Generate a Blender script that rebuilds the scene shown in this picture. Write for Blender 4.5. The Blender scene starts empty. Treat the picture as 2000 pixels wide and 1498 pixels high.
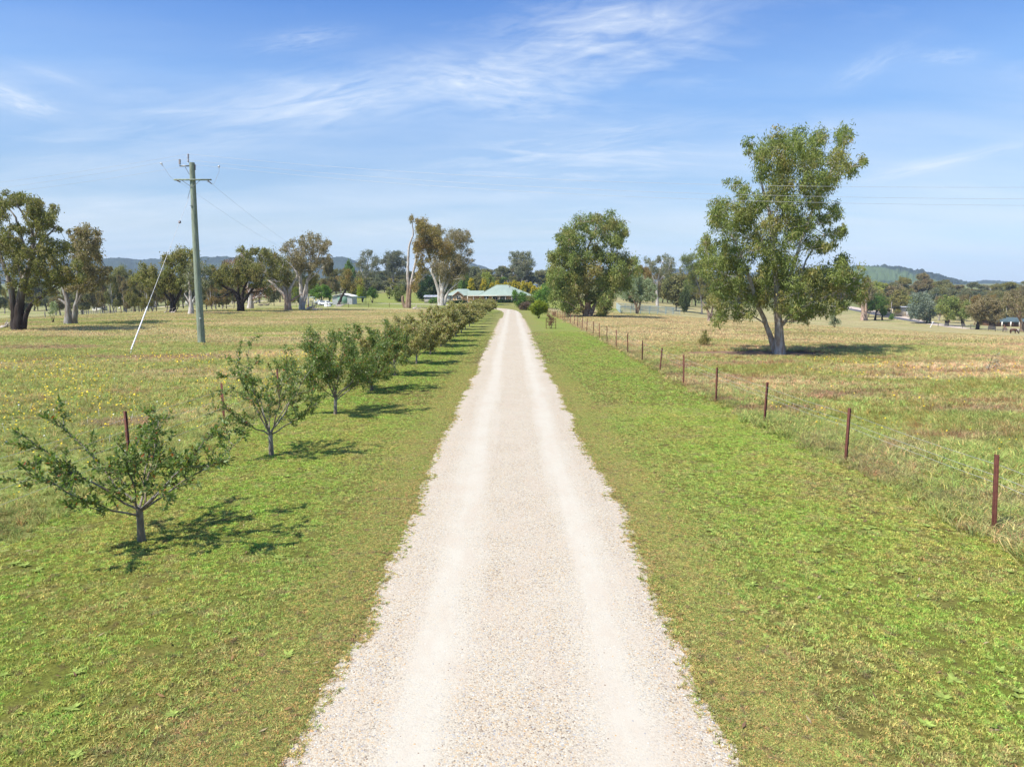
import bpy, math, random
import numpy as np
from mathutils import Vector

# ------------------------------------------------------------------ basics
sc = bpy.context.scene
COL = sc.collection
R = math.radians
FPX, CX, CY, HOR = 1387.0, 1000.0, 749.0, 552.0
PITCH = math.atan((CY - HOR) / FPX)
CAMZ = 4.1
rs = np.random.RandomState


def tag(o, label=None, cat=None, group=None, kind=None):
    if label: o['label'] = label
    if cat: o['category'] = cat
    if group: o['group'] = group
    if kind: o['kind'] = kind
    return o


def empty(name, loc, label, cat, group=None, rz=0.0):
    o = bpy.data.objects.new(name, None)
    COL.objects.link(o)
    o.location = loc
    o.rotation_euler = (0, 0, rz)
    return tag(o, label, cat, group)


def smooth(t):
    t = np.clip(t, 0, 1)
    return t * t * (3 - 2 * t)


# ------------------------------------------------------------------ terrain height
_py = np.array([-60, 0, 12, 23, 33, 45, 95, 180, 260, 330, 450, 600, 900, 2000, 9000.])
_pz = np.array([0.3, 0, 0, -.35, -.6, -.8, -1.6, -2.3, -2.4, -1.3, 1.0, 3.6, 6.5, 9, 9.])
# smooth resample of the profile
_ty = np.concatenate([np.arange(-60, 120, 1.0), np.arange(120, 1000, 4.0), np.arange(1000, 9001, 100.0)])
_tz = np.interp(_ty, _py, _pz)
for _ in range(3):
    _k = _tz.copy()
    _k[3:-3] = (_tz[:-6] + _tz[1:-5] + _tz[2:-4] + _tz[3:-3] + _tz[4:-2] + _tz[5:-1] + _tz[6:]) / 7
    _tz = _k


def gz(x, y):
    x = np.asarray(x, float); y = np.asarray(y, float)
    z = np.interp(y, _ty, _tz)
    f = np.interp(y, [25, 60, 100, 150, 235, 400], [0, .1, .42, .65, .95, 1])
    dr = 10 * (1 - np.exp(-(np.clip(x - 15, 0, None) / 70) ** 1.5))
    dl = 9 * (1 - np.exp(-(np.clip(-x - 50, 0, None) / 110) ** 1.5))
    z = z - f * (dr + dl)
    s = np.clip((np.hypot(x, y) - 30) / 100, 0, 1)
    z = z + s * (.25 * np.sin(x / 23 + 1.3) * np.sin(y / 31) + .35 * np.sin(x / 61 + y / 47))
    return z


_cp, _sp = math.cos(PITCH), math.sin(PITCH)


def ray(u, v):
    a, b = (u - CX) / FPX, (v - CY) / FPX
    return np.array([a, _cp - b * _sp, -_sp - b * _cp])


def at(u, v, Y):
    """point on the pixel ray at world depth Y"""
    d = ray(u, v)
    return np.array([0, 0, CAMZ]) + d * (Y / d[1])


def hit(u, v):
    """ground point under a pixel"""
    d = ray(u, v)
    t = np.concatenate([np.arange(3, 200, .1), np.arange(200, 3000, 1.0)])
    p = d[None, :] * (t / d[1])[:, None]
    p[:, 2] += CAMZ
    below = p[:, 2] <= gz(p[:, 0], p[:, 1])
    i = int(np.argmax(below)) if below.any() else len(t) - 1
    q = p[i].copy()
    q[2] = float(gz(q[0], q[1]))
    return q


def ppm(Y):
    """metres per photo pixel at depth Y"""
    return Y / FPX


# ------------------------------------------------------------------ mesh helpers
class MB:
    def __init__(s):
        s.v = []; s.f = []; s.c = []; s.n = 0; s.mi = []

    def add(s, v, f, c=None, mi=0):
        """v (n,3); f list/array of faces; c optional colour rgb or (n,3)"""
        v = np.asarray(v, float).reshape(-1, 3)
        s.v.append(v)
        f = np.asarray(f)
        s.f.append((f + s.n))
        if c is None: c = (1, 1, 1)
        c = np.asarray(c, float)
        if c.ndim == 1: c = np.tile(c, (len(v), 1))
        s.c.append(c)
        s.mi.append(np.full(len(f), mi))
        s.n += len(v)
        return s

    def box(s, c, d, rz=0.0, col=None, rx=0.0, mi=0):
        x, y, z = np.array(d) / 2.0
        v = np.array([[-x, -y, -z], [x, -y, -z], [x, y, -z], [-x, y, -z], [-x, -y, z], [x, -y, z], [x, y, z], [-x, y, z]])
        if rx:
            cc, ss = math.cos(rx), math.sin(rx)
            v = v @ np.array([[1, 0, 0], [0, cc, ss], [0, -ss, cc]])
        if rz:
            cc, ss = math.cos(rz), math.sin(rz)
            v = v @ np.array([[cc, ss, 0], [-ss, cc, 0], [0, 0, 1]])
        v = v + np.array(c)
        f = [[0, 3, 2, 1], [4, 5, 6, 7], [0, 1, 5, 4], [1, 2, 6, 5], [2, 3, 7, 6], [3, 0, 4, 7]]
        return s.add(v, f, col, mi)

    def tube(s, P, rad, sides=6, col=None, cap=True):
        P = np.asarray(P, float); n = len(P)
        rad = np.broadcast_to(np.asarray(rad, float), (n,))
        T = np.gradient(P, axis=0)
        T /= (np.linalg.norm(T, axis=1)[:, None] + 1e-9)
        up = np.array([0, 0, 1.0]) if abs(T[0][2]) < .9 else np.array([1.0, 0, 0])
        N = np.cross(T, up); ln = np.linalg.norm(N, axis=1)
        for i in range(n):
            if ln[i] < 1e-3:
                N[i] = N[i - 1] if i else np.array([1.0, 0, 0])
        # parallel-ish frames
        for i in range(1, n):
            v = N[i - 1] - T[i] * np.dot(N[i - 1], T[i])
            l = np.linalg.norm(v)
            if l > 1e-6: N[i] = v / l
        N /= (np.linalg.norm(N, axis=1)[:, None] + 1e-9)
        B = np.cross(T, N)
        a = np.arange(sides) * 2 * math.pi / sides
        ring = (np.cos(a)[None, :, None] * N[:, None, :] + np.sin(a)[None, :, None] * B[:, None, :]) * rad[:, None, None] + P[:, None, :]
        v = ring.reshape(-1, 3)
        i = np.arange(n - 1)[:, None]; j = np.arange(sides)[None, :]
        j2 = (j + 1) % sides
        f = np.stack([i * sides + j, i * sides + j2, (i + 1) * sides + j2, (i + 1) * sides + j], -1).reshape(-1, 4)
        if col is not None:
            col = np.asarray(col, float)
            if col.ndim == 2: col = np.repeat(col, sides, axis=0)
        s.add(v, f, col)
        if cap:
            for e, k in ((0, 0), ((n - 1) * sides, 1)):
                idx = np.arange(sides) + e - 0
                cen = P[0] if k == 0 else P[-1]
                vv = np.vstack([v[idx], cen])
                ff = [[q, (q + 1) % sides, sides, sides] for q in range(sides)]
                cc = None if col is None else (col if col.ndim == 1 else col[idx[0]])
                s.add(vv, ff, cc)
        return s

    def build(s, name, mat, parent=None, smooth_=False, loc=None):
        me = bpy.data.meshes.new(name)
        V = np.vstack(s.v); C = np.vstack(s.c)
        tris, quads = [], []
        allf = []
        mis = []
        for f, m in zip(s.f, s.mi):
            if f.shape[1] == 4:
                deg = f[:, 2] == f[:, 3]
                if deg.any():
                    allf.append(('t', f[deg][:, :3])); mis.append(m[deg])
                    f = f[~deg]; m = m[~deg]
                if len(f): allf.append(('q', f)); mis.append(m)
            else:
                allf.append(('t' if f.shape[1] == 3 else 'n', f)); mis.append(m)
        loops = np.concatenate([f.reshape(-1) for _, f in allf]).astype(np.int32)
        tot = np.concatenate([np.full(len(f), f.shape[1]) for _, f in allf]).astype(np.int32)
        st = np.concatenate([[0], np.cumsum(tot)[:-1]]).astype(np.int32)
        me.vertices.add(len(V)); me.vertices.foreach_set('co', V.astype(np.float32).reshape(-1))
        me.loops.add(len(loops)); me.loops.foreach_set('vertex_index', loops)
        me.polygons.add(len(tot)); me.polygons.foreach_set('loop_start', st)
        me.polygons.foreach_set('material_index', np.concatenate(mis).astype(np.int32))
        if smooth_: me.polygons.foreach_set('use_smooth', np.ones(len(tot), bool))
        ca = me.color_attributes.new('tint', 'FLOAT_COLOR', 'POINT')
        ca.data.foreach_set('color', np.hstack([C, np.ones((len(C), 1))]).astype(np.float32).reshape(-1))
        me.update(calc_edges=True)
        for m in (mat if isinstance(mat, (list, tuple)) else [mat]): me.materials.append(m)
        o = bpy.data.objects.new(name, me)
        COL.objects.link(o)
        if parent is not None: o.parent = parent
        if loc is not None: o.location = loc
        return o


def copy_tree(o, parent=None):
    c = o.copy(); COL.objects.link(c)
    if parent is not None: c.parent = parent
    for ch in list(o.children):
        if ch.name in bpy.data.objects: copy_tree(ch, c)
    return c


def dup_thing(root, loc, rz=0, scale=(1, 1, 1), label=None, color=None):
    kids = list(root.children)
    c = root.copy(); COL.objects.link(c)
    c.location = loc; c.rotation_euler = (0, 0, rz); c.scale = scale
    if label: c['label'] = label
    for k in kids:
        kk = list(k.children)
        d = k.copy(); COL.objects.link(d); d.parent = c
        if color: d.color = color
        for g in kk:
            e = g.copy(); COL.objects.link(e); e.parent = d
    return c


# ------------------------------------------------------------------ materials
class NT:
    def __init__(s, name):
        s.m = bpy.data.materials.new(name); s.m.use_nodes = True
        s.t = s.m.node_tree; s.t.nodes.clear()
        s.out = s.t.nodes.new('ShaderNodeOutputMaterial')

    def n(s, typ, **kw):
        nd = s.t.nodes.new(typ)
        for k, v in kw.items():
            if k.startswith('i_'):
                nd.inputs[k[2:].replace('_', ' ')].default_value = v
            else: setattr(nd, k, v)
        return nd

    def l(s, a, b): s.t.links.new(a, b)

    def noise(s, vec, scale, detail=4, rough=.55, dist=0.0):
        nd = s.n('ShaderNodeTexNoise'); nd.inputs['Scale'].default_value = scale
        nd.inputs['Detail'].default_value = detail; nd.inputs['Roughness'].default_value = rough
        nd.inputs['Distortion'].default_value = dist
        if vec is not None: s.l(vec, nd.inputs['Vector'])
        return nd.outputs['Fac']

    def ramp(s, fac, stops, interp='LINEAR'):
        nd = s.n('ShaderNodeValToRGB'); cr = nd.color_ramp; cr.interpolation = interp
        while len(cr.elements) < len(stops): cr.elements.new(.5)
        for e, (p, c) in zip(cr.elements, stops):
            e.position = p; e.color = (c, c, c, 1) if np.isscalar(c) else (*c, 1)
        s.l(fac, nd.inputs['Fac'])
        return nd.outputs['Color']

    def mix(s, fac, a, b, mode='MIX'):
        nd = s.n('ShaderNodeMix'); nd.data_type = 'RGBA'; nd.blend_type = mode
        for inp, x in ((nd.inputs[0], fac), (nd.inputs[6], a), (nd.inputs[7], b)):
            if isinstance(x, (int, float)): inp.default_value = x
            elif isinstance(x, (tuple, list)): inp.default_value = (*x, 1)
            else: s.l(x, inp)
        return nd.outputs[2]

    def math(s, op, a, b=None, c=None, clamp=False):
        nd = s.n('ShaderNodeMath'); nd.operation = op; nd.use_clamp = clamp
        for i, x in enumerate((a, b, c)):
            if x is None: continue
            if isinstance(x, (int, float)): nd.inputs[i].default_value = x
            else: s.l(x, nd.inputs[i])
        return nd.outputs[0]

    def pos(s):
        return s.n('ShaderNodeNewGeometry').outputs['Position']

    def mapping(s, vec, scale=(1, 1, 1), rot=(0, 0, 0)):
        nd = s.n('ShaderNodeMapping'); nd.inputs['Scale'].default_value = scale; nd.inputs['Rotation'].default_value = rot
        s.l(vec, nd.inputs['Vector']); return nd.outputs[0]

    def bump(s, h, strength, dist=.02):
        nd = s.n('ShaderNodeBump'); nd.inputs['Strength'].default_value = strength; nd.inputs['Distance'].default_value = dist
        s.l(h, nd.inputs['Height']); return nd.outputs[0]

    def finish(s, col, rough=.8, spec=.3, bump=None, metal=0.0):
        b = s.n('ShaderNodeBsdfPrincipled')
        if isinstance(col, (tuple, list)): b.inputs['Base Color'].default_value = (*col, 1)
        else: s.l(col, b.inputs['Base Color'])
        if isinstance(rough, float): b.inputs['Roughness'].default_value = rough
        else: s.l(rough, b.inputs['Roughness'])
        b.inputs['Specular IOR Level'].default_value = spec
        b.inputs['Metallic'].default_value = metal
        if bump is not None: s.l(bump, b.inputs['Normal'])
        s.l(b.outputs[0], s.out.inputs['Surface'])
        return s.m


def plain(name, col, rough=.7, var=.12, scale=3.0, spec=.3, metal=0.0, bump=0.0):
    """painted or worn surface with mild procedural mottling"""
    t = NT(name); p = t.n('ShaderNodeTexCoord').outputs['Object']
    f = t.noise(p, scale, 5)
    a = tuple(c * (1 - var) for c in col); b = tuple(min(1, c * (1 + var)) for c in col)
    c = t.ramp(f, [(.3, a), (.7, b)])
    bm = t.bump(t.noise(p, scale * 6, 3), bump, .02) if bump else None
    return t.finish(c, rough, spec, bm, metal)


def leaf_mat(name, transl=.35, rough=.45, gloss=.25):
    t = NT(name)
    a = t.n('ShaderNodeAttribute'); a.attribute_name = 'tint'
    oi = t.n('ShaderNodeObjectInfo')
    c = t.mix(1.0, a.outputs['Color'], oi.outputs['Color'], 'MULTIPLY')
    d = t.n('ShaderNodeBsdfPrincipled'); t.l(c, d.inputs['Base Color'])
    d.inputs['Roughness'].default_value = rough; d.inputs['Specular IOR Level'].default_value = gloss
    tr = t.n('ShaderNodeBsdfTranslucent')
    c2 = t.mix(1.0, c, (1.1, 1.25, .55), 'MULTIPLY'); t.l(c2, tr.inputs['Color'])
    mx = t.n('ShaderNodeMixShader'); mx.inputs[0].default_value = transl
    t.l(d.outputs[0], mx.inputs[1]); t.l(tr.outputs[0], mx.inputs[2])
    t.l(mx.outputs[0], t.out.inputs['Surface'])
    return t.m


def bark_mat():
    t = NT('bark')
    p = t.n('ShaderNodeTexCoord').outputs['Object']
    a = t.n('ShaderNodeAttribute'); a.attribute_name = 'tint'
    q = t.mapping(p, (3, 3, .6))
    n1 = t.noise(q, 1.6, 6, .6); n2 = t.noise(q, 9, 4)
    c = t.mix(t.ramp(n1, [(.42, 0), (.56, 1)]), a.outputs['Color'], t.mix(1.0, a.outputs['Color'], (.68, .58, .50), 'MULTIPLY'))
    c = t.mix(t.ramp(n2, [(.45, 0), (.7, .6)]), c, t.mix(1.0, c, (.5, .46, .42), 'MULTIPLY'))
    return t.finish(c, .85, .2, t.bump(n2, .6, .03))


M = {}
M['leaf'] = leaf_mat('eucalypt_leaf', .32, .6, .12)
M['gloss_leaf'] = leaf_mat('fruit_tree_leaf', .42, .45, .3)
M['bark'] = bark_mat()

# ---- shared world-position colour logic for the grasses
def lawn_colour(t, blade=False):
    p = t.pos()
    n_big = t.noise(t.mapping(p, (1, .7, 1)), .35, 4, .6)
    n_mid = t.noise(p, 1.7, 5, .62)
    n_fin = t.noise(p, 5.5, 5, .65)
    g = t.ramp(n_big, [(.28, (.275, .27, .085)), (.44, (.285, .315, .075)), (.60, (.245, .325, .062)), (.8, (.30, .33, .085))])
    dry = t.ramp(n_mid, [(.50, 0.0), (.74, .7)])
    g = t.mix(dry, g, (.32, .285, .13))
    # browner strip beside the gravel, brighter by the fence
    sx = t.n('ShaderNodeSeparateXYZ'); t.l(p, sx.inputs[0])
    wob = t.math('MULTIPLY', t.math('SUBTRACT', n_mid, .5), 2.6)
    d = t.math('ADD', t.math('ABSOLUTE', t.math('SUBTRACT', sx.outputs[0], .1)), wob)
    edge = t.n('ShaderNodeMapRange'); edge.inputs[1].default_value = 2.2; edge.inputs[2].default_value = 4.4
    edge.inputs[3].default_value = .48; edge.inputs[4].default_value = 0
    t.l(d, edge.inputs[0])
    g = t.mix(edge.outputs[0], g, (.28, .25, .105))
    soil = t.ramp(n_fin, [(.56, 0.0), (.66, .65)])
    g = t.mix(soil, g, (.16, .12, .075))
    return g, n_fin


RUST_, LIME_, STRAW_ = (.30, .215, .13), (.27, .36, .07), (.50, .44, .25)
PATCHES = [((1915, 805), 3.2, 1.2, RUST_), ((1640, 772), 3.0, .9, RUST_), ((1560, 800), 1.6, .5, RUST_), ((1880, 720), 6.0, 3.0, STRAW_), ((1760, 740), 4.5, 1.4, STRAW_),
           ((1800, 690), 12.0, 5.0, (.33, .36, .12)), ((300, 700), 5.0, 1.6, RUST_), ((90, 680), 7.0, 2.2, RUST_), ((250, 830), 1.8, 1.0, RUST_), ((560, 657), 6.0, 1.6, LIME_), ((480, 655), 3.0, 1.2, LIME_), ((1240, 650), 4.0, 1.5, (.36, .30, .17))]


def meadow_colour(t):
    p = t.pos()
    sx = t.n('ShaderNodeSeparateXYZ'); t.l(p, sx.inputs[0])
    n1 = t.noise(t.mapping(p, (.55, 1.0, 1)), .085, 5, .62, .6)
    n2 = t.noise(t.mapping(p, (.6, 1.1, 1), (0, 0, .4)), .30, 5, .65, .5)
    n3 = t.noise(p, 3.0, 4, .6)
    straw, green, rust, lime = (.46, .40, .20), (.26, .285, .09), (.30, .195, .12), (.30, .34, .10)
    dist = t.n('ShaderNodeMapRange'); dist.inputs[1].default_value = 22; dist.inputs[2].default_value = 75
    dist.inputs[3].default_value = -.045; dist.inputs[4].default_value = .085
    t.l(sx.outputs[1], dist.inputs[0])
    # both paddocks are greener close in, strawy farther out
    lr = t.n('ShaderNodeMapRange'); lr.inputs[1].default_value = -12; lr.inputs[2].default_value = 12; lr.inputs[3].default_value = -.05; lr.inputs[4].default_value = .03
    t.l(sx.outputs[0], lr.inputs[0])
    f = t.math('ADD', t.math('ADD', n1, dist.outputs[0]), lr.outputs[0])
    n2 = t.math('ADD', n2, t.math('MULTIPLY', lr.outputs[0], .7))
    c = t.ramp(f, [(.34, green), (.44, lime), (.52, tuple((a + b) / 2 for a, b in zip(straw, green))), (.62, straw)])
    c = t.mix(t.ramp(n2, [(.53, 0.0), (.66, .75)]), c, rust)
    c = t.mix(t.ramp(n2, [(.30, .65), (.44, 0.0)]), c, lime)
    for (px_, py_), rx, ry, pc in PATCHES:
        sb = t.n('ShaderNodeVectorMath'); sb.operation = 'SUBTRACT'; t.l(p, sb.inputs[0]); h_ = hit(px_, py_); sb.inputs[1].default_value = (float(h_[0]), float(h_[1]), 0)
        ln = t.n('ShaderNodeVectorMath'); ln.operation = 'LENGTH'; t.l(t.mapping(sb.outputs[0], (1 / rx, 1 / ry, 0)), ln.inputs[0])
        k_ = t.math('ADD', ln.outputs['Value'], t.math('MULTIPLY', t.math('SUBTRACT', n2, .5), 2.4))
        c = t.mix(t.ramp(k_, [(.45, .75), (1.15, 0.0)]), c, pc)
    c = t.mix(t.ramp(n3, [(.40, .35), (.55, 0.0)]), c, (.14, .15, .05))
    return c, n3


def zone_mask(t):
    """1 on the mown verge (between the two fences, up to the house garden), 0 in the paddocks"""
    p = t.pos(); sx = t.n('ShaderNodeSeparateXYZ'); t.l(p, sx.inputs[0])
    w = t.math('MULTIPLY', t.math('SUBTRACT', t.noise(p, 1.3, 4), .5), 1.0)
    x = t.math('ADD', sx.outputs[0], w)
    a = t.math('GREATER_THAN', x, -7.9)
    b = t.math('LESS_THAN', x, 8.0)
    m = t.math('MULTIPLY', a, b)
    # house garden: green all round beyond 170 m for the middle
    g = t.math('MULTIPLY', t.math('GREATER_THAN', t.math('ADD', sx.outputs[1], t.math('MULTIPLY', w, 8.0)), 186.0),
               t.math('MULTIPLY', t.math('GREATER_THAN', x, -75.0), t.math('LESS_THAN', x, 30.0)))
    g = t.math('MULTIPLY', g, t.math('LESS_THAN', sx.outputs[1], 345.0))
    return t.math('MAXIMUM', m, g)


def ground_mat():
    t = NT('paddock_ground')
    lc, fin = lawn_colour(t)
    mc, n3 = meadow_colour(t)
    p = t.pos()
    sy = t.n('ShaderNodeSeparateXYZ'); t.l(t.pos(), sy.inputs[0])
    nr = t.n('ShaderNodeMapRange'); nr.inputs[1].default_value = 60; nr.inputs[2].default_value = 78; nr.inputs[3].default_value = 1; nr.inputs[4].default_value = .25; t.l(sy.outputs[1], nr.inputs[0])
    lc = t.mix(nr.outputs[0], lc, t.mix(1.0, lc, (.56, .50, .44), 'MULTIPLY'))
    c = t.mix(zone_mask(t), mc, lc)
    # far country: duller olive pasture
    sx = t.n('ShaderNodeSeparateXYZ'); t.l(p, sx.inputs[0])
    far = t.n('ShaderNodeMapRange'); far.inputs[1].default_value = 330; far.inputs[2].default_value = 420; t.l(sx.outputs[1], far.inputs[0])
    c = t.mix(far.outputs[0], c, t.ramp(t.noise(p, .02, 4), [(.35, (.17, .19, .07)), (.6, (.22, .24, .09)), (.75, (.27, .24, .13))]))
    # near-scale grain
    grain = t.noise(p, 45, 3, .7)
    c = t.mix(t.ramp(grain, [(.35, .55), (.6, 0.0)]), c, t.mix(1.0, c, (.45, .45, .4), 'MULTIPLY'))
    crumb = t.noise(p, 17, 4, .75)
    c = t.mix(t.ramp(crumb, [(.40, .6), (.52, 0.0)]), c, t.mix(1.0, c, (.40, .38, .34), 'MULTIPLY'))
    ge = t.n('ShaderNodeSeparateXYZ'); t.l(p, ge.inputs[0])
    gd = t.math('ABSOLUTE', t.math('SUBTRACT', ge.outputs[0], .02))
    gd = t.math('ADD', gd, t.math('MULTIPLY', t.math('SUBTRACT', t.noise(p, 2.6, 4, .6), .5), .5))
    pr = t.n('ShaderNodeMapRange'); pr.inputs[1].default_value = 1.75; pr.inputs[2].default_value = 2.28; pr.inputs[3].default_value = .72; pr.inputs[4].default_value = .28; t.l(gd, pr.inputs[0])
    spk = t.math('SUBTRACT', pr.outputs[0], t.noise(p, 26, 3, .8))
    spk = t.math('MULTIPLY', t.ramp(spk, [(.0, 0.0), (.05, 1.0)]), t.math('LESS_THAN', ge.outputs[1], 118.0))
    vg = t.n('ShaderNodeTexVoronoi'); vg.inputs['Scale'].default_value = 58; t.l(p, vg.inputs['Vector'])
    vs2 = t.n('ShaderNodeSeparateColor'); t.l(vg.outputs['Color'], vs2.inputs[0])
    c = t.mix(spk, c, t.ramp(vs2.outputs[0], [(0, (.20, .15, .10)), (.3, (.36, .30, .22)), (.6, (.47, .41, .32)), (.9, (.46, .36, .23))]))
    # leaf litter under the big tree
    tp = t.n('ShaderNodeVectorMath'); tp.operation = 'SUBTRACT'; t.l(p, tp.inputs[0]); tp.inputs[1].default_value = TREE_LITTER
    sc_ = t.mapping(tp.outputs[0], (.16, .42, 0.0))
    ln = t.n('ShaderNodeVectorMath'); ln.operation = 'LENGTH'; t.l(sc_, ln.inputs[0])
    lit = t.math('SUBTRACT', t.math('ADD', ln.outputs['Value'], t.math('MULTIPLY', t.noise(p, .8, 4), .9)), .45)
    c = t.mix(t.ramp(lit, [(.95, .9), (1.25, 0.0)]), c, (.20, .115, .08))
    bh = t.math('ADD', grain, t.math('MULTIPLY', t.noise(p, 6, 4), 2.0))
    return t.finish(c, .95, .1, t.bump(bh, .5, .04))


def grass_blade_mat(name, which):
    t = NT(name)
    c, _ = lawn_colour(t) if which == 'lawn' else meadow_colour(t)
    a = t.n('ShaderNodeAttribute'); a.attribute_name = 'tint'
    c = t.mix(1.0, c, a.outputs['Color'], 'MULTIPLY')
    d = t.n('ShaderNodeBsdfPrincipled'); t.l(c, d.inputs['Base Color'])
    d.inputs['Roughness'].default_value = .6; d.inputs['Specular IOR Level'].default_value = .2
    tr = t.n('ShaderNodeBsdfTranslucent'); t.l(c, tr.inputs['Color'])
    mx = t.n('ShaderNodeMixShader'); mx.inputs[0].default_value = .4
    t.l(d.outputs[0], mx.inputs[1]); t.l(tr.outputs[0], mx.inputs[2])
    t.l(mx.outputs[0], t.out.inputs['Surface'])
    return t.m


def gravel_mat(name='gravel_road', far=False):
    t = NT(name); p = t.pos()
    sx = t.n('ShaderNodeSeparateXYZ'); t.l(p, sx.inputs[0])
    v = t.n('ShaderNodeTexVoronoi'); v.inputs['Scale'].default_value = 62; t.l(p, v.inputs['Vector'])
    vd = v.outputs['Distance']
    wn = t.n('ShaderNodeSeparateColor'); t.l(v.outputs['Color'], wn.inputs[0])
    stone = t.ramp(wn.outputs[0], [(0, (.13, .10, .075)), (.10, (.31, .25, .18)), (.35, (.41, .36, .27)), (.72, (.485, .44, .35)), (.88, (.44, .30, .15)), (.96, (.28, .29, .30))])
    dust = (.465, .432, .355)
    n = t.noise(p, .9, 5, .6)
    n2 = t.noise(t.mapping(p, (2.2, .12, 1)), 1.2, 4, .5)
    # wheel tracks: pale packed bands
    ax = t.math('ABSOLUTE', t.math('SUBTRACT', sx.outputs[0], .12))
    tr = t.math('ABSOLUTE', t.math('SUBTRACT', ax, .98))
    tr = t.math('ADD', tr, t.math('MULTIPLY', t.math('SUBTRACT', n2, .5), .7))
    band = t.ramp(tr, [(.10, .80), (.50, .12)])
    f = t.math('ADD', band, t.math('MULTIPLY', t.math('SUBTRACT', n, .5), .8), clamp=True)
    c = t.mix(f, stone, dust)
    c = t.mix(t.ramp(t.noise(t.mapping(p, (1.4, .5, 1)), 1.6, 6, .7), [(.46, 0.0), (.68, .55)]), c, (.43, .36, .28))
    edge = t.n('ShaderNodeMapRange'); edge.inputs[1].default_value = 1.6; edge.inputs[2].default_value = 2.3; edge.inputs[3].default_value = 0; edge.inputs[4].default_value = .35
    t.l(ax, edge.inputs[0])
    c = t.mix(edge.outputs[0], c, (.44, .36, .27))
    h = t.math('MULTIPLY', t.math('ADD', t.math('MULTIPLY', vd, -1.0), t.math('MULTIPLY', t.noise(p, 90, 2), .5)), t.math('SUBTRACT', 1.1, f))
    h = t.math('ADD', h, t.math('MULTIPLY', t.noise(p, 5, 4, .6), 1.2))
    return t.finish(c, .9, .15, t.bump(h, .4, .012))


# ------------------------------------------------------------------ leaf clouds
def leaf_quads(C, D, L, W, rng, flat=False):
    """C centres (n,3), D unit directions, lengths, widths -> verts/faces for diamond leaves"""
    n = len(C)
    r = rng.normal(size=(n, 3))
    if flat: r = r * .12 + np.array([0, 0, 1.0])
    S = np.cross(D, r); S /= (np.linalg.norm(S, axis=1)[:, None] + 1e-9)
    Lh = (L / 2)[:, None]; Wh = (W / 2)[:, None]
    v = np.stack([C - D * Lh, C + S * Wh - D * Lh * .15, C + D * Lh, C - S * Wh - D * Lh * .15], 1).reshape(-1, 3)
    f = np.arange(4 * n).reshape(n, 4)
    return v, f


PAL = {
    'olive': [(.225, .225, .075), (.27, .25, .09), (.18, .19, .068), (.34, .245, .10)],
    'bright': [(.185, .225, .065), (.235, .26, .08), (.14, .18, .055), (.33, .24, .095)],
    'brown': [(.265, .215, .12), (.30, .25, .135), (.22, .195, .105), (.33, .25, .14)],
    'grey': [(.21, .22, .135), (.25, .255, .15), (.17, .185, .115), (.28, .245, .15)],
    'blue': [(.19, .24, .19), (.24, .29, .23), (.15, .19, .155), (.25, .26, .19)],
    'dark': [(.030, .062, .022), (.042, .080, .028), (.028, .050, .02), (.05, .07, .03)],
    'green': [(.095, .18, .035), (.13, .225, .045), (.075, .15, .03), (.17, .23, .05)],
    'lime': [(.26, .34, .035), (.36, .38, .04), (.20, .28, .035), (.33, .30, .05)],
    'gold': [(.36, .29, .03), (.20, .24, .035), (.12, .17, .03), (.42, .30, .04)],
    'white': [(1, 1, 1)] * 4,
}


def blob_leaves(mb, P, Rd, rng, pal='olive', lai=1.6, leaf=(.22, .05), droop=1.0, ncl=14, flat=1.1, spread=.26, tone=1.0):
    cols = np.array(PAL[pal])
    area_leaf = leaf[0] * leaf[1] * .5
    for p, r in zip(P, Rd):
        n = max(14, int(lai * 1.75 * math.pi * r * r / area_leaf))
        k = ncl
        u = rng.normal(size=(k, 3)); u /= np.linalg.norm(u, axis=1)[:, None]
        u[:, 2] += .15
        cr = r * (.45 + .55 * rng.rand(k) ** .5)
        cc = u * cr[:, None] * np.array([1, 1, flat])
        w = rng.rand(k) + .35; w /= w.sum()
        ci = rng.choice(k, n, p=w)
        sg = r * spread * (.6 + .8 * rng.rand(k))
        q = p + cc[ci] + rng.normal(size=(n, 3)) * sg[ci][:, None] * np.array([1, 1, 1.05])
        out = q - p; out /= (np.linalg.norm(out, axis=1)[:, None] + 1e-6)
        D = rng.normal(size=(n, 3)) * .75 + out * .35; D[:, 2] -= droop
        D /= np.linalg.norm(D, axis=1)[:, None]
        L = leaf[0] * (.6 + .8 * rng.rand(n)); W = leaf[1] * (.6 + .8 * rng.rand(n))
        v, f = leaf_quads(q, D, L, W, rng)
        base = cols[rng.choice(4, p=[.36, .3, .22, .12])]
        base = base * .5 + .5 * cols[rng.choice(4, p=[.36, .3, .22, .12])]
        cb = cols[rng.choice(4, k, p=[.4, .3, .2, .1])] * .45 + base * .55
        c = cb[ci] * (.75 + .5 * rng.rand(n))[:, None] * tone
        mb.add(v, f, np.repeat(c, 4, axis=0))


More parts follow.
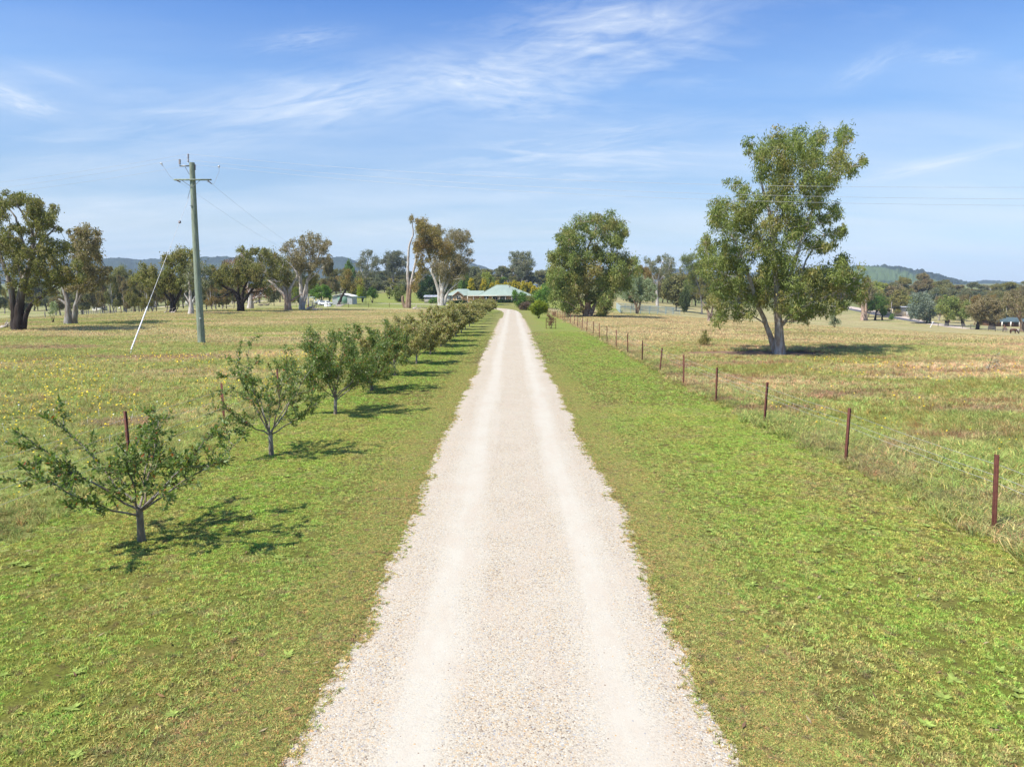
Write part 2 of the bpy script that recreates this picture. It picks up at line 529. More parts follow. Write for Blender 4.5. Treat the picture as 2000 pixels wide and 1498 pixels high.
def fill_ellipses(ells, Y0, rng, rb, dens=1.0, dscale=.8, shell=.5):
    """ells: (u, v, ru, rv[, dy]) in photo pixels on the tree's own plane -> blob centres (m) and radii"""
    k = ppm(Y0); P = []; RR = []
    for e in ells:
        u, v, ru, rv = e[:4]; dy = e[4] if len(e) > 4 else 0.0
        a, b = ru * k, rv * k
        rr = min(rb, .8 * min(a, b))
        cz = dscale * (a + b) / 2
        n = max(1, int(dens * a * b * max(cz, rr) * 4.19 / (4.19 * rr ** 3) * .55))
        n = min(n, int(3 + dens * 3.2 * a * b / (rr * rr)))
        c = at(u, v, Y0 + dy)
        w = rng.normal(size=(n, 3)); w /= np.linalg.norm(w, axis=1)[:, None]
        w *= (shell + (1 - shell) * rng.rand(n))[:, None] ** .5
        P.append(c + w * np.array([max(a - rr * .6, .05), max(cz - rr * .6, .05), max(b - rr * .6, .05)]))
        RR.append(rr * (.7 + .5 * rng.rand(n)))
    return np.vstack(P), np.concatenate(RR)


def densify(P, rad, step, rng, wob):
    P = np.asarray(P, float); rad = np.asarray(rad, float)
    d = np.linalg.norm(np.diff(P, axis=0), axis=1); s = np.concatenate([[0], np.cumsum(d)])
    n = max(3, int(s[-1] / step) + 1); t = np.linspace(0, s[-1], n)
    Q = np.stack([np.interp(t, s, P[:, i]) for i in range(3)], 1)
    for _ in range(2):
        Q[1:-1] = (Q[:-2] + 2 * Q[1:-1] + Q[2:]) / 4
    Q[1:-1] += rng.normal(size=(n - 2, 3)) * wob
    return Q, np.interp(t, s, rad)


def grow_wood(mb, prim, tips, tipr, rng, base_col, twig=.02, top_col=None, col_h=None, sides=7, minr=.012, z0=0.0):
    """prim: list of (points, radii) limbs. Blobs in tips get connected, nearest first, to what is already grown."""
    nodes = []; nr = []
    def colour(Q):
        if top_col is None: return np.tile(base_col, (len(Q), 1))
        f = smooth((Q[:, 2] - z0 - col_h[0]) / max(.1, (col_h[1] - col_h[0])))[:, None]
        return np.array(base_col) * (1 - f) + np.array(top_col) * f
    for pts, rad in prim:
        Q, q = densify(pts, rad, .45, rng, .025)
        mb.tube(Q, q, sides + 3 if q[0] > .12 else sides, colour(Q))
        nodes.append(Q); nr.append(q)
    N = np.vstack(nodes); NR = np.concatenate(nr)
    order = np.argsort([np.min(np.linalg.norm(N - t, axis=1)) for t in tips])
    for i in order:
        t = tips[i]
        dv = N - t; dist = np.linalg.norm(dv, axis=1)
        cost = dist + np.clip(dv[:, 2] + .15 * dist, 0, None) * 1.6
        j = int(np.argmin(cost)); s = N[j]; L = dist[j]
        if L < .15: continue
        n = max(4, int(L / .5) + 2); tt = np.linspace(0, 1, n)[:, None]
        mid = (s + t) / 2 + rng.normal(size=3) * L * .07 + np.array([0, 0, -L * .06])
        Q = (1 - tt) ** 2 * s + 2 * (1 - tt) * tt * mid + tt ** 2 * t
        Q[1:-1] += rng.normal(size=(n - 2, 3)) * .03 * min(L, 1.5)
        r0 = min(NR[j] * .75, twig * (1 + .55 * L)); q = np.linspace(max(r0, minr), minr, n)
        mb.tube(Q, q, 5 if r0 > .04 else 4, colour(Q), cap=False)
        N = np.vstack([N, Q[1:]]); NR = np.concatenate([NR, q[1:]])
        # twiglets
        for _ in range(3):
            e = t + rng.normal(size=3) * tipr[i] * .55 + np.array([0, 0, tipr[i] * .25])
            mb.tube(np.array([t, (t + e) / 2 + rng.normal(size=3) * .05, e]), [minr, minr * .8, minr * .5], 3, colour(np.array([t, t, e])), cap=False)


BK = {'grey': (.34, .33, .31), 'white': (.58, .57, .54), 'brown': (.12, .09, .07), 'dark': (.055, .045, .04),
      'pink': (.50, .38, .30), 'tan': (.33, .25, .18), 'pale': (.46, .44, .41)}


def px_limbs(limbs, Y0):
    out = []
    for pts, r0, r1 in limbs:
        P = [at(p[0], p[1], Y0 + (p[2] if len(p) > 2 else 0)) for p in pts]
        s = np.linspace(0, 1, len(P))
        out.append((P, r0 + (r1 - r0) * s))
    return out


def hero_tree(name, base, ells, limbs, label, seed, pal='olive', rb=.9, dens=1.0, lai=1.6, leaf=(.22, .05), bark='grey',
              top=None, colh=(1, 4), cat='tree', group=None, droop=1.0, twig=.02, minr=.012, dscale=.8, wrap=1.0, tone=1.0, shell=.5, extra=None, mat='leaf', kid='crown', ncl=14, spread=.31):
    """a tree drawn from its outline in the photo, grown in 3-D on its own ground point"""
    rng = rs(seed)
    g = hit(*base) if len(base) == 2 else np.array([*base[:1], *base[1:]])
    Y0 = g[1]
    k = ppm(Y0)
    P, RR = fill_ellipses(ells, Y0, rng, rb, dens, dscale, shell)
    prim = px_limbs(limbs, Y0)
    # flare and plant each trunk that starts at the base
    for pts, rad in prim:
        if abs(pts[0][2] - g[2]) < 1.2 * max(1, k * 10):
            pts[0][2] = float(gz(pts[0][0], pts[0][1])) - .15
            q = rad.copy(); rad[0] *= 1.35
    root = empty(name, tuple(g), label, cat, group)
    wb = MB()
    off = g
    prim = [([p - off for p in pts], rad) for pts, rad in prim]
    grow_wood(wb, prim, P - off, RR, rng, BK[bark], twig, BK[top] if top else None, colh, minr=minr)
    wb.build('trunk', M['bark'], root, True)
    lb = MB()
    blob_leaves(lb, P - off, RR, rng, pal, lai, leaf, droop, tone=tone, ncl=ncl, spread=spread)
    if extra: extra(lb, off, rng)
    lb.build(kid, M[mat], root)
    return root, Y0


# ------------------------------------------------------------------ world, sun, camera
w = bpy.data.worlds.new('World'); sc.world = w; w.use_nodes = True
wt = w.node_tree; wt.nodes.clear()
SUN_EL = R(56)
sdir = Vector((-math.cos(R(33)), -math.sin(R(33)), 0))         # ground direction towards the sun
sdir = Vector((sdir.x * math.cos(SUN_EL), sdir.y * math.cos(SUN_EL), math.sin(SUN_EL)))


def world_nodes():
    N = wt.nodes; L = wt.links
    sky = N.new('ShaderNodeTexSky'); sky.sky_type = 'NISHITA'; sky.sun_disc = False
    sky.sun_elevation = SUN_EL
    sky.sun_rotation = math.atan2(sdir.x, sdir.y)
    sky.air_density = 1.25; sky.dust_density = .6; sky.ozone_density = 2.2; sky.altitude = 300
    tc = N.new('ShaderNodeTexCoord')
    sep = N.new('ShaderNodeSeparateXYZ'); L.new(tc.outputs['Generated'], sep.inputs[0])
    def m(op, a, b=None, clamp=False):
        nd = N.new('ShaderNodeMath'); nd.operation = op; nd.use_clamp = clamp
        for i, x in enumerate((a, b)):
            if x is None: continue
            if isinstance(x, (int, float)): nd.inputs[i].default_value = x
            else: L.new(x, nd.inputs[i])
        return nd.outputs[0]
    zz = m('MAXIMUM', sep.outputs[2], .0)
    den = m('ADD', zz, .16)
    cx = m('DIVIDE', sep.outputs[0], den); cy = m('DIVIDE', sep.outputs[1], den)
    cb = N.new('ShaderNodeCombineXYZ'); L.new(cx, cb.inputs[0]); L.new(cy, cb.inputs[1])
    def noise(scale, mscale, rot, det, rough, dist, off=(0, 0, 0)):
        mp = N.new('ShaderNodeMapping'); mp.inputs['Scale'].default_value = mscale; mp.inputs['Rotation'].default_value = (0, 0, rot)
        mp.inputs['Location'].default_value = off
        L.new(cb.outputs[0], mp.inputs['Vector'])
        nd = N.new('ShaderNodeTexNoise'); nd.inputs['Scale'].default_value = scale; nd.inputs['Detail'].default_value = det
        nd.inputs['Roughness'].default_value = rough; nd.inputs['Distortion'].default_value = dist
        L.new(mp.outputs[0], nd.inputs['Vector']); return nd.outputs['Fac']
    def ramp(f, stops):
        nd = N.new('ShaderNodeValToRGB'); cr = nd.color_ramp
        while len(cr.elements) < len(stops): cr.elements.new(.5)
        for e, (p, c) in zip(cr.elements, stops): e.position = p; e.color = (c, c, c, 1)
        L.new(f, nd.inputs[0]); return nd.outputs[0]
    streak = noise(2.2, (1.0, 2.6, 1), R(14), 9, .62, .5, (3.1, 1.7, 0))
    fine = noise(9, (.6, 2.4, 1), R(20), 6, .6, .6, (.3, 4.2, 0))
    mass = noise(.75, (1, 1.2, 1), R(-8), 4, .5, .2, CLOUD_OFF)
    veil = noise(1.1, (.7, 1.8, 1), R(8), 6, .55, .3, (8.3, 5.1, 0))
    a = m('MULTIPLY', ramp(streak, [(.48, 0), (.72, 1)]), ramp(mass, [(.48, 0), (.64, 1)]))
    a = m('MULTIPLY', a, m('ADD', m('MULTIPLY', fine, .9), .45))
    b = m('MULTIPLY', ramp(veil, [(.36, 0), (.7, .6)]), ramp(zz, [(.02, .9), (.34, .03)]))
    a2 = m('MULTIPLY', a, .5)
    # the individual cirrus patches: soft elliptical masks by direction, broken up by the streaks
    tot = a2
    for (u, v, ru, rv, ang, amp) in CIRRUS:
        d0 = Vector(ray(u, v)).normalized(); du = Vector(ray(u + 100, v)).normalized(); dv = Vector(ray(u, v - 100)).normalized()
        ex = (du - d0).normalized(); ey = (dv - d0).normalized(); sx = (du - d0).length / 100
        c_, s_ = math.cos(R(ang)), math.sin(R(ang))
        A = (ex * c_ + ey * s_) / (ru * sx); B = (-ex * s_ + ey * c_) / (rv * sx)
        def dot(vec, c):
            nd = N.new('ShaderNodeVectorMath'); nd.operation = 'DOT_PRODUCT'; L.new(tc.outputs['Generated'], nd.inputs[0]); nd.inputs[1].default_value = vec
            return m('SUBTRACT', nd.outputs['Value'], c)
        pa = dot(A, A.dot(d0)); pb = dot(B, B.dot(d0))
        r2 = m('ADD', m('MULTIPLY', pa, pa), m('MULTIPLY', pb, pb))
        e = m('POWER', 2.718, m('MULTIPLY', r2, -.85))
        cbp = N.new('ShaderNodeCombineXYZ'); L.new(m('MULTIPLY', pa, .9), cbp.inputs[0]); L.new(m('MULTIPLY', pb, 1.1), cbp.inputs[1]); cbp.inputs[2].default_value = u * .013
        nd = N.new('ShaderNodeTexNoise'); nd.inputs['Scale'].default_value = 2.2; nd.inputs['Detail'].default_value = 6; nd.inputs['Roughness'].default_value = .58; nd.inputs['Distortion'].default_value = .9
        L.new(cbp.outputs[0], nd.inputs['Vector'])
        tx = ramp(nd.outputs['Fac'], [(.28, .05), (.80, 1)])
        front = N.new('ShaderNodeVectorMath'); front.operation = 'DOT_PRODUCT'; L.new(tc.outputs['Generated'], front.inputs[0]); front.inputs[1].default_value = d0
        ok = m('GREATER_THAN', front.outputs['Value'], 0.3)
        tot = m('ADD', tot, m('MULTIPLY', m('MULTIPLY', m('MULTIPLY', e, tx), amp * 1.05), ok))
    fac = m('MINIMUM', m('ADD', tot, b), .9)
    hs = N.new('ShaderNodeHueSaturation'); hs.inputs['Saturation'].default_value = SKY_SAT; hs.inputs['Value'].default_value = SKY_VAL; hs.inputs['Hue'].default_value = .5
    L.new(sky.outputs[0], hs.inputs['Color'])
    # clear dry air: deeper blue overhead, no yellow band at the horizon
    tn = N.new('ShaderNodeValToRGB'); cr = tn.color_ramp
    stops = [(.008, (.50, .69, 1.08)), (.037, (.44, .56, .86)), (.071, (.48, .53, .68)), (.132, (.48, .53, .65)), (.19, (.47, .55, .69)), (.246, (.42, .56, .75)), (.344, (.285, .465, .74))]
    while len(cr.elements) < len(stops): cr.elements.new(.5)
    for e, (p, c) in zip(cr.elements, stops): e.position = p; e.color = tuple(q / 1.3 for q in c) + (1,)
    L.new(zz, tn.inputs[0])
    sc1 = N.new('ShaderNodeVectorMath'); sc1.operation = 'MULTIPLY'; L.new(hs.outputs[0], sc1.inputs[0]); L.new(tn.outputs[0], sc1.inputs[1])
    sc2 = N.new('ShaderNodeVectorMath'); sc2.operation = 'SCALE'; L.new(sc1.outputs[0], sc2.inputs[0]); sc2.inputs['Scale'].default_value = 1.3
    mx = N.new('ShaderNodeMix'); mx.data_type = 'RGBA'
    L.new(fac, mx.inputs[0]); L.new(sc2.outputs[0], mx.inputs[6]); mx.inputs[7].default_value = CLOUD_COL
    bg = N.new('ShaderNodeBackground'); bg.inputs['Strength'].default_value = SKY_STR
    L.new(mx.outputs[2], bg.inputs['Color'])
    out = N.new('ShaderNodeOutputWorld'); L.new(bg.outputs[0], out.inputs['Surface'])


CLOUD_OFF = (1.2, .6, 0)
SKY_SAT, SKY_VAL, SKY_STR = 1.0, 1.0, .13
HAZE = .00013
CLOUD_COL = (3.9, 4.25, 4.65, 1)
# u, v, radius along, radius across, tilt (deg, anticlockwise), strength
CIRRUS = [(1190, 62, 190, 60, 8, .62), (960, 165, 150, 44, -6, .72), (640, 200, 240, 46, 14, .7), (30, 195, 70, 22, -8, .7),
          (590, 78, 90, 16, 14, .35), (1830, 320, 150, 14, 6, .6), (1700, 130, 70, 22, 20, .3), (1200, 270, 160, 20, 8, .4),
          (1860, 110, 60, 14, -10, .35), (110, 150, 60, 10, -8, .3)]
world_nodes()
sun = bpy.data.lights.new('sun', 'SUN'); sun.energy = 4.35; sun.angle = R(.53); sun.color = (1, .95, .87)
so = bpy.data.objects.new('sun', sun); COL.objects.link(so)
so.rotation_euler = sdir.to_track_quat('Z', 'Y').to_euler()

cam = bpy.data.cameras.new('camera'); co = bpy.data.objects.new('camera', cam); COL.objects.link(co)
cam.sensor_width = 36; cam.lens = FPX / 2000 * 36; cam.clip_end = 20000; cam.clip_start = .1
co.location = (0, 0, CAMZ); co.rotation_euler = (R(90) - PITCH, 0, 0)
sc.camera = co
vs = sc.view_settings; vs.view_transform = 'Standard'; vs.look = 'None'; vs.gamma = 1; vs.exposure = .86
sc.cycles.max_bounces = 6; sc.cycles.diffuse_bounces = 3; sc.cycles.transmission_bounces = 3; sc.cycles.volume_bounces = 0
sc.cycles.transparent_max_bounces = 4
sc.cycles.use_denoising = False if False else sc.cycles.use_denoising

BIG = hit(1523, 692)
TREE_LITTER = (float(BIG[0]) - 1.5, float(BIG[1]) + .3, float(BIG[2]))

# ------------------------------------------------------------------ ground
def axis(parts):
    out = []
    for a, b, s in parts: out += list(np.arange(a, b, s))
    out.append(parts[-1][1]); return np.array(out)


def build_ground():
    ys = axis([(-40, 0, 4), (0, 60, .5), (60, 200, 2), (200, 500, 6), (500, 1000, 20), (1000, 4600, 100)])
    xp = axis([(0, 16, .5), (16, 60, 2), (60, 300, 6), (300, 800, 25), (800, 4600, 150)])
    xs = np.concatenate([-xp[::-1], xp[1:]])
    X, Y = np.meshgrid(xs, ys); Z = gz(X, Y)
    v = np.stack([X, Y, Z], -1).reshape(-1, 3); nx = len(xs); ny = len(ys)
    i = np.arange(ny - 1)[:, None] * nx; j = np.arange(nx - 1)[None, :]
    f = np.stack([i + j, i + j + 1, i + j + nx + 1, i + j + nx], -1).reshape(-1, 4)
    mb = MB(); mb.add(v, f)
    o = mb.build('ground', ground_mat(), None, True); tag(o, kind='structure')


build_ground()


def strip(name, pts, mat, lift=.012, ragged=.0, step=.5, kind='structure', seed=1, cross=8):
    """sheet following the ground along centre points (x, y, width), with ragged edges"""
    rng = rs(seed)
    pts = np.array(pts, float)
    d = np.hypot(np.diff(pts[:, 0]), np.diff(pts[:, 1])); s = np.concatenate([[0], np.cumsum(d)])
    # adaptive spacing: fine where near
    t = [0.0]
    while t[-1] < s[-1]:
        y = np.interp(t[-1], s, pts[:, 1]); x = np.interp(t[-1], s, pts[:, 0])
        t.append(t[-1] + max(.06, step * math.hypot(x, y) / 60))
    t = np.array(t); t[-1] = s[-1]
    C = np.stack([np.interp(t, s, pts[:, i]) for i in range(3)], 1)
    for _ in range(6): C[1:-1] = (C[:-2] + C[1:-1] + C[2:]) / 3
    T = np.gradient(C[:, :2], axis=0); T /= np.linalg.norm(T, axis=1)[:, None]
    Nn = np.stack([T[:, 1], -T[:, 0]], 1)
    def wob(seed):
        r = rs(seed); w = np.zeros(len(t))
        for lam, a in ((4.1, .07), (1.7, .08), (.75, .08), (.33, .07), (.14, .06)):
            kk = np.arange(0, s[-1] + lam * 2, lam); w += a * np.interp(t, kk, r.uniform(-1, 1, len(kk)))
        return w * ragged
    a, b = wob(seed + 11), wob(seed + 23)
    u = np.linspace(-1, 1, cross + 1)
    hw = C[:, 2:3] / 2
    off = np.where(u[None, :] < 0, u[None, :] * (hw + a[:, None]), u[None, :] * (hw + b[:, None]))
    X = C[:, 0:1] + Nn[:, 0:1] * off; Y = C[:, 1:2] + Nn[:, 1:2] * off
    Z = gz(X, Y) + lift
    Z[:, 0] -= lift * .7; Z[:, -1] -= lift * .7
    n, k = X.shape
    i = np.arange(n - 1)[:, None] * k; j = np.arange(k - 1)[None, :]
    f = np.stack([i + j, i + j + 1, i + j + k + 1, i + j + k], -1).reshape(-1, 4)
    mb = MB(); mb.add(np.stack([X, Y, Z], -1).reshape(-1, 3), f)
    o = mb.build(name, mat, None, True); tag(o, kind=kind)
    return o, (t, C, Nn, a, b)


M['road'] = gravel_mat()
road_px = [(1000, 625), (1001, 618), (1001, 613), (997, 608), (985, 604.6), (966, 602.4), (915, 598.5), (850, 595), (790, 593.5), (740, 593)]
road_pts = [(-.04, -6, 4.12), (-.04, 6, 4.1), (.0, 9, 3.85), (.1, 12.7, 3.95), (.06, 16, 3.85), (-.05, 25, 4.05), (0, 33, 4.0), (-.1, 47, 3.7), (-.05, 62, 3.6), (0, 79, 3.5), (0, 92, 3.5)]
for (u, v), wd in zip(road_px, (3.5, 3.5, 3.5, 3.7, 3.9, 3.8, 3.6, 3.5, 3.4, 3.2)):
    h = hit(u, v)
    if h[1] > 96: road_pts.append((h[0], h[1], wd))
_, ROAD = strip('driveway', road_pts, M['road'], .014, 1.0, .5, seed=5, cross=12)

# country road on the far side of the paddock, with its gravel shoulder and the yard apron
asphalt = plain('asphalt', (.085, .085, .095), .85, .2, .5)
dirt = plain('pale_dirt', (.46, .38, .31), .95, .15, .4)
def gp(u, v, wd): h = hit(u, v); return (h[0], h[1], wd)
strip('road_shoulder', [gp(1640, 598, 12), gp(1685, 605, 11), gp(1730, 613, 9), gp(1775, 624, 8), gp(1820, 633, 7), gp(1850, 637, 5), gp(1900, 643, 4)], dirt, .05, .6, 3, seed=8)
strip('road', [gp(1655, 603, 4), gp(1695, 609, 5.5), gp(1735, 617.5, 6), gp(1768, 625, 5), gp(1800, 630, 4)], asphalt, .10, .3, 3, seed=9)
strip('dirt_apron', [gp(1740, 616, 8), gp(1762, 618, 12), gp(1786, 619, 9)], dirt, .14, .8, 3, seed=10)
strip('dirt_arena', [gp(1975, 644, 14), gp(2040, 646, 18)], dirt, .05, .6, 3, seed=12)
strip('dirt_track', [gp(300, 601, 5), gp(380, 592, 6), gp(430, 589, 6), gp(520, 588, 5)], dirt, .06, .8, 3, seed=13)
# bare soil strip in front of the garden
strip('garden_bed', [gp(818, 600.5, 2.6), gp(880, 602, 3.6), gp(925, 603, 3.0)], plain('soil', (.17, .12, .09), .95, .25, 1.0), .03, .6, 1, seed=14)

# ------------------------------------------------------------------ scatter with geometry nodes (stuff only)
def scatter(name, pts, rot, scl, variants, kind='stuff', tilt=None):
    """variants: list of unlinked source objects; one points object per variant, joined in one node tree"""
    n = len(pts)
    me = bpy.data.meshes.new(name)
    me.vertices.add(n); me.vertices.foreach_set('co', np.asarray(pts, np.float32).reshape(-1))
    a = me.attributes.new('rot', 'FLOAT_VECTOR', 'POINT')
    rv = np.zeros((n, 3), np.float32); rv[:, 2] = rot
    if tilt is not None: rv[:, :2] = tilt
    a.data.foreach_set('vector', rv.reshape(-1))
    a = me.attributes.new('scl', 'FLOAT', 'POINT'); a.data.foreach_set('value', np.asarray(scl, np.float32))
    a = me.attributes.new('vid', 'INT', 'POINT'); a.data.foreach_set('value', rs(3).randint(0, len(variants), n).astype(np.int32))
    me.update()
    o = bpy.data.objects.new(name, me); COL.objects.link(o); tag(o, kind=kind)
    ng = bpy.data.node_groups.new(name + '_nodes', 'GeometryNodeTree')
    ng.interface.new_socket('Geometry', in_out='INPUT', socket_type='NodeSocketGeometry')
    ng.interface.new_socket('Geometry', in_out='OUTPUT', socket_type='NodeSocketGeometry')
    N = ng.nodes; L = ng.links
    gi = N.new('NodeGroupInput'); go = N.new('NodeGroupOutput'); J = N.new('GeometryNodeJoinGeometry')
    def named(nm, dt):
        q = N.new('GeometryNodeInputNamedAttribute'); q.data_type = dt; q.inputs['Name'].default_value = nm; return q.outputs['Attribute']
    r_, s_, v_ = named('rot', 'FLOAT_VECTOR'), named('scl', 'FLOAT'), named('vid', 'INT')
    for k, ob in enumerate(variants):
        cmp = N.new('FunctionNodeCompare'); cmp.data_type = 'INT'; cmp.operation = 'EQUAL'
        L.new(v_, cmp.inputs[2]); cmp.inputs[3].default_value = k
        oi = N.new('GeometryNodeObjectInfo'); oi.inputs['Object'].default_value = ob; oi.transform_space = 'ORIGINAL'
        ip = N.new('GeometryNodeInstanceOnPoints')
        L.new(gi.outputs[0], ip.inputs['Points']); L.new(cmp.outputs[0], ip.inputs['Selection'])
        L.new(oi.outputs['Geometry'], ip.inputs['Instance']); L.new(r_, ip.inputs['Rotation']); L.new(s_, ip.inputs['Scale'])
        L.new(ip.outputs[0], J.inputs[0])
    L.new(J.outputs[0], go.inputs[0])
    md = o.modifiers.new('scatter', 'NODES'); md.node_group = ng
    return o


def source(mb, name, mat):
    o = mb.build(name, mat); COL.objects.unlink(o); return o


def blades(n, radius, h, wd, rng, lean=.6, tint=None, straw=.15, wind=None, clump=0, gain=1.0):
    """grass blades as bent two-segment slivers"""
    a = rng.rand(n) * 2 * math.pi; r = radius * np.sqrt(rng.rand(n))
    P = np.stack([r * np.cos(a), r * np.sin(a), np.zeros(n) - .01], 1)
    if clump:
        ca = rng.rand(clump) * 6.283; cr = radius * np.sqrt(rng.rand(clump)); ci = rng.randint(0, clump, n)
        P[:, 0] = cr[ci] * np.cos(ca[ci]) + rng.normal(size=n) * radius * .06; P[:, 1] = cr[ci] * np.sin(ca[ci]) + rng.normal(size=n) * radius * .06
        ck = (.68 + .65 * rng.rand(clump))[ci]; chue = rng.rand(clump)[ci]
    d = rng.rand(n) * 2 * math.pi; D = np.stack([np.cos(d), np.sin(d), np.zeros(n)], 1)
    if wind is not None: D = D * .6 + np.array(wind)
    s = rng.rand(n) * 2 * math.pi; S = np.stack([np.cos(s), np.sin(s), np.zeros(n)], 1)
    H = h * (.45 + .9 * rng.rand(n)); ln = lean * (.2 + rng.rand(n))
    mid = P + D * (H * ln * .35)[:, None]; mid[:, 2] += H * .6
    tip = P + D * (H * ln)[:, None]; tip[:, 2] += H * (1 - .25 * ln)
    W = (wd * (.6 + .8 * rng.rand(n)))[:, None]
    v = np.stack([P - S * W * .5, P + S * W * .5, mid + S * W * .45, mid - S * W * .45, tip], 1).reshape(-1, 3)
    b = np.arange(n) * 5
    q = np.stack([b, b + 1, b + 2, b + 3], 1); t3 = np.stack([b + 3, b + 2, b + 4, b + 4], 1)
    c = np.ones((n, 3)) * (.85 + .85 * rng.rand(n))[:, None]
    st = rng.rand(n) < straw
    c[st] = np.array([1.55, 1.15, 1.25]) * (.8 + .5 * rng.rand(st.sum()))[:, None]
    dk = rng.rand(n) < .12; c[dk] *= .6
    if clump:
        c *= ck[:, None]; c *= 1 + (chue[:, None] - .5) * np.array([[.45, -.12, .3]])
    c *= gain
    if tint is not None: c *= np.array(tint)
    mb = MB(); mb.add(v, np.vstack([q, t3]), np.repeat(c, 5, axis=0))
    return mb


M['lawn_blade'] = grass_blade_mat('lawn_blade', 'lawn')
M['meadow_blade'] = grass_blade_mat('meadow_blade', 'meadow')


def in_view(P, margin=1.1):
    x, y, z = P[:, 0], P[:, 1], P[:, 2] - CAMZ
    dz = y * _cp - z * _sp
    u = np.abs(x / dz * FPX); vv = (-(y * _sp + z * _cp) / dz) * FPX
    return (dz > 1) & (u < 1000 * margin + 60) & (vv < 749 * margin + 60)


def field_points(bands, xl, xr, rng, noise=None):
    """random ground points; bands (y0, y1, per m2); x limits as functions of y"""
    out = []
    for y0, y1, dn in bands:
        W = .78 * y1 + 4
        st = 1 / math.sqrt(dn)
        gx, gy = np.meshgrid(np.arange(-W, W, st), np.arange(y0, y1, st)); n = gx.size
        x = gx.ravel() + rng.uniform(-.55, .55, n) * st; y = gy.ravel() + rng.uniform(-.55, .55, n) * st
        k = (x > xl(y)) & (x < xr(y)); x, y = x[k], y[k]
        p = np.stack([x, y, gz(x, y)], 1); out.append(p[in_view(p)])
    return np.vstack(out)


def road_edge(y, side):
    t, C, Nn, a, b = ROAD
    return np.interp(y, C[:, 1], C[:, 0] + side * (C[:, 2] / 2 + (a if side < 0 else b)))


def lawn():
    rng = rs(21)
    src = [source(blades(1300, .36, .038, .0085, rs(40 + i), 1.1, straw=.15, clump=60, gain=1.33), 'turf_tile', M['lawn_blade']) for i in range(5)]
    far = [source(blades(650, .60, .045, .017, rs(50 + i), 1.0, straw=.13, clump=36, gain=1.25), 'turf_tile_wide', M['lawn_blade']) for i in range(3)]
    L = field_points([(5, 26, 6.5)], lambda y: -8.3 + 0 * y, lambda y: road_edge(y, -1) - .16 - .2 * rng.rand(len(y)), rng)
    Rr = field_points([(5, 26, 6.5)], lambda y: road_edge(y, 1) + .16 + .2 * rng.rand(len(y)), lambda y: 8.0 + 0 * y, rng)
    def shrinknear(P, rad):
        de = np.minimum(np.abs(P[:, 0] - road_edge(P[:, 1], -1)), np.abs(P[:, 0] - road_edge(P[:, 1], 1)))
        return np.clip(.30 + de / rad, .45, 1.0)
    P = np.vstack([L, Rr])
    # extra small tufts along the ragged gravel edge
    NE = 15000; y = 5 + 37 * rng.rand(NE) ** 1.4; side = np.where(rng.rand(NE) < .5, -1, 1)
    x = np.where(side < 0, road_edge(y, -1), road_edge(y, 1)) + side * (rng.rand(NE) ** .6 * .62 - .06)
    E = np.stack([x, y, gz(x, y)], 1)
    s = np.concatenate([shrinknear(P, .5) * rng.uniform(.8, 1.15, len(P)), np.clip(.16 + .5 * np.abs(np.abs(E[:, 0]) - 1.8), .16, .5) * rng.uniform(.6, 1.3, len(E))])
    A = np.vstack([P, E])
    scatter('lawn_grass', A, rng.rand(len(A)) * 6.28, s, src)
    # thin, strawy grass creeping into the gravel along both edges of the drive
    esrc = [source(blades(150, .15, .034, .0085, rs(140 + i), 1.2, straw=.34, clump=7, gain=1.25), 'edge_tuft', M['lawn_blade']) for i in range(4)]
    NE = 12500; y = 5 + 36 * rng.rand(NE) ** 1.5; side = np.where(rng.rand(NE) < .5, -1, 1)
    x = np.where(side < 0, road_edge(y, -1), road_edge(y, 1)) + side * (rng.rand(NE) ** .8 * 1.15 - .10)
    E = np.stack([x, y, gz(x, y)], 1); E = E[in_view(E)]
    scatter('edge_grass', E, rng.rand(len(E)) * 6.28, rng.uniform(.6, 1.25, len(E)), esrc)
    L = field_points([(26, 75, 2.4)], lambda y: -8.3 + 0 * y, lambda y: road_edge(y, -1) - .3, rng)
    Rr = field_points([(26, 75, 2.4)], lambda y: road_edge(y, 1) + .3, lambda y: 8.0 + 0 * y, rng)
    P = np.vstack([L, Rr])
    scatter('verge_grass', P, rng.rand(len(P)) * 6.28, rng.uniform(.7, 1.1, len(P)), far)
    # flat broad-leaved weeds in the mown grass
    wm = []
    for i in range(4):
        r = rs(70 + i); mb = MB(); n = 16
        a = r.rand(n) * 6.28; L_ = .07 * (.6 + .8 * r.rand(n))
        D = np.stack([np.cos(a), np.sin(a), .08 + .25 * r.rand(n)], 1); D /= np.linalg.norm(D, axis=1)[:, None]
        C = D * (L_ / 2)[:, None] + np.array([0, 0, .012])
        v, f = leaf_quads(C, D, L_, .024 + .014 * r.rand(n), r, True)
        mb.add(v, f, np.repeat(np.array([[.34, .42, .10]]) * (.7 + .6 * r.rand(n))[:, None], 4, axis=0))
        wm.append(source(mb, 'weed_rosette', M['leaf']))
    L = field_points([(5, 12, 3.0), (12, 30, 1.3)], lambda y: -8.0 + 0 * y, lambda y: road_edge(y, -1) - .3, rng)
    L = L[rng.rand(len(L)) < .35]
    Rr = field_points([(5, 12, 5.0), (12, 30, 2.2)], lambda y: road_edge(y, 1) + .8, lambda y: 8.0 + 0 * y, rng)
    P = np.vstack([L, Rr])
    cl = np.sin(P[:, 0] * 2.1 + 1) * np.sin(P[:, 1] * 1.7) + rng.rand(len(P)) > .35
    P = P[cl]
    scatter('lawn_weeds', P, rng.rand(len(P)) * 6.28, rng.uniform(.5, 1.35, len(P)), wm)


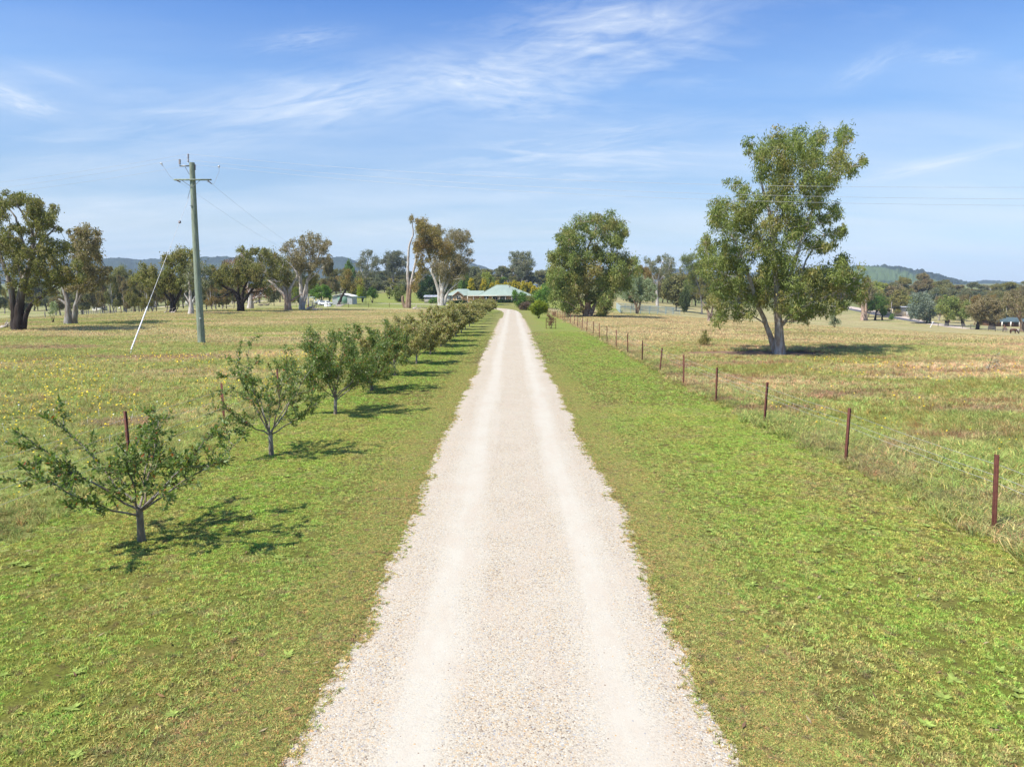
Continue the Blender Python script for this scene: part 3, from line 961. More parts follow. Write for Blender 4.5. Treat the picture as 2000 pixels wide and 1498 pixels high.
def meadow():
    rng = rs(31)
    near = [source(blades(150, .24, .17, .0085, rs(80 + i), 1.3, straw=.28, gain=1.2, clump=9), 'meadow_tuft', M['meadow_blade']) for i in range(5)]
    mid = [source(blades(260, .55, .19, .014, rs(90 + i), 1.3, straw=.30, gain=1.2, clump=16), 'meadow_patch', M['meadow_blade']) for i in range(4)]
    far = [source(blades(220, 1.6, .20, .045, rs(95 + i), 1.1, straw=.30, gain=1.15), 'meadow_patch_wide', M['meadow_blade']) for i in range(4)]
    xl = lambda y: -1e4 + 0 * y
    a = field_points([(8, 24, 13.0)], xl, lambda y: -8.0 + 0 * y, rng)
    b = field_points([(8, 24, 13.0)], lambda y: 7.7 + 0 * y, lambda y: 1e4 + 0 * y, rng)
    P = np.vstack([a, b]); hs = .55 + .45 * np.clip(np.sin(P[:, 0] * .7) * np.sin(P[:, 1] * .5) + .7, 0, 1.3)
    hs[P[:, 0] > 0] *= 1.35
    scatter('meadow_grass', P, rng.rand(len(P)) * 6.28, hs * rng.uniform(.6, 1.3, len(P)), near)
    a = field_points([(24, 60, 3.2)], xl, lambda y: -8.3 + 0 * y, rng)
    b = field_points([(24, 60, 3.2)], lambda y: 8.1 + 0 * y, lambda y: 1e4 + 0 * y, rng)
    P = np.vstack([a, b])
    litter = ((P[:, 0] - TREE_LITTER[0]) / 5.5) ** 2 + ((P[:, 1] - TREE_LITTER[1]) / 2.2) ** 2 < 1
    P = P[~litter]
    scatter('paddock_grass', P, rng.rand(len(P)) * 6.28, rng.uniform(.5, 1.25, len(P)), mid)
    a = field_points([(60, 165, .55)], xl, lambda y: -8.8 + 0 * y, rng)
    b = field_points([(60, 165, .55)], lambda y: 8.6 + 0 * y, lambda y: 1e4 + 0 * y, rng)
    P = np.vstack([a, b])
    scatter('far_paddock_grass', P, rng.rand(len(P)) * 6.28, rng.uniform(.5, 1.1, len(P)), far)
    # unmown fringe along both fences: dry pale tussocks and green seed stalks
    fr = [source(blades(90, .16, .17, .008, rs(100 + i), 1.4, straw=.35, clump=6), 'fence_tussock', M['meadow_blade']) for i in range(4)]
    y = rng.uniform(9, 120, 2600); y = 9 + (y - 9) ** 1.15 * .55
    side = rng.rand(2600) < .45
    x = np.where(side, -8.9, 8.25) + rng.normal(size=2600) * .25
    P = np.stack([x, y, gz(x, y)], 1); P = P[in_view(P)]
    scatter('fence_grass', P, rng.rand(len(P)) * 6.28, rng.uniform(.6, 1.25, len(P)), fr)
    # tall pale wind-bent stems in the far right of the paddock
    tall = [source(blades(80, .35, .42, .008, rs(110 + i), 1.2, tint=(1.25, 1.1, 1.0), straw=.7, wind=(-.8, -.2, 0)), 'tall_stems', M['meadow_blade']) for i in range(3)]
    P = field_points([(14, 24, 1.6), (24, 45, 1.3)], lambda y: 11 + 0 * y, lambda y: 1e4 + 0 * y, rng)
    k = np.sin(P[:, 0] * .33 + .8) * np.sin(P[:, 1] * .41 + 2) + .35 * rng.normal(size=len(P)) > .15
    P = P[k]
    scatter('tall_dry_grass', P, rng.uniform(-.4, .4, len(P)), rng.uniform(.6, 1.1, len(P)), tall)


def flowers():
    rng = rs(41)
    my = plain('yellow_petal', (.85, .62, .02), .5, .1, 30)
    mw = plain('white_petal', (.8, .8, .72), .5, .05, 30)
    def flower(m, r0):
        mb = MB(); n = 9
        a = np.arange(n) * 2 * math.pi / n
        v = [[0, 0, .23]] + [[r0 * math.cos(t), r0 * math.sin(t), .235 + .008 * (i % 2)] for i, t in enumerate(a)]
        f = [[0, 1 + i, 1 + (i + 1) % n, 1 + (i + 1) % n] for i in range(n)]
        mb.add(v, f); mb.tube([[0, 0, 0], [.005, 0, .12], [0, 0, .228]], .003, 3)
        return source(mb, 'flower_head', m)
    fy = [flower(my, .032), flower(my, .026)]; fw = [flower(mw, .022)]
    def cl(P, s=1.0):
        f = np.sin(P[:, 0] * .23 * s + 2.2) * np.sin(P[:, 1] * .19 * s + .7) + .5 * np.sin(P[:, 0] * .8 + P[:, 1] * .55) 
        return f + rng.normal(size=len(P)) * .35
    A = field_points([(9, 24, 5.0), (24, 48, 4.2)], lambda y: -1e4 + 0 * y, lambda y: -8.8 + 0 * y, rng)
    A = A[(cl(A) > .30) | (rng.rand(len(A)) < .17)]
    # band of bloom from the pole towards the fruit trees
    B = field_points([(20, 46, 4.0)], lambda y: -24 + 0 * y, lambda y: -9.2 + 0 * y, rng); B = B[cl(B) > -.1]
    C_ = field_points([(12, 40, 3.0)], lambda y: 9 + 0 * y, lambda y: 1e4 + 0 * y, rng); C_ = C_[cl(C_) > .8]
    D_ = field_points([(34, 44, 4.0)], lambda y: 9.2 + 0 * y, lambda y: 22 + 0 * y, rng); D_ = D_[cl(D_) > .3]
    P = np.vstack([A, B, C_, D_])
    sc_ = rng.uniform(.8, 1.25, len(P)) * np.clip(P[:, 1] / 22, .85, 1.9)
    scatter('yellow_flowers', P, rng.rand(len(P)) * 6.28, np.minimum(sc_, 1.6) * .72, fy, tilt=rng.normal(size=(len(P), 2)) * .3)
    W = A[rng.rand(len(A)) < .12] + np.array([.13, .2, 0])
    scatter('white_flowers', W, rng.rand(len(W)) * 6.28, rng.uniform(.8, 1.4, len(W)), fw, tilt=rng.normal(size=(len(W), 2)) * .3)


def stones():
    rng = rs(51)
    t = NT('gravel_stone'); oi = t.n('ShaderNodeAttribute'); oi.attribute_name = 'tint'
    cm = t.finish(oi.outputs['Color'], .85, .2)
    src = []
    cols = [(.54, .49, .41), (.43, .37, .29), (.45, .28, .13), (.27, .27, .28), (.60, .56, .49), (.20, .14, .10), (.50, .42, .32)]
    for i, c in enumerate(cols):
        r = rs(200 + i)
        th = np.array([0, .9, 1.57, 2.3, 3.14]); v = []; m = 6
        pts = [[0, 0, .5]]
        for z, q in ((.28, .8), (-.1, 1.0)):
            for k in range(m):
                a = k * 6.283 / m + r.uniform(-.25, .25); rr = q * r.uniform(.75, 1.15)
                pts.append([rr * math.cos(a), rr * math.sin(a) * .75, z + r.uniform(-.08, .08)])
        f = [[0, 1 + k, 1 + (k + 1) % m, 1 + (k + 1) % m] for k in range(m)] + [[1 + k, 7 + k, 7 + (k + 1) % m, 1 + (k + 1) % m] for k in range(m)]
        mb = MB(); mb.add(np.array(pts), f, c); src.append(source(mb, 'stone', cm))
    n = 46000
    y = 4.6 + 24 * rng.rand(n) ** 1.6
    x = .08 + rng.uniform(-2.25, 2.25, n)
    # loose stones collect on the crown and the shoulders, few in the wheel tracks
    ax = np.abs(np.abs(x - .1) - .98)
    k = (rng.rand(n) < np.clip(.25 + ax * 1.5, 0, 1)) & (x > road_edge(y, -1) + .02) & (x < road_edge(y, 1) - .02)
    x, y = x[k], y[k]
    P = np.stack([x, y, gz(x, y) + .010], 1)
    sz = .005 + .011 * rng.rand(len(P)) ** 3
    scatter('gravel', P, rng.rand(len(P)) * 6.28, sz, src)


def litter():
    rng = rs(61); src = []
    for i, c in enumerate([(.34, .20, .09), (.42, .33, .20), (.22, .13, .08)]):
        mb = MB(); C = np.array([[0, 0, .012]]); v, f = leaf_quads(C, np.array([[1.0, 0, .12]]), np.array([.085]), np.array([.026]), rs(i), True)
        mb.add(v, f, c); src.append(source(mb, 'dry_leaf', M['leaf']))
    P = field_points([(5, 14, 1.6), (14, 34, .7)], lambda y: -8.2 + 0 * y, lambda y: 8.2 + 0 * y, rng)
    on = (P[:, 0] > road_edge(P[:, 1], -1)) & (P[:, 0] < road_edge(P[:, 1], 1)) & (rng.rand(len(P)) < .93)
    P = P[~on]; P[:, 2] += .02
    scatter('fallen_leaves', P, rng.rand(len(P)) * 6.28, rng.uniform(.6, 1.4, len(P)), src, tilt=rng.normal(size=(len(P), 2)) * .2)


lawn(); meadow(); flowers(); stones(); litter()
# ------------------------------------------------------------------ hills and haze
def hill(name, prof, Z, depth, col, seed, base=-30):
    """ridge with a true cross-section; prof = (u, v) skyline in photo pixels"""
    rng = rs(seed)
    prof = np.array(prof, float)
    us = np.linspace(prof[0, 0], prof[-1, 0], 420)
    vs_ = np.interp(us, prof[:, 0], prof[:, 1])
    k = np.ones(9) / 9; vs_ = np.convolve(np.pad(vs_, 4, 'edge'), k, 'valid')
    top = np.array([at(u, v, Z) for u, v in zip(us, vs_)])
    m = 40; w = np.linspace(-1, 1, m)
    shape = np.cos(w * math.pi / 2) ** 1.3
    low = np.zeros((m, 420))
    for lam, a in ((60, .10), (24, .06), (9, .03)):
        gx = rng.normal(size=(m // 3 + 3, int(420 / lam * 3) + 3))
        xi = np.linspace(0, gx.shape[1] - 1.01, 420); yi = np.linspace(0, gx.shape[0] - 1.01, m)
        x0 = xi.astype(int); y0 = yi.astype(int); fx = smooth(xi - x0)[None, :]; fy = smooth(yi - y0)[:, None]
        g = (gx[y0][:, x0] * (1 - fx) + gx[y0][:, x0 + 1] * fx) * (1 - fy) + (gx[y0 + 1][:, x0] * (1 - fx) + gx[y0 + 1][:, x0 + 1] * fx) * fy
        low += a * g
    X = top[None, :, 0] * (1 + w[:, None] * depth / Z); Y = Z + w[:, None] * depth + 0 * X
    H = top[None, :, 2] - base
    Zz = base + H * shape[:, None] * (1 + low * (1 - shape[:, None]) * .35)
    Zz += rng.normal(size=Zz.shape) * 0      # tree-canopy roughness
    bump_ = rng.normal(size=(m, 430)); bump_ = np.stack([np.convolve(q, np.ones(5) / 2.2, 'same') for q in bump_])[:, 5:425]
    Zz += bump_ * 2.6 * smooth((1 - np.abs(w))[:, None] * 3)      # tree-canopy roughness
    v = np.stack([X, Y, Zz], -1).reshape(-1, 3)
    i = np.arange(m - 1)[:, None] * 420; j = np.arange(419)[None, :]
    f = np.stack([i + j, i + j + 1, i + j + 421, i + j + 420], -1).reshape(-1, 4)
    t = NT(name + '_cover'); p = t.pos()
    n = t.noise(t.mapping(p, (1, 1, 2)), .012, 6, .65)
    n2 = t.noise(p, .0016, 4, .5, .4)
    c = t.ramp(n, [(.35, tuple(a * .55 for a in col[0])), (.55, col[0]), (.7, tuple(a * 1.5 for a in col[0]))])
    c = t.mix(t.ramp(n2, [(col[2], 0.0), (col[2] + .06, 1.0)]), c, col[1])
    mb = MB(); mb.add(v, f)
    o = mb.build(name, t.finish(c, .95, .05, t.bump(n, 1.0, 12)), None, False); tag(o, kind='structure')


forest, pasture = (.034, .052, .036), (.15, .20, .07)
hill('hill', [(-500, 520), (-150, 515), (60, 512), (185, 507), (240, 504), (262, 508), (300, 508), (340, 507), (400, 503), (470, 503), (540, 506), (600, 507), (640, 504), (672, 502), (692, 509), (712, 522), (740, 538), (800, 552)], 2900, 800, (forest, pasture, .62), 1)
hill('far_ridge', [(600, 552), (760, 540), (850, 530), (905, 516), (925, 514), (942, 521), (960, 528), (985, 535), (1060, 540), (1150, 534), (1240, 530), (1300, 524), (1335, 527), (1400, 532), (1500, 536), (1600, 531), (1700, 545)], 3500, 700, (forest, pasture, .66), 2)
hill('pasture_hill', [(1500, 552), (1580, 534), (1640, 524), (1680, 521), (1725, 520), (1765, 524), (1800, 530), (1835, 538), (1870, 547), (1897, 555), (1960, 566), (2060, 575)], 2200, 600, (forest, (.085, .125, .05), .57), 5)
hill('ridge', [(1820, 566), (1870, 556), (1900, 551), (1930, 548), (1965, 551), (2010, 555), (2100, 556), (2300, 548), (2700, 552)], 3100, 700, (forest, pasture, .66), 4)

hz = MB(); hz.box((0, 2000, 70), (10400, 9400, 220))
hm = bpy.data.materials.new('air'); hm.use_nodes = True; hn = hm.node_tree; hn.nodes.clear()
pv = hn.nodes.new('ShaderNodeVolumePrincipled'); pv.inputs['Color'].default_value = (.62, .76, .95, 1); pv.inputs['Density'].default_value = HAZE
ho = hn.nodes.new('ShaderNodeOutputMaterial'); hn.links.new(pv.outputs[0], ho.inputs['Volume'])
ho_ = hz.build('haze', hm); tag(ho_, kind='stuff')

PAL['rust'] = [(.28, .22, .075), (.34, .25, .085), (.22, .20, .075), (.42, .24, .09)]
PAL['silver'] = [(.27, .32, .19), (.32, .37, .23), (.21, .26, .15), (.29, .32, .16)]
PAL['medlar'] = [(.15, .215, .06), (.185, .25, .07), (.28, .24, .09), (.23, .29, .12)]
PAL['medlar2'] = [(.38, .36, .15), (.42, .38, .18), (.44, .31, .19), (.34, .35, .13)]
PAL['purple'] = [(.11, .075, .06), (.14, .10, .075), (.09, .06, .05), (.15, .12, .08)]
PAL['pinkdead'] = [(.30, .16, .11), (.24, .12, .09), (.18, .12, .07), (.34, .2, .15)]
PAL['fluff'] = [(.5, .48, .42), (.42, .4, .33), (.2, .2, .1), (.55, .52, .46)]


def deep(ells, depth, seed, n=2):
    """give a flat list of crown lobes real depth: each lobe is repeated nearer and farther"""
    r = random.Random(seed); out = []
    for e in ells:
        out.append((e[0], e[1], e[2] * 1.12, e[3] * 1.1, r.uniform(-.2, .2) * depth))
        for q in range(n + 1):
            s = (-1, 1)[q % 2] * r.uniform(.25, 1)
            out.append((e[0] + r.uniform(-.6, .6) * e[2], e[1] + r.uniform(-.5, .5) * e[3], e[2] * .9, e[3] * .9, s * depth))
    return out


# ------------------------------------------------------------------ the big gum in the right paddock
E = [(1483, 302, 24, 26), (1463, 295, 9, 11), (1516, 279, 18, 22), (1555, 279, 22, 22), (1607, 269, 22, 18), (1647, 272, 16, 20), (1630, 313, 20, 22),
     (1684, 316, 10, 10), (1663, 334, 15, 13), (1581, 312, 26, 26), (1535, 315, 26, 30), (1496, 338, 22, 24), (1529, 361, 28, 26), (1578, 361, 26, 24), (1614, 354, 22, 20),
     (1434, 361, 17, 11), (1447, 378, 16, 16), (1398, 413, 18, 18), (1421, 407, 20, 18), (1457, 413, 26, 26), (1503, 400, 24, 24), (1549, 400, 24, 20), (1594, 397, 26, 20), (1628, 413, 16, 14),
     (1408, 439, 20, 20), (1437, 446, 26, 24), (1483, 459, 24, 24), (1529, 439, 24, 22), (1568, 439, 26, 20), (1605, 433, 18, 14),
     (1378, 469, 10, 11), (1392, 492, 24, 22), (1431, 492, 26, 26), (1470, 498, 24, 24), (1509, 492, 22, 22), (1548, 469, 20, 18), (1588, 478, 24, 16), (1627, 459, 22, 13), (1614, 485, 22, 12), (1643, 452, 10, 9),
     (1398, 524, 24, 24), (1437, 531, 28, 24), (1483, 544, 24, 22), (1408, 557, 26, 22), (1447, 567, 26, 22), (1496, 583, 26, 18), (1542, 550, 26, 22), (1581, 541, 28, 22), (1620, 550, 30, 24), (1637, 511, 17, 15),
     (1500, 520, 28, 24), (1540, 512, 24, 22), (1465, 588, 26, 16), (1530, 602, 26, 14), (1560, 440, 22, 20), (1690, 556, 9, 14), (1645, 545, 20, 18), (1676, 544, 15, 22), (1663, 573, 24, 18), (1614, 583, 32, 20), (1568, 583, 28, 22), (1522, 570, 24, 16), (1437, 609, 24, 15), (1411, 620, 15, 15), (1463, 611, 20, 12), (1555, 609, 26, 15), (1588, 611, 26, 14), (1627, 604, 22, 13), (1566, 626, 14, 7), (1405, 586, 20, 16), (1646, 598, 12, 10)]
hero_tree('gum_tree', (1523, 692), deep(E, 3.2, 1, 3),
          [([(1523, 694), (1521, 640), (1519, 600), (1518, 560), (1514, 520), (1508, 470), (1505, 430), (1495, 390), (1483, 345)], .30, .06),
           ([(1519, 694, .35), (1503, 652, .3), (1492, 622), (1478, 590, -.4), (1470, 560, -.8), (1456, 520, -1), (1440, 480, -1), (1425, 455, -1)], .19, .05),
           ([(1520, 604), (1538, 556, -.3), (1552, 512, -.6), (1562, 480, -.5), (1580, 430), (1600, 380, .4), (1625, 330, .6), (1648, 285, .6)], .15, .04),
           ([(1521, 640), (1540, 616, -.5), (1572, 598, -1), (1612, 580, -1.2), (1650, 560, -1.2)], .075, .03),
           ([(1521, 645), (1545, 610, 1), (1590, 590, 2), (1630, 560, 2)], .12, .04),
           ([(1498, 636, .3), (1478, 622, 1), (1450, 602, 2), (1405, 585, 2.3)], .055, .025),
           ([(1537, 560, -.3), (1534, 520, -.9), (1533, 480, -1)], .08, .03),
           ([(1508, 470), (1528, 425, .5), (1536, 370, .8), (1545, 305, .8), (1550, 280, .8)], .11, .03),
           ([(1514, 520), (1492, 480, .7), (1470, 440, 1.2), (1450, 380, 1.5)], .10, .03),
           ([(1519, 600), (1560, 540, 1.6), (1590, 480, 2.4), (1620, 450, 2.4)], .10, .03)],
          'tall spreading gum tree with mottled double trunk alone in the dry paddock', 101, 'bright', rb=.85, lai=1.25, leaf=(.22, .055), bark='pale', top='white', colh=(3.0, 6.0), twig=.022, ncl=15, tone=1.12, minr=.012, spread=.27)

# round dense gum by the fence line
E = [(1180, 430, 17, 12), (1156, 435, 17, 12), (1132, 441, 17, 13), (1110, 447, 14, 12), (1096, 465, 11, 15), (1118, 464, 17, 15), (1180, 448, 19, 15), (1200, 443, 13, 13), (1215, 458, 9, 11), (1216, 476, 14, 12), (1192, 470, 20, 15), (1170, 484, 17, 13),
     (1138, 492, 19, 13), (1097, 492, 14, 10), (1088, 505, 14, 13), (1112, 508, 19, 15), (1144, 510, 21, 16), (1176, 508, 21, 16), (1204, 504, 19, 14), (1086, 529, 14, 18), (1108, 528, 19, 17), (1136, 532, 21, 17), (1168, 532, 21, 17), (1200, 532, 22, 18), (1224, 520, 16, 16), (1235, 513, 7, 9),
     (1086, 553, 16, 18), (1112, 556, 20, 18), (1140, 556, 20, 17), (1172, 556, 21, 17), (1200, 554, 18, 16), (1222, 552, 15, 14), (1093, 576, 14, 14), (1116, 580, 17, 16), (1172, 580, 20, 16), (1191, 584, 12, 14), (1112, 600, 16, 12), (1128, 606, 9, 7), (1176, 602, 16, 12), (1174, 613, 11, 6), (1148, 572, 14, 12), (1150, 460, 16, 12)]
hero_tree('gum_tree', (1148, 619), deep(E, 6.5, 2, 2),
          [([(1148, 620), (1148, 592), (1146, 560), (1140, 520), (1150, 480), (1165, 445)], .62, .10), ([(1145, 620, 1), (1135, 592), (1120, 560), (1108, 520), (1112, 465)], .34, .08),
           ([(1151, 620, -1), (1165, 588), (1185, 550), (1195, 505), (1192, 455)], .34, .08), ([(1148, 600), (1128, 604, -4), (1108, 590, -5)], .16, .05), ([(1149, 596), (1176, 580, 3), (1205, 560, 4)], .2, .05)],
          'big rounded gum tree with foliage to the ground beside the steel post fence', 102, 'bright', rb=1.75, lai=2.0, leaf=(.42, .13), bark='pink', twig=.04, minr=.03, tone=1.12)

# leaning gum with a bare dead leader, and the pale-trunked one beyond it
E = [(807, 430, 7, 6), (819, 434, 13, 8), (829, 444, 16, 11), (819, 451, 11, 13), (843, 455, 12, 11), (833, 460, 18, 12), (822, 473, 12, 13), (840, 475, 18, 13), (854, 470, 9, 11), (829, 491, 15, 13), (849, 487, 18, 13), (866, 482, 13, 11), (877, 491, 9, 11), (857, 500, 16, 11), (873, 503, 13, 9), (812, 480, 6, 12), (822, 522, 11, 11), (815, 541, 8, 13), (811, 557, 7, 9), (838, 509, 10, 8)]
hero_tree('gum_tree', (796, 602), deep(E, 4, 3, 1),
          [([(795, 603), (796, 584), (798, 557), (796, 536), (797, 514), (798, 487), (801, 473), (808, 458), (806, 444), (805, 434)], .50, .09),
           ([(798, 603), (800, 575), (803, 552), (807, 533), (813, 505), (815, 484), (822, 466), (830, 450)], .48, .08),
           ([(804, 552), (815, 542), (830, 529), (850, 517), (862, 505)], .26, .07), ([(810, 520), (820, 512), (833, 509), (854, 510)], .18, .05),
           ([(803, 562), (814, 554), (829, 540), (836, 534)], .15, .05), ([(793, 602), (787, 594), (786, 582), (787, 578)], .45, .3)],
          'golden-leaved leaning gum with a bare dead leader and hollow side stump', 103, 'rust', rb=1.3, lai=2.0, leaf=(.45, .14), bark='tan', top='white', colh=(4, 9), twig=.03, minr=.05)
E = [(857, 446, 8, 7), (855, 453, 9, 9), (875, 457, 14, 10), (893, 453, 10, 9), (912, 460, 7, 7), (892, 467, 17, 10), (910, 471, 12, 9), (920, 473, 5, 4), (873, 473, 13, 10), (900, 481, 17, 11), (884, 488, 16, 12), (906, 494, 12, 8), (892, 502, 18, 12), (873, 512, 20, 13), (894, 516, 18, 12), (912, 509, 8, 6), (923, 508, 5, 4),
     (857, 522, 16, 12), (875, 529, 20, 14), (892, 531, 18, 12), (903, 522, 10, 10), (854, 540, 14, 9), (871, 543, 16, 9), (889, 543, 14, 9)]
hero_tree('gum_tree', (863, 597), deep(E, 5, 4, 1),
          [([(863, 598), (863, 575), (866, 552), (872, 525), (882, 490), (893, 460)], .75, .07), ([(860, 598), (857, 570), (850, 548), (842, 530), (850, 500), (856, 455)], .6, .09),
           ([(866, 598), (874, 572), (890, 556), (904, 543)], .45, .08), ([(865, 575), (878, 545), (896, 510), (912, 470)], .35, .07), ([(862, 572), (858, 540), (868, 500), (874, 465)], .35, .07)],
          'brown-leaved gum with thick flared white trunk in front of the brick house', 104, 'brown', rb=1.35, lai=1.45, leaf=(.42, .13), bark='white', twig=.035, minr=.05)

# far-left pair of big gums
E = [(8, 392, 18, 11), (27, 391, 17, 9), (48, 391, 17, 11), (66, 398, 15, 13), (85, 409, 17, 12), (102, 412, 11, 9), (58, 413, 17, 12), (77, 422, 16, 12), (96, 425, 12, 10), (6, 409, 11, 13), (3, 423, 9, 9), (64, 436, 12, 10), (81, 442, 14, 10), (104, 443, 12, 7), (114, 449, 7, 5), (23, 447, 14, 7), (50, 453, 14, 8), (8, 463, 18, 12), (23, 468, 12, 9), (66, 467, 12, 8), (87, 469, 14, 9),
     (12, 486, 18, 14), (39, 486, 20, 14), (31, 502, 18, 14), (54, 494, 14, 12), (77, 485, 16, 12), (101, 479, 16, 10), (124, 483, 14, 10), (85, 502, 18, 11), (108, 498, 16, 11), (39, 525, 18, 14), (68, 517, 16, 12), (93, 517, 18, 12), (120, 510, 16, 10), (43, 537, 14, 10), (74, 536, 18, 11), (101, 536, 18, 10), (128, 531, 18, 10), (147, 522, 12, 10),
     (52, 556, 14, 8), (74, 556, 16, 10), (97, 550, 16, 9), (139, 544, 14, 8), (60, 573, 13, 9), (46, 567, 10, 8), (124, 554, 14, 8), (98, 572, 14, 7), (70, 592, 10, 6), (112, 540, 14, 9), (160, 545, 10, 8), (24, 560, 12, 10), (-14, 420, 20, 18), (-18, 460, 20, 18), (-16, 500, 18, 18), (-20, 540, 20, 16), (-10, 398, 16, 10)]
hero_tree('gum_tree', (36, 646), deep(E, 4.5, 5, 2),
          [([(31, 648), (27, 605), (22, 565), (12, 531), (0, 498), (-8, 450), (-10, 410)], .40, .07),
           ([(37, 648), (38, 592), (46, 554), (58, 521), (66, 486), (64, 453), (50, 428), (32, 395)], .50, .06),
           ([(45, 648), (51, 612), (64, 589), (87, 579), (108, 558), (135, 541), (155, 522)], .27, .05),
           ([(60, 515), (46, 480), (39, 447), (27, 418), (8, 400)], .2, .05), ([(66, 486), (80, 470), (94, 462), (106, 444), (112, 440)], .16, .04),
           ([(58, 600), (75, 580, 1), (100, 572, 2), (125, 555, 2)], .2, .05), ([(46, 554), (35, 520), (20, 490), (10, 465)], .2, .05), ([(66, 470), (76, 440), (80, 412)], .13, .04)],
          'tall dark-trunked gum with orange-tipped open crown in the long grass', 105, 'olive', rb=1.25, lai=1.9, leaf=(.34, .10), bark='dark', top='grey', colh=(2.5, 6), twig=.03, minr=.025, tone=.95)
E = [(161, 454, 14, 11), (151, 452, 8, 7), (184, 456, 9, 7), (168, 461, 14, 9), (189, 471, 7, 7), (143, 465, 9, 7), (135, 456, 4, 6), (166, 478, 18, 12), (180, 486, 12, 12), (151, 480, 16, 11), (174, 502, 18, 14), (189, 506, 9, 12), (159, 498, 16, 12), (174, 521, 20, 12), (186, 535, 16, 11), (202, 533, 12, 9), (212, 526, 9, 7),
     (159, 531, 14, 11), (170, 550, 18, 9), (193, 549, 18, 9), (155, 563, 16, 9), (174, 565, 14, 7), (135, 567, 11, 7), (142, 545, 14, 10)]
hero_tree('gum_tree', (138, 634), deep(E, 4.5, 6, 2),
          [([(134, 636), (133, 603), (131, 582), (122, 563), (118, 545)], .45, .08), ([(144, 636, .5), (147, 603), (153, 577), (160, 542), (166, 500), (168, 465)], .36, .06),
           ([(134, 600), (124, 588), (114, 584)], .22, .08), ([(149, 595), (165, 570), (185, 552), (208, 530)], .24, .06), ([(158, 550), (150, 510), (148, 470)], .18, .05)],
          'grey-brown gum with pale split trunk, behind the dark-trunked gum', 106, 'brown', rb=1.2, lai=1.8, leaf=(.38, .11), bark='grey', top='dark', colh=(5, 9), twig=.03, minr=.03)

H = hero_tree
H('gum_tree', (244, 607), deep([(240, 536, 18, 11), (225, 545, 15, 11), (257, 541, 13, 11), (217, 557, 14, 10), (240, 560, 20, 11), (265, 560, 16, 10), (252, 573, 14, 7), (228, 572, 14, 7)], 4, 7, 1),
  [([(244, 608), (243, 582), (240, 558), (236, 540)], .48, .10), ([(245, 600), (255, 588), (272, 582), (284, 578)], .26, .08), ([(243, 585), (256, 566), (262, 548)], .25, .08)],
  'dark-trunked gum with one low branch sweeping sideways at the paddock edge', 107, 'olive', rb=1.7, lai=2.4, leaf=(.45, .15), bark='dark', twig=.04, minr=.04)
H('gum_tree', (338, 611), deep([(360, 496, 16, 9), (345, 506, 18, 12), (375, 501, 12, 9), (328, 513, 12, 11), (350, 525, 22, 14), (377, 525, 16, 14), (325, 535, 16, 12), (337, 554, 22, 12), (362, 549, 18, 12), (314, 551, 12, 10), (345, 569, 16, 7), (318, 570, 10, 8), (300, 552, 12, 10), (296, 532, 10, 9), (283, 528, 11, 10), (275, 545, 12, 11)], 4, 8, 1),
  [([(338, 612), (338, 592), (334, 570), (330, 545), (345, 515)], .55, .10), ([(340, 594), (351, 575), (360, 552), (362, 505)], .3, .08), ([(337, 590), (318, 570), (300, 550), (282, 532)], .26, .07)],
  'broad gum with black lower trunk just behind the power pole guy wire', 108, 'olive', rb=1.7, lai=2.5, leaf=(.42, .14), bark='dark', twig=.04, minr=.04, tone=1.05)
H('gum_tree', (373, 614), deep([(371, 540, 14, 11), (385, 553, 12, 10), (362, 560, 10, 8), (392, 566, 12, 8), (400, 532, 12, 12), (405, 552, 12, 12), (380, 525, 12, 10)], 3, 9, 1),
  [([(373, 616), (373, 592), (371, 565), (368, 532)], .42, .10), ([(374, 594), (384, 575), (395, 560), (402, 545)], .22, .07), ([(372, 592), (364, 582), (360, 572)], .18, .06)],
  'grey-leaved gum with smooth white trunk right beside the power pole', 109, 'grey', rb=1.5, lai=2.1, leaf=(.40, .13), bark='white', twig=.035, minr=.04)
H('gum_tree', (471, 609), deep([(416, 533, 11, 9), (423, 543, 13, 10), (435, 538, 15, 11), (451, 547, 17, 11), (465, 545, 17, 9), (452, 527, 16, 12), (470, 533, 17, 12), (485, 524, 16, 12), (487, 543, 18, 11), (500, 546, 14, 10), (478, 514, 12, 10), (435, 551, 12, 8), (498, 557, 12, 8), (497, 530, 14, 11), (515, 556, 14, 9), (522, 568, 10, 8)], 4.5, 10, 1),
  [([(471, 611), (468, 590), (458, 569), (437, 561), (420, 545)], .60, .08), ([(472, 600), (474, 570), (482, 552), (488, 535)], .36, .07), ([(474, 592), (491, 568), (506, 548), (515, 540)], .30, .06), ([(468, 590), (465, 565), (466, 545), (462, 528)], .28, .06), ([(457, 570), (443, 575), (430, 583), (418, 578)], .18, .05)],
  'low spreading black-trunked gum with many thick crooked limbs', 110, 'olive', rb=1.5, lai=2.3, leaf=(.40, .13), bark='dark', twig=.05, minr=.045, tone=.92)
H('gum_tree', (489, 604), deep([(452, 515, 14, 8), (440, 518, 10, 7), (466, 508, 10, 7), (500, 568, 16, 9), (520, 576, 12, 8), (530, 566, 12, 8), (505, 582, 10, 7), (478, 500, 10, 7)], 4, 11, 1),
  [([(489, 606), (490, 580), (484, 550), (470, 525), (452, 510)], .6, .08), ([(490, 585), (503, 580), (516, 572), (524, 560)], .25, .07), ([(485, 552), (480, 520), (478, 500)], .2, .06)],
  'thin pinkish half-dead gum with white trunk, behind the low black-trunked gum', 111, 'pinkdead', rb=1.3, lai=.7, leaf=(.40, .12), bark='white', twig=.05, minr=.06)
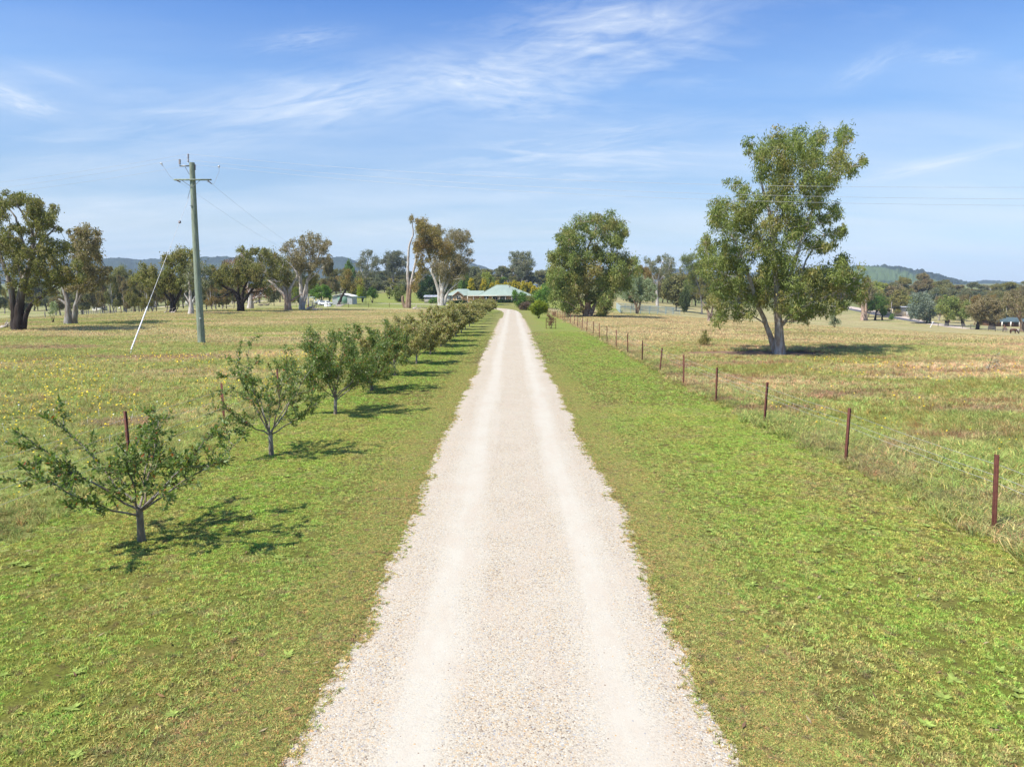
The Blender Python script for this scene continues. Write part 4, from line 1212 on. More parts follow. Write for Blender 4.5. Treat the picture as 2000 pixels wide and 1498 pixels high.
H('gum_tree', (563, 607), deep([(470, 492, 7, 6), (479, 497, 11, 7), (491, 494, 11, 7), (505, 492, 13, 7), (517, 490, 11, 6), (529, 498, 14, 9), (505, 505, 16, 10), (491, 509, 12, 10), (522, 512, 18, 12), (536, 506, 14, 10), (514, 526, 14, 10), (533, 529, 18, 12), (549, 527, 16, 12), (547, 513, 14, 11), (540, 544, 16, 9), (557, 541, 12, 10), (557, 554, 12, 7), (527, 543, 11, 7)], 4.5, 12, 1),
  [([(563, 609), (561, 585), (556, 577), (545, 566), (533, 554), (520, 546), (508, 541)], .62, .09), ([(562, 590), (558, 568), (543, 552), (526, 540), (510, 528), (495, 514)], .34, .07), ([(564, 595), (566, 566), (575, 549), (582, 538), (572, 521), (556, 507)], .34, .07), ([(570, 588), (578, 580), (590, 575)], .28, .10), ([(545, 553), (548, 538), (549, 520)], .22, .07), ([(526, 540), (512, 520), (500, 500)], .2, .06)],
  'spreading gum with peeling orange-streaked trunk and long white side limbs', 112, 'olive', rb=1.35, lai=1.8, leaf=(.40, .13), bark='pink', top='white', colh=(2.5, 4.5), twig=.05, minr=.05, tone=.95)
H('gum_tree', (590, 606), deep([(589, 469, 9, 7), (575, 476, 11, 8), (563, 480, 10, 7), (554, 487, 7, 6), (605, 467, 8, 8), (620, 465, 7, 8), (591, 481, 15, 10), (606, 481, 12, 10), (620, 479, 9, 10), (636, 474, 7, 7), (643, 474, 4, 4), (566, 493, 14, 10), (584, 498, 18, 12), (603, 495, 15, 10), (622, 491, 12, 10), (634, 487, 7, 7), (567, 505, 12, 9), (589, 512, 16, 12), (610, 508, 14, 10), (645, 507, 9, 7), (634, 513, 12, 8), (619, 519, 14, 8), (592, 529, 12, 10), (575, 525, 10, 10), (606, 532, 10, 8)], 5, 13, 1),
  [([(590, 608), (589, 580), (587, 555), (586, 530), (586, 500), (590, 472)], .55, .08), ([(591, 588), (600, 548), (612, 520), (625, 495), (634, 474)], .36, .07), ([(600, 550), (620, 532), (642, 512)], .18, .05), ([(589, 560), (580, 525), (568, 495), (560, 482)], .2, .06), ([(603, 540), (606, 505), (606, 470)], .18, .05), ([(590, 605), (597, 580), (600, 555)], .3, .2)],
  'tall slender white gum with see-through brownish crown, next to the orange-streaked gum', 113, 'brown', rb=1.25, lai=1.35, leaf=(.38, .12), bark='white', twig=.04, minr=.05)
H('gum_tree', (602, 605), deep([(605, 548, 11, 10), (605, 558, 9, 8), (611, 543, 8, 7)], 2, 14, 1), [([(602, 606), (602, 590), (600, 570), (605, 548)], .22, .06)],
  'young thin-stemmed gum tucked beside the tall slender white gum', 114, 'olive', rb=1.1, lai=1.7, leaf=(.36, .12), bark='tan', top='white', colh=(1, 2), twig=.03, minr=.04)
H('gum_tree', (661, 597), deep([(678, 543, 13, 9), (684, 553, 15, 9), (671, 553, 11, 7), (690, 562, 10, 7), (677, 534, 8, 6)], 3, 15, 1), [([(661, 598), (666, 582), (673, 570), (680, 558), (678, 545)], .45, .10), ([(673, 570), (684, 560), (690, 555)], .2, .06)],
  'small gum whose dark trunk leans across the front of the green-doored shed', 115, 'rust', rb=1.3, lai=1.9, leaf=(.42, .14), bark='dark', twig=.03, minr=.04)
H('acacia_tree', (1243, 613), deep([(1246, 543, 12, 9), (1264, 556, 12, 10), (1240, 556, 14, 12), (1274, 568, 9, 11), (1258, 571, 16, 11), (1234, 571, 14, 9), (1276, 582, 7, 9), (1224, 580, 9, 7), (1248, 582, 12, 7), (1266, 584, 10, 7)], 4, 16, 1),
  [([(1244, 614), (1243, 598), (1237, 585), (1234, 565)], .34, .08), ([(1244, 602), (1252, 588), (1262, 572)], .24, .07), ([(1243, 600), (1246, 580), (1246, 555)], .2, .06)],
  'rounded silvery green tree with short brown trunk inside the stockyard rails', 116, 'silver', rb=1.3, lai=2.2, leaf=(.36, .13), bark='tan', twig=.03, minr=.04, droop=.2)
H('gum_tree', (1371, 614), deep([(1346, 506, 16, 10), (1360, 528, 20, 14), (1345, 548, 14, 12), (1374, 512, 12, 12), (1384, 545, 14, 12), (1338, 526, 8, 9), (1352, 566, 12, 9), (1376, 570, 12, 9)], 3.5, 17, 1),
  [([(1371, 615), (1370, 590), (1366, 565), (1356, 535), (1348, 510)], .26, .07), ([(1370, 580), (1378, 555), (1376, 520)], .16, .06)],
  'thin-trunked pale gum partly behind the tall spreading gum', 117, 'bright', rb=1.2, lai=1.5, leaf=(.36, .11), bark='grey', twig=.03, minr=.035)
H('gum_tree', (1385, 629), deep([(1390, 590, 11, 11), (1380, 600, 7, 6), (1396, 578, 8, 8)], 1.8, 18, 1), [([(1385, 630), (1386, 615), (1380, 603), (1372, 590)], .34, .07), ([(1386, 616), (1392, 603), (1392, 590)], .22, .06)],
  'stunted gum with orange peeling stump-like trunk at the paddock edge', 118, 'olive', rb=.9, lai=1.5, leaf=(.3, .1), bark='pink', twig=.03, minr=.03)
H('gum_tree', (1688, 626), deep([(1684, 574, 11, 11), (1694, 562, 13, 11), (1700, 580, 8, 8), (1676, 590, 7, 7), (1690, 551, 9, 7)], 5, 19, 1), [([(1686, 627), (1686, 610), (1683, 590), (1680, 575)], .9, .2), ([(1691, 625), (1691, 600), (1692, 575), (1692, 560)], .55, .14)],
  'grey-trunked gum with a torn orange stub at its foot near the bitumen road', 119, 'brown', rb=2.2, lai=1.5, leaf=(.7, .22), bark='pink', top='grey', colh=(4, 8), twig=.05, minr=.07)
H('wattle_tree', (1710, 626), deep([(1712, 586, 14, 9), (1700, 592, 9, 8), (1723, 594, 11, 9), (1709, 601, 11, 7)], 4, 20, 1), [([(1709, 627), (1711, 612), (1712, 598), (1712, 585)], .35, .10), ([(1711, 610), (1720, 600)], .2, .08)],
  'dark green round-headed tree on a thin crooked stem at the road edge', 120, 'green', rb=2.0, lai=2.0, leaf=(.6, .22), bark='dark', twig=.05, minr=.06, tone=.9)
H('wattle_tree', (1723, 626), deep([(1724, 608, 9, 6), (1728, 614, 6, 4)], 3, 21, 1), [([(1723, 626), (1723, 615), (1724, 608)], .28, .10)],
  'smallest dark green roadside tree, half hidden by the round-headed one', 121, 'green', rb=1.6, lai=2.0, leaf=(.6, .22), bark='dark', twig=.05, minr=.06, tone=.85)
H('wattle_tree', (1744, 608), deep([(1748, 584, 10, 8), (1742, 592, 8, 7), (1754, 592, 7, 7)], 4, 22, 1), [([(1744, 609), (1745, 598), (1746, 588)], .4, .12)],
  'compact dark tree between the bitumen road and the cream shed', 122, 'dark', rb=2.2, lai=2.0, leaf=(.7, .26), bark='dark', twig=.05, minr=.07, tone=1.8)
H('acacia_tree', (1813, 632), deep([(1792, 584, 13, 9), (1812, 588, 13, 10), (1784, 600, 9, 11), (1800, 602, 17, 12), (1818, 602, 11, 12), (1792, 615, 13, 9), (1811, 617, 15, 9), (1824, 612, 7, 8)], 5, 23, 1),
  [([(1812, 633), (1810, 618), (1800, 602)], .5, .12), ([(1815, 633), (1817, 615), (1818, 600)], .4, .1)], 'blue-grey rounded tree beside the cream shed', 123, 'blue', rb=2.0, lai=2.3, leaf=(.6, .22), bark='dark', twig=.05, minr=.06, droop=.3)
H('gum_tree', (1849, 637), deep([(1850, 585, 13, 8), (1868, 589, 13, 9), (1840, 600, 11, 12), (1860, 602, 17, 12), (1880, 600, 12, 11), (1848, 616, 13, 9), (1870, 619, 15, 10), (1886, 614, 9, 9)], 5, 24, 1),
  [([(1849, 638), (1850, 620), (1856, 602)], .6, .12), ([(1882, 639), (1878, 622), (1872, 604)], .5, .12)], 'yellow-green gum, first past the blue-grey tree along the valley fence', 124, 'bright', rb=2.0, lai=2.1, leaf=(.6, .2), bark='dark', twig=.05, minr=.06, tone=1.1)
H('gum_tree', (1937, 644), deep([(1920, 589, 13, 9), (1936, 585, 13, 7), (1910, 604, 13, 12), (1930, 606, 18, 12), (1948, 601, 12, 11), (1914, 622, 13, 9), (1938, 622, 16, 9), (1951, 616, 9, 9), (1900, 612, 9, 10)], 5, 25, 1),
  [([(1937, 645), (1935, 628), (1925, 608)], .7, .14), ([(1938, 644), (1942, 625), (1945, 608)], .6, .12), ([(1909, 642), (1910, 625), (1912, 610)], .4, .1)],
  'rust-tinged gum with thick dark trunk, nearest the grazing horses', 125, 'brown', rb=2.0, lai=2.1, leaf=(.6, .2), bark='dark', twig=.05, minr=.06)
H('gum_tree', (1996, 648), deep([(1975, 580, 13, 8), (1992, 585, 13, 10), (1965, 592, 10, 9), (1985, 602, 14, 10), (2003, 605, 10, 12), (1975, 612, 9, 7), (1998, 618, 10, 6)], 5, 26, 1),
  [([(1998, 649), (1994, 626), (1980, 606), (1968, 595)], .5, .1), ([(1994, 622), (1990, 600), (1992, 585)], .4, .1)], 'brown gum with pale crooked limbs in front of the valley house', 126, 'brown', rb=2.0, lai=1.6, leaf=(.6, .2), bark='tan', twig=.05, minr=.07)

# ------------------------------------------------------------------ shrubs and small garden plants
def shrub(base, ells, label, seed, pal, name='shrub', cat='shrub', rb=.45, lai=2.2, leaf=(.16, .06), bark='dark', depth=1.0, limbs=None, minr=.01, droop=.1, tone=1.0, tr=.06, **kw):
    u, v = base
    top = min(e[1] for e in ells)
    if limbs is None:
        limbs = [([(u, v), (u, v * .7 + top * .3), (u + 1, (v + top) / 2)], tr, tr * .4)] + [([(u, v), (u + dx * .4, v * .75 + top * .25), (u + dx, (v + top) / 2)], tr * .7, tr * .3) for dx in (-5, 5)]
    return hero_tree(name, base, deep(ells, depth, seed, 1), limbs, label, seed, pal, rb=rb, lai=lai, leaf=leaf, bark=bark, twig=.012, minr=minr, droop=droop, tone=tone, cat=cat, kid='foliage', **kw)


shrub((1052, 622), [(1052, 604, 16, 12), (1043, 607, 9, 9), (1062, 606, 8, 9), (1052, 597, 11, 6)], 'neat rounded yellow-green shrub on the lawn beside the driveway bend', 201, 'lime', tone=.80, rb=.6, leaf=(.22, .09), depth=1.2, lai=2.6)
shrub((1027, 606), [(1027, 597, 11, 8), (1020, 601, 6, 5), (1034, 600, 6, 6)], 'low purplish brown shrub next to the yellow-green one', 202, 'purple', rb=.6, leaf=(.24, .09), depth=1.0, lai=2.2, tone=1.5)
shrub((1037, 601), [(1037, 588, 13, 7), (1027, 591, 8, 6), (1047, 590, 8, 6)], 'olive flat-topped shrub behind the purplish brown shrub', 203, 'bright', rb=.8, leaf=(.3, .1), depth=1.5)
shrub((1013, 602), [(1013, 592, 8, 8), (1011, 580, 8, 7), (1006, 572, 5, 4), (1020, 577, 6, 6), (1016, 585, 9, 7)], 'bright green garden tree in front of the house verandah end', 204, 'green', name='garden_tree', cat='tree', rb=1.1, leaf=(.36, .14), depth=2, bark='tan', tr=.12, minr=.02, tone=1.15)
shrub((1060, 603), [(1060, 572, 12, 9), (1052, 580, 9, 8), (1068, 580, 9, 8), (1060, 588, 13, 7), (1062, 563, 8, 6)], 'leafy bright green tree between the house and the rounded gum', 205, 'green', name='garden_tree', cat='tree', rb=1.4, leaf=(.4, .16), depth=3, bark='tan', tr=.2, minr=.03, tone=1.35)
shrub((839, 588.5), [(840, 548, 12, 7), (830, 558, 13, 9), (852, 558, 13, 9), (823, 570, 11, 9), (840, 570, 17, 10), (857, 571, 11, 9), (830, 580, 12, 7), (850, 581, 12, 7), (866, 575, 8, 7)], 'dense dark green rounded tree between the leaning gum and the grey shed', 206, 'dark', name='garden_tree', cat='tree', rb=1.6, leaf=(.42, .18), depth=4, lai=3, tr=.3, minr=.04, tone=1.15)
shrub((848, 593), [(848, 587, 9, 5), (842, 589, 5, 4), (855, 588, 5, 4)], 'low bright green bush at the foot of the grey shed', 207, 'green', rb=.8, leaf=(.3, .12), depth=1.3, tone=1.2)
shrub((1378, 676), [(1378, 663, 9, 8), (1372, 666, 6, 6), (1385, 664, 6, 7), (1378, 652, 6, 6), (1374, 657, 5, 5)], 'small brownish bush standing in the dry paddock before the tall spreading gum', 208, 'olive', rb=.24, leaf=(.12, .035), depth=.5, lai=1.1, tr=.025, minr=.008)
shrub((1630, 641), [(1630, 630, 8, 7), (1629, 620, 7, 6), (1631, 612, 5, 6)], 'green sapling alone in the paddock just past the tall spreading gum', 209, 'silver', name='sapling', cat='sapling', rb=.7, leaf=(.26, .08), depth=1, lai=1.8, tr=.05, minr=.015, tone=.8)
shrub((1928, 726), [(1944, 704, 9, 10), (1940, 714, 7, 8), (1950, 712, 7, 7), (1936, 722, 7, 5), (1947, 692, 6, 6), (1930, 712, 4, 8)], 'wispy white-tufted dead sapling in the wind-bent grass', 210, 'fluff', name='sapling', cat='sapling', rb=.16, leaf=(.05, .03), depth=.3, lai=.16, limbs=[([(1928, 727), (1933, 712), (1939, 695)], .022, .008), ([(1930, 722), (1940, 714), (1950, 706)], .012, .006)], bark='brown', minr=.004)
shrub((1752, 625), [(1742, 618, 5, 5), (1741, 624, 4, 3)], 'small green bush on the verge of the bitumen road', 211, 'green', rb=1.0, leaf=(.5, .2), depth=1.2, minr=.03)
shrub((412, 635), [(412, 620, 1, 1)], 'x', 299, 'green') if False else None
shrub((82, 632), [(104, 602, 8, 7), (101, 610, 6, 5), (106, 594, 5, 5)], 'young pale green sapling between the two big gums', 212, 'silver', name='sapling', cat='sapling', rb=.8, leaf=(.3, .1), depth=1, lai=1.5, tr=.05, minr=.02, limbs=[([(103, 630), (103, 615), (104, 600)], .06, .03)]) if False else shrub((103, 631), [(104, 602, 8, 7), (101, 610, 6, 5), (106, 594, 5, 5)], 'young pale green sapling between the two big gums', 212, 'silver', name='sapling', cat='sapling', rb=.8, leaf=(.3, .1), depth=1, lai=1.5, tr=.05, minr=.02)
shrub((628, 597), [(628, 568, 13, 7), (616, 573, 9, 6), (641, 571, 10, 7), (626, 578, 14, 6), (646, 578, 7, 6), (634, 563, 9, 5)], 'wide bright green shade tree over the white cars', 213, 'green', name='garden_tree', cat='tree', rb=1.4, leaf=(.42, .17), depth=3, lai=2.4, tr=.25, minr=.03, tone=1.25)
shrub((583, 592), [(580, 575, 9, 8), (574, 582, 8, 7), (588, 584, 8, 8), (582, 566, 6, 5)], 'yellow-green bush behind the orange-streaked gum', 214, 'lime', rb=1.3, leaf=(.42, .16), depth=2.5, tone=.55, tr=.2, minr=.03)
shrub((708, 591), [(708, 552, 5, 6), (706, 562, 7, 7), (710, 572, 8, 8), (703, 577, 6, 6), (714, 578, 5, 6)], 'slender golden-lime poplar beside the shed awning', 215, 'lime', name='poplar_tree', cat='tree', rb=1.0, leaf=(.36, .16), depth=1.3, tr=.16, minr=.02, tone=1.0)
shrub((727, 592), [(727, 569, 9, 5), (722, 575, 7, 5), (733, 575, 7, 5), (727, 578, 8, 4)], 'round dark green tree on a pale stem in the green yard', 216, 'green', name='garden_tree', cat='tree', rb=1.2, leaf=(.4, .16), depth=1.8, tr=.14, minr=.02, tone=.85)
shrub((760, 584), [(760, 568, 5, 4), (758, 573, 5, 4), (763, 573, 4, 4)], 'lone small olive tree on the hillside above the yard', 217, 'olive', name='young_tree', cat='tree', rb=1.2, leaf=(.5, .2), depth=1.5, tr=.16, minr=.03, tone=1.3)
shrub((780, 590), [(780, 566, 9, 7), (774, 574, 8, 8), (786, 575, 8, 8), (780, 583, 11, 6)], 'soft green bushy tree left of the leaning gum', 218, 'bright', name='garden_tree', cat='tree', rb=1.5, leaf=(.45, .16), depth=2.5, tr=.2, minr=.03)
shrub((903, 591), [(903, 580, 4, 6), (903, 586, 5, 5), (903, 574, 2, 4)], 'narrow dark green conifer before the orange gable', 219, 'dark', name='conifer', cat='tree', rb=.8, leaf=(.3, .1), depth=.8, lai=2.6, tone=1.5)

# dead red-leaved sapling in a wire guard
root, Yg = shrub((1076, 642), [(1078, 622, 7, 4), (1073, 628, 6, 4), (1081, 628, 6, 4), (1076, 635, 4, 4), (1071, 617, 4, 4), (1082, 614, 4, 4)], 'dead red-leaved sapling inside a light wire tree guard', 220, 'pinkdead', name='sapling', cat='sapling', rb=.3, leaf=(.11, .05), depth=.35, lai=1.0, bark='brown', tr=.03)
M['wire'] = plain('galvanised_wire', (.46, .46, .45), .5, .15, 4, .5, .3)
M['rust'] = plain('rusted_steel', (.125, .048, .03), .8, .35, 9, .25, .2, .3)
mb = MB(); s_ = .55
for dx, dy in ((-s_, -s_), (s_, -s_), (s_, s_), (-s_, s_)): mb.tube([[dx, dy, -.1], [dx, dy, 1.15]], .018, 5)
for h in (.05, .4, .75, 1.1):
    mb.tube([[-s_, -s_, h], [s_, -s_, h], [s_, s_, h], [-s_, s_, h], [-s_, -s_, h]], .008, 4)
g = root.location
tag(mb.build('tree_guard', M['rust'], None, False, tuple(g)), 'square rusty wire guard around the dead red-leaved sapling', 'tree guard')

# ------------------------------------------------------------------ fruit trees along the drive
def fruit_tree(seed, h, spread, nleaf, leaf, pal, sparse=False, trunk_h=.5, minr=.0035):
    rng = rs(seed); wb, lb = MB(), MB()
    tips = []
    col = np.array([.33, .31, .27])
    th = trunk_h
    lean = rng.normal(size=2) * .04
    top = np.array([lean[0], lean[1], th])
    wb.tube([[0, 0, -.08], [lean[0] * .3, lean[1] * .3, th * .4], top], [.07, .055, .052], 9, col)
    n1 = 9 if sparse else 10
    segs = []
    for i in range(n1):
        a = i * 2 * math.pi / n1 + rng.uniform(-.35, .35)
        el = rng.uniform(.5, 1.3) if sparse and i % 3 else rng.uniform(.45, 1.2) if not sparse else rng.uniform(.42, .62)
        L = (h - th) / max(math.sin(el), .62) * rng.uniform(.72, .92)
        L = min(L, spread / 2 / max(math.cos(el), .3) * 1.05)
        d = np.array([math.cos(a) * math.cos(el), math.sin(a) * math.cos(el), math.sin(el)])
        t = np.linspace(0, 1, 8)[:, None]
        P = top - np.array([0, 0, rng.uniform(0, .16)]) + d * L * t
        P[:, 2] += (t[:, 0] ** 2) * .10 * L
        P[1:] += rng.normal(size=(7, 3)) * .022
        wb.tube(P, np.linspace(.021, .005, 8), 6, col * .85)
        segs.append(P)
        for j in range(7 if sparse else 9):
            u = rng.uniform(.18, .98); k = u * 7; k0 = min(int(k), 6); s = P[k0] * (1 - (k - k0)) + P[k0 + 1] * (k - k0)
            dd = d + rng.normal(size=3) * .65; dd[2] = abs(dd[2]) * .8 + .12; dd /= np.linalg.norm(dd)
            L2 = rng.uniform(.3, .75) * (1.15 - .45 * u) * h / 2.6
            Q = s + dd * L2 * np.linspace(0, 1, 5)[:, None] + np.vstack([np.zeros(3), rng.normal(size=(4, 3)) * .02])
            wb.tube(Q, np.linspace(.009, minr, 5), 4, col * .8, cap=False); segs.append(Q)
            for q in range(3 if sparse else 4):
                b = Q[rng.randint(1, 5)]; e = dd * .8 + rng.normal(size=3) * .6; e[2] += .2; e /= np.linalg.norm(e)
                L3 = rng.uniform(.12, .34); T = b + e * L3 * np.linspace(0, 1, 3)[:, None]
                wb.tube(T, [minr * 1.2, minr, minr * .7], 3, col * .7, cap=False); segs.append(T); segs.append(T)
    # leaves sit along the twigs, clustered to the ends
    ctr = []; dirs = []
    w = np.array([np.linalg.norm(s[-1] - s[0]) for s in segs]); w /= w.sum()
    idx = rng.choice(len(segs), nleaf, p=w)
    for i in idx:
        s = segs[i]; u = rng.rand() ** .6 * (len(s) - 1); k0 = min(int(u), len(s) - 2); f = u - k0
        if len(s) == 8 and u < 3: u = 3 + u; k0 = min(int(u), 6); f = min(u - k0, 1)
        p = s[k0] * (1 - f) + s[k0 + 1] * f; d = s[k0 + 1] - s[k0]; d = d / (np.linalg.norm(d) + 1e-9)
        ctr.append(p); dirs.append(d)
    ctr = np.array(ctr); dirs = np.array(dirs)
    D = dirs * .7 + rng.normal(size=ctr.shape) * .75; D[:, 2] += .1; D /= np.linalg.norm(D, axis=1)[:, None]
    L = leaf[0] * (.6 + .7 * rng.rand(nleaf)); W = leaf[1] * (.7 + .6 * rng.rand(nleaf))
    ctr = ctr + D * (L * .5)[:, None] + rng.normal(size=ctr.shape) * (.015 if sparse else .05)
    v, f = leaf_quads(ctr, D, L, W, rng)
    cols = np.array(PAL[pal])[rng.choice(4, nleaf, p=[.4, .3, .12, .18])] * (.7 + .6 * rng.rand(nleaf))[:, None]
    od = rng.rand(nleaf) < .03; cols[od] = np.array([.40, .28, .05])
    od = rng.rand(nleaf) < .018; cols[od] = np.array([.35, .10, .04])
    lb.add(v, f, np.repeat(cols, 4, axis=0))
    return wb, lb


FR_G = 'row of small fruit trees along the driveway'
def ftree(loc, label, rz=0, **kw):
    wb, lb = fruit_tree(**kw)
    root = empty('fruit_tree', tuple(loc), label, 'fruit tree', FR_G, rz)
    wb.build('trunk', M['bark'], root, True); lb.build('crown', M['gloss_leaf'], root)
    return root


FX = -5.85
ftree(hit(277, 1058), 'wide sparse low fruit tree, first of the row, with open spreading branches', seed=301, h=2.12, spread=3.2, nleaf=8000, leaf=(.078, .032), pal='medlar', sparse=True, trunk_h=.58)
ftree(hit(530, 890), 'thin twiggy fruit tree with forked lichen-grey trunk, second in the row', seed=305, h=2.65, spread=2.2, nleaf=7500, leaf=(.075, .03), pal='medlar', sparse=True, trunk_h=.62)
ftree(hit(655, 810), 'half-dense fruit tree with upswept shoots, third in the row', seed=309, h=2.75, spread=2.8, nleaf=17000, leaf=(.080, .036), pal='medlar', trunk_h=.62)
ftree(hit(726, 764), 'thick multi-stemmed fruit tree with crown low to the grass, fourth in the row', seed=313, h=2.95, spread=2.9, nleaf=24000, leaf=(.085, .038), pal='medlar', trunk_h=.35)
rngf = rs(77)
variants = []
px_rest = [(772, 734), (813.5, 711), (841, 692), (861, 677), (875, 667), (890, 656.6), (901, 650.5), (909, 644), (917, 639), (925, 632.5), (931, 628), (936, 624), (941, 620), (946, 616.5), (951, 613.5), (955, 611), (959, 609)]
ords = ['fifth', 'sixth', 'seventh', 'eighth', 'ninth', 'tenth', 'eleventh', 'twelfth', 'thirteenth', 'fourteenth', 'fifteenth', 'sixteenth', 'seventeenth', 'eighteenth', 'nineteenth', 'twentieth', 'last']
for i, (u, v) in enumerate(px_rest):
    p = hit(u, v)
    lb_ = 'bushy russet-green fruit tree, %s in the row from the near end' % ords[i] if i < 16 else 'bushy russet-green fruit tree at the far end of the row by the driveway bend'
    if i < 5:
        t = ftree(p, lb_, 0, seed=320 + i, h=2.8, spread=2.8, nleaf=24000, leaf=(.095, .045) if i < 2 else (.13, .06), pal='medlar2' if i else 'medlar2', trunk_h=.6, minr=.006)
        variants.append(t)
    else:
        s = rngf.uniform(.93, 1.1)
        t = dup_thing(variants[1 + i % 4], tuple(p), rngf.uniform(0, 6.28), (s * 1.05, s * 1.05, s), lb_)

# ------------------------------------------------------------------ star-picket wire fences
def picket_mb(h, rng):
    mb = MB(); arms = []
    for k in range(3):
        a = k * 2.094 + .5; d = np.array([math.cos(a), math.sin(a)]); n = np.array([-d[1], d[0]]) * .0045
        L = .036
        v = []
        for z in (-.3, h):
            for q in (n, -n):
                v += [[q[0], q[1], z], [d[0] * L + q[0], d[1] * L + q[1], z - (.012 if z > 0 and k == 1 else 0)]]
        f = [[0, 1, 5, 4], [3, 2, 6, 7], [1, 3, 7, 5], [4, 5, 7, 6]]
        mb.add(v, f)
    for z in np.arange(.15, h - .05, .11):      # tie holes with bright wear
        mb.box((.020, .012, z), (.007, .007, .007), .5, (2.5, 2.2, 2.0))
    return mb


def wire_fence(name, X, posts, label, mesh=True, top=1.22, seed=1, wr=.0034):
    rng = rs(seed)
    root = empty(name, (X, posts[0], float(gz(X, posts[0]))), label, 'fence')
    O = np.array(root.location)
    src = None; tops = []
    for i, y in enumerate(posts):
        z = float(gz(X, y)); x = X + rng.normal() * .03
        h = top * rng.uniform(.97, 1.04)
        if src is None:
            src = picket_mb(top, rng).build('post', M['picket'], root); o = src
        else:
            o = src.copy(); COL.objects.link(o); o.parent = root
        o.location = (x - O[0], y - O[1], z - O[2]); o.rotation_euler = (rng.normal() * .025, rng.normal() * .03, rng.rand() * 6.28)
        o.scale = (1.15, 1.15, h / top)
        tops.append((x, y, z))
    T = np.array(tops)
    def line(hh, r, sag=.02):
        P = []
        for a, b in zip(T[:-1], T[1:]):
            for t in (0, .25, .5, .75):
                p = a + (b - a) * t; P.append([p[0] + .03, p[1], p[2] + hh - sag * 4 * t * (1 - t) + rng.normal() * .004])
        P.append([T[-1][0] + .03, T[-1][1], T[-1][2] + hh])
        return np.array(P) - O, r
    for hh in ([1.17, .98, .86] if mesh else [1.12, .85, .58, .3]):
        P, r = line(hh, wr)
        mb = MB(); mb.tube(P, r, 4); mb.build('wire', M['wire'], root)
    if mesh:
        mb = MB()
        for hh in (.80, .64, .49, .35, .22, .10):
            P, r = line(hh, wr * .8, .012); mb.tube(P, r, 3)
        for a, b in zip(T[:9], T[1:10]):
            n = int(np.linalg.norm(b - a) / .30)
            for k in range(1, n):
                p = a + (b - a) * k / n - O + np.array([.03, 0, 0])
                mb.tube([p + np.array([0, 0, .10]), p + np.array([0, 0, .80])], wr * .7, 3)
        mb.build('mesh_netting', M['wire_rusty'], root)
    return root


M['picket'] = plain('picket_steel', (.105, .036, .024), .75, .35, 9, .3, .1, .3)
M['wire_rusty'] = plain('rusty_wire', (.20, .15, .12), .6, .2, 4, .4, .4)
yy = [hit(1927, 1045)[1], hit(1653, 910)[1], hit(1507, 821)[1], hit(1413, 780)[1], hit(1350, 748)[1], hit(1302, 726)[1], hit(1265, 708)[1]]
posts = [yy[0] - 5.4, yy[0], yy[0] + 5.2]
y = posts[-1]
while y < 158: y += 5.35; posts.append(y)
wire_fence('picket_fence', 7.95, posts, 'rusty steel picket fence with wire netting beside the dry paddock', True, 1.32, 5)
yl = hit(434, 832)[1]
posts = [yl - 10.9, yl - 5.5, yl] + [yl + 5.5 * k for k in range(1, 26)]
wire_fence('picket_fence', float(hit(434, 832)[0]), posts, 'rusty steel picket fence behind the row of fruit trees', False, 1.32, 6)

# ------------------------------------------------------------------ power pole
PB = hit(394, 672)
PY = PB[1]; kp = ppm(PY)
M['pole'] = None
t = NT('weathered_pole'); p = t.n('ShaderNodeTexCoord').outputs['Object']
n1 = t.noise(t.mapping(p, (6, 6, .5)), 2.0, 7, .7); n2 = t.noise(t.mapping(p, (20, 20, .6)), 2.0, 4)
c = t.ramp(n1, [(.32, (.17, .19, .14)), (.5, (.27, .32, .23)), (.68, (.36, .36, .29))])
c = t.mix(t.ramp(n2, [(.50, 0.0), (.60, .75)]), c, (.10, .095, .075))
M['pole'] = t.finish(c, .9, .2, t.bump(n2, .5, .02))
M['steel'] = plain('galvanised_steel', (.22, .23, .24), .5, .2, 3, .5, .5)
M['porcelain'] = plain('grey_brown_porcelain', (.16, .12, .11), .25, .2, 5, .6)
M['white'] = plain('white_plastic', (.75, .74, .74), .45, .05, 2, .4)
root = empty('power_pole', tuple(PB), 'tall weathered grey-green timber power pole with a crossarm near its top', 'power pole')
top = at(375, 318, PY) - PB
mb = MB(); n = 14; tt = np.linspace(0, 1, n)[:, None]
P = np.array([0, 0, -.3]) * (1 - tt) + top * tt; P[:, 0] += np.sin(tt[:, 0] * 3.1) * -.05
mb.tube(P, np.linspace(.30, .205, n), 16); mb.build('pole', M['pole'], root, True)


def T(u, v, dy=0): return at(u, v, PY + dy) - PB


ca, cb_ = T(340, 350, -.25), T(413, 353, -.25)
mb = MB(); d = cb_ - ca; mid = (ca + cb_) / 2
mb.box(mid, (np.linalg.norm(d), .10, .12), 0, None); o = mb.build('crossarm', M['pole'], root); 
mb = MB()
for s, e in (((354, 352), (375, 366)), ((391, 352), (376, 366))): mb.tube([T(*s, -.27), T(*e, -.25)], .022, 5)
mb.build('brace', M['steel'], root)
for s, e in (((344, 352), (352, 356)), ((404, 352), (413, 359))):
    mb = MB(); a, b = T(*s, -.3), T(*e, -.35); mb.tube([a, b], .025, 5)
    for q in np.linspace(.35, 1, 4): mb.tube([a + (b - a) * (q - .05), a + (b - a) * q], [.055, .055], 8)
    mb.build('strain_insulator', M['porcelain'], root)
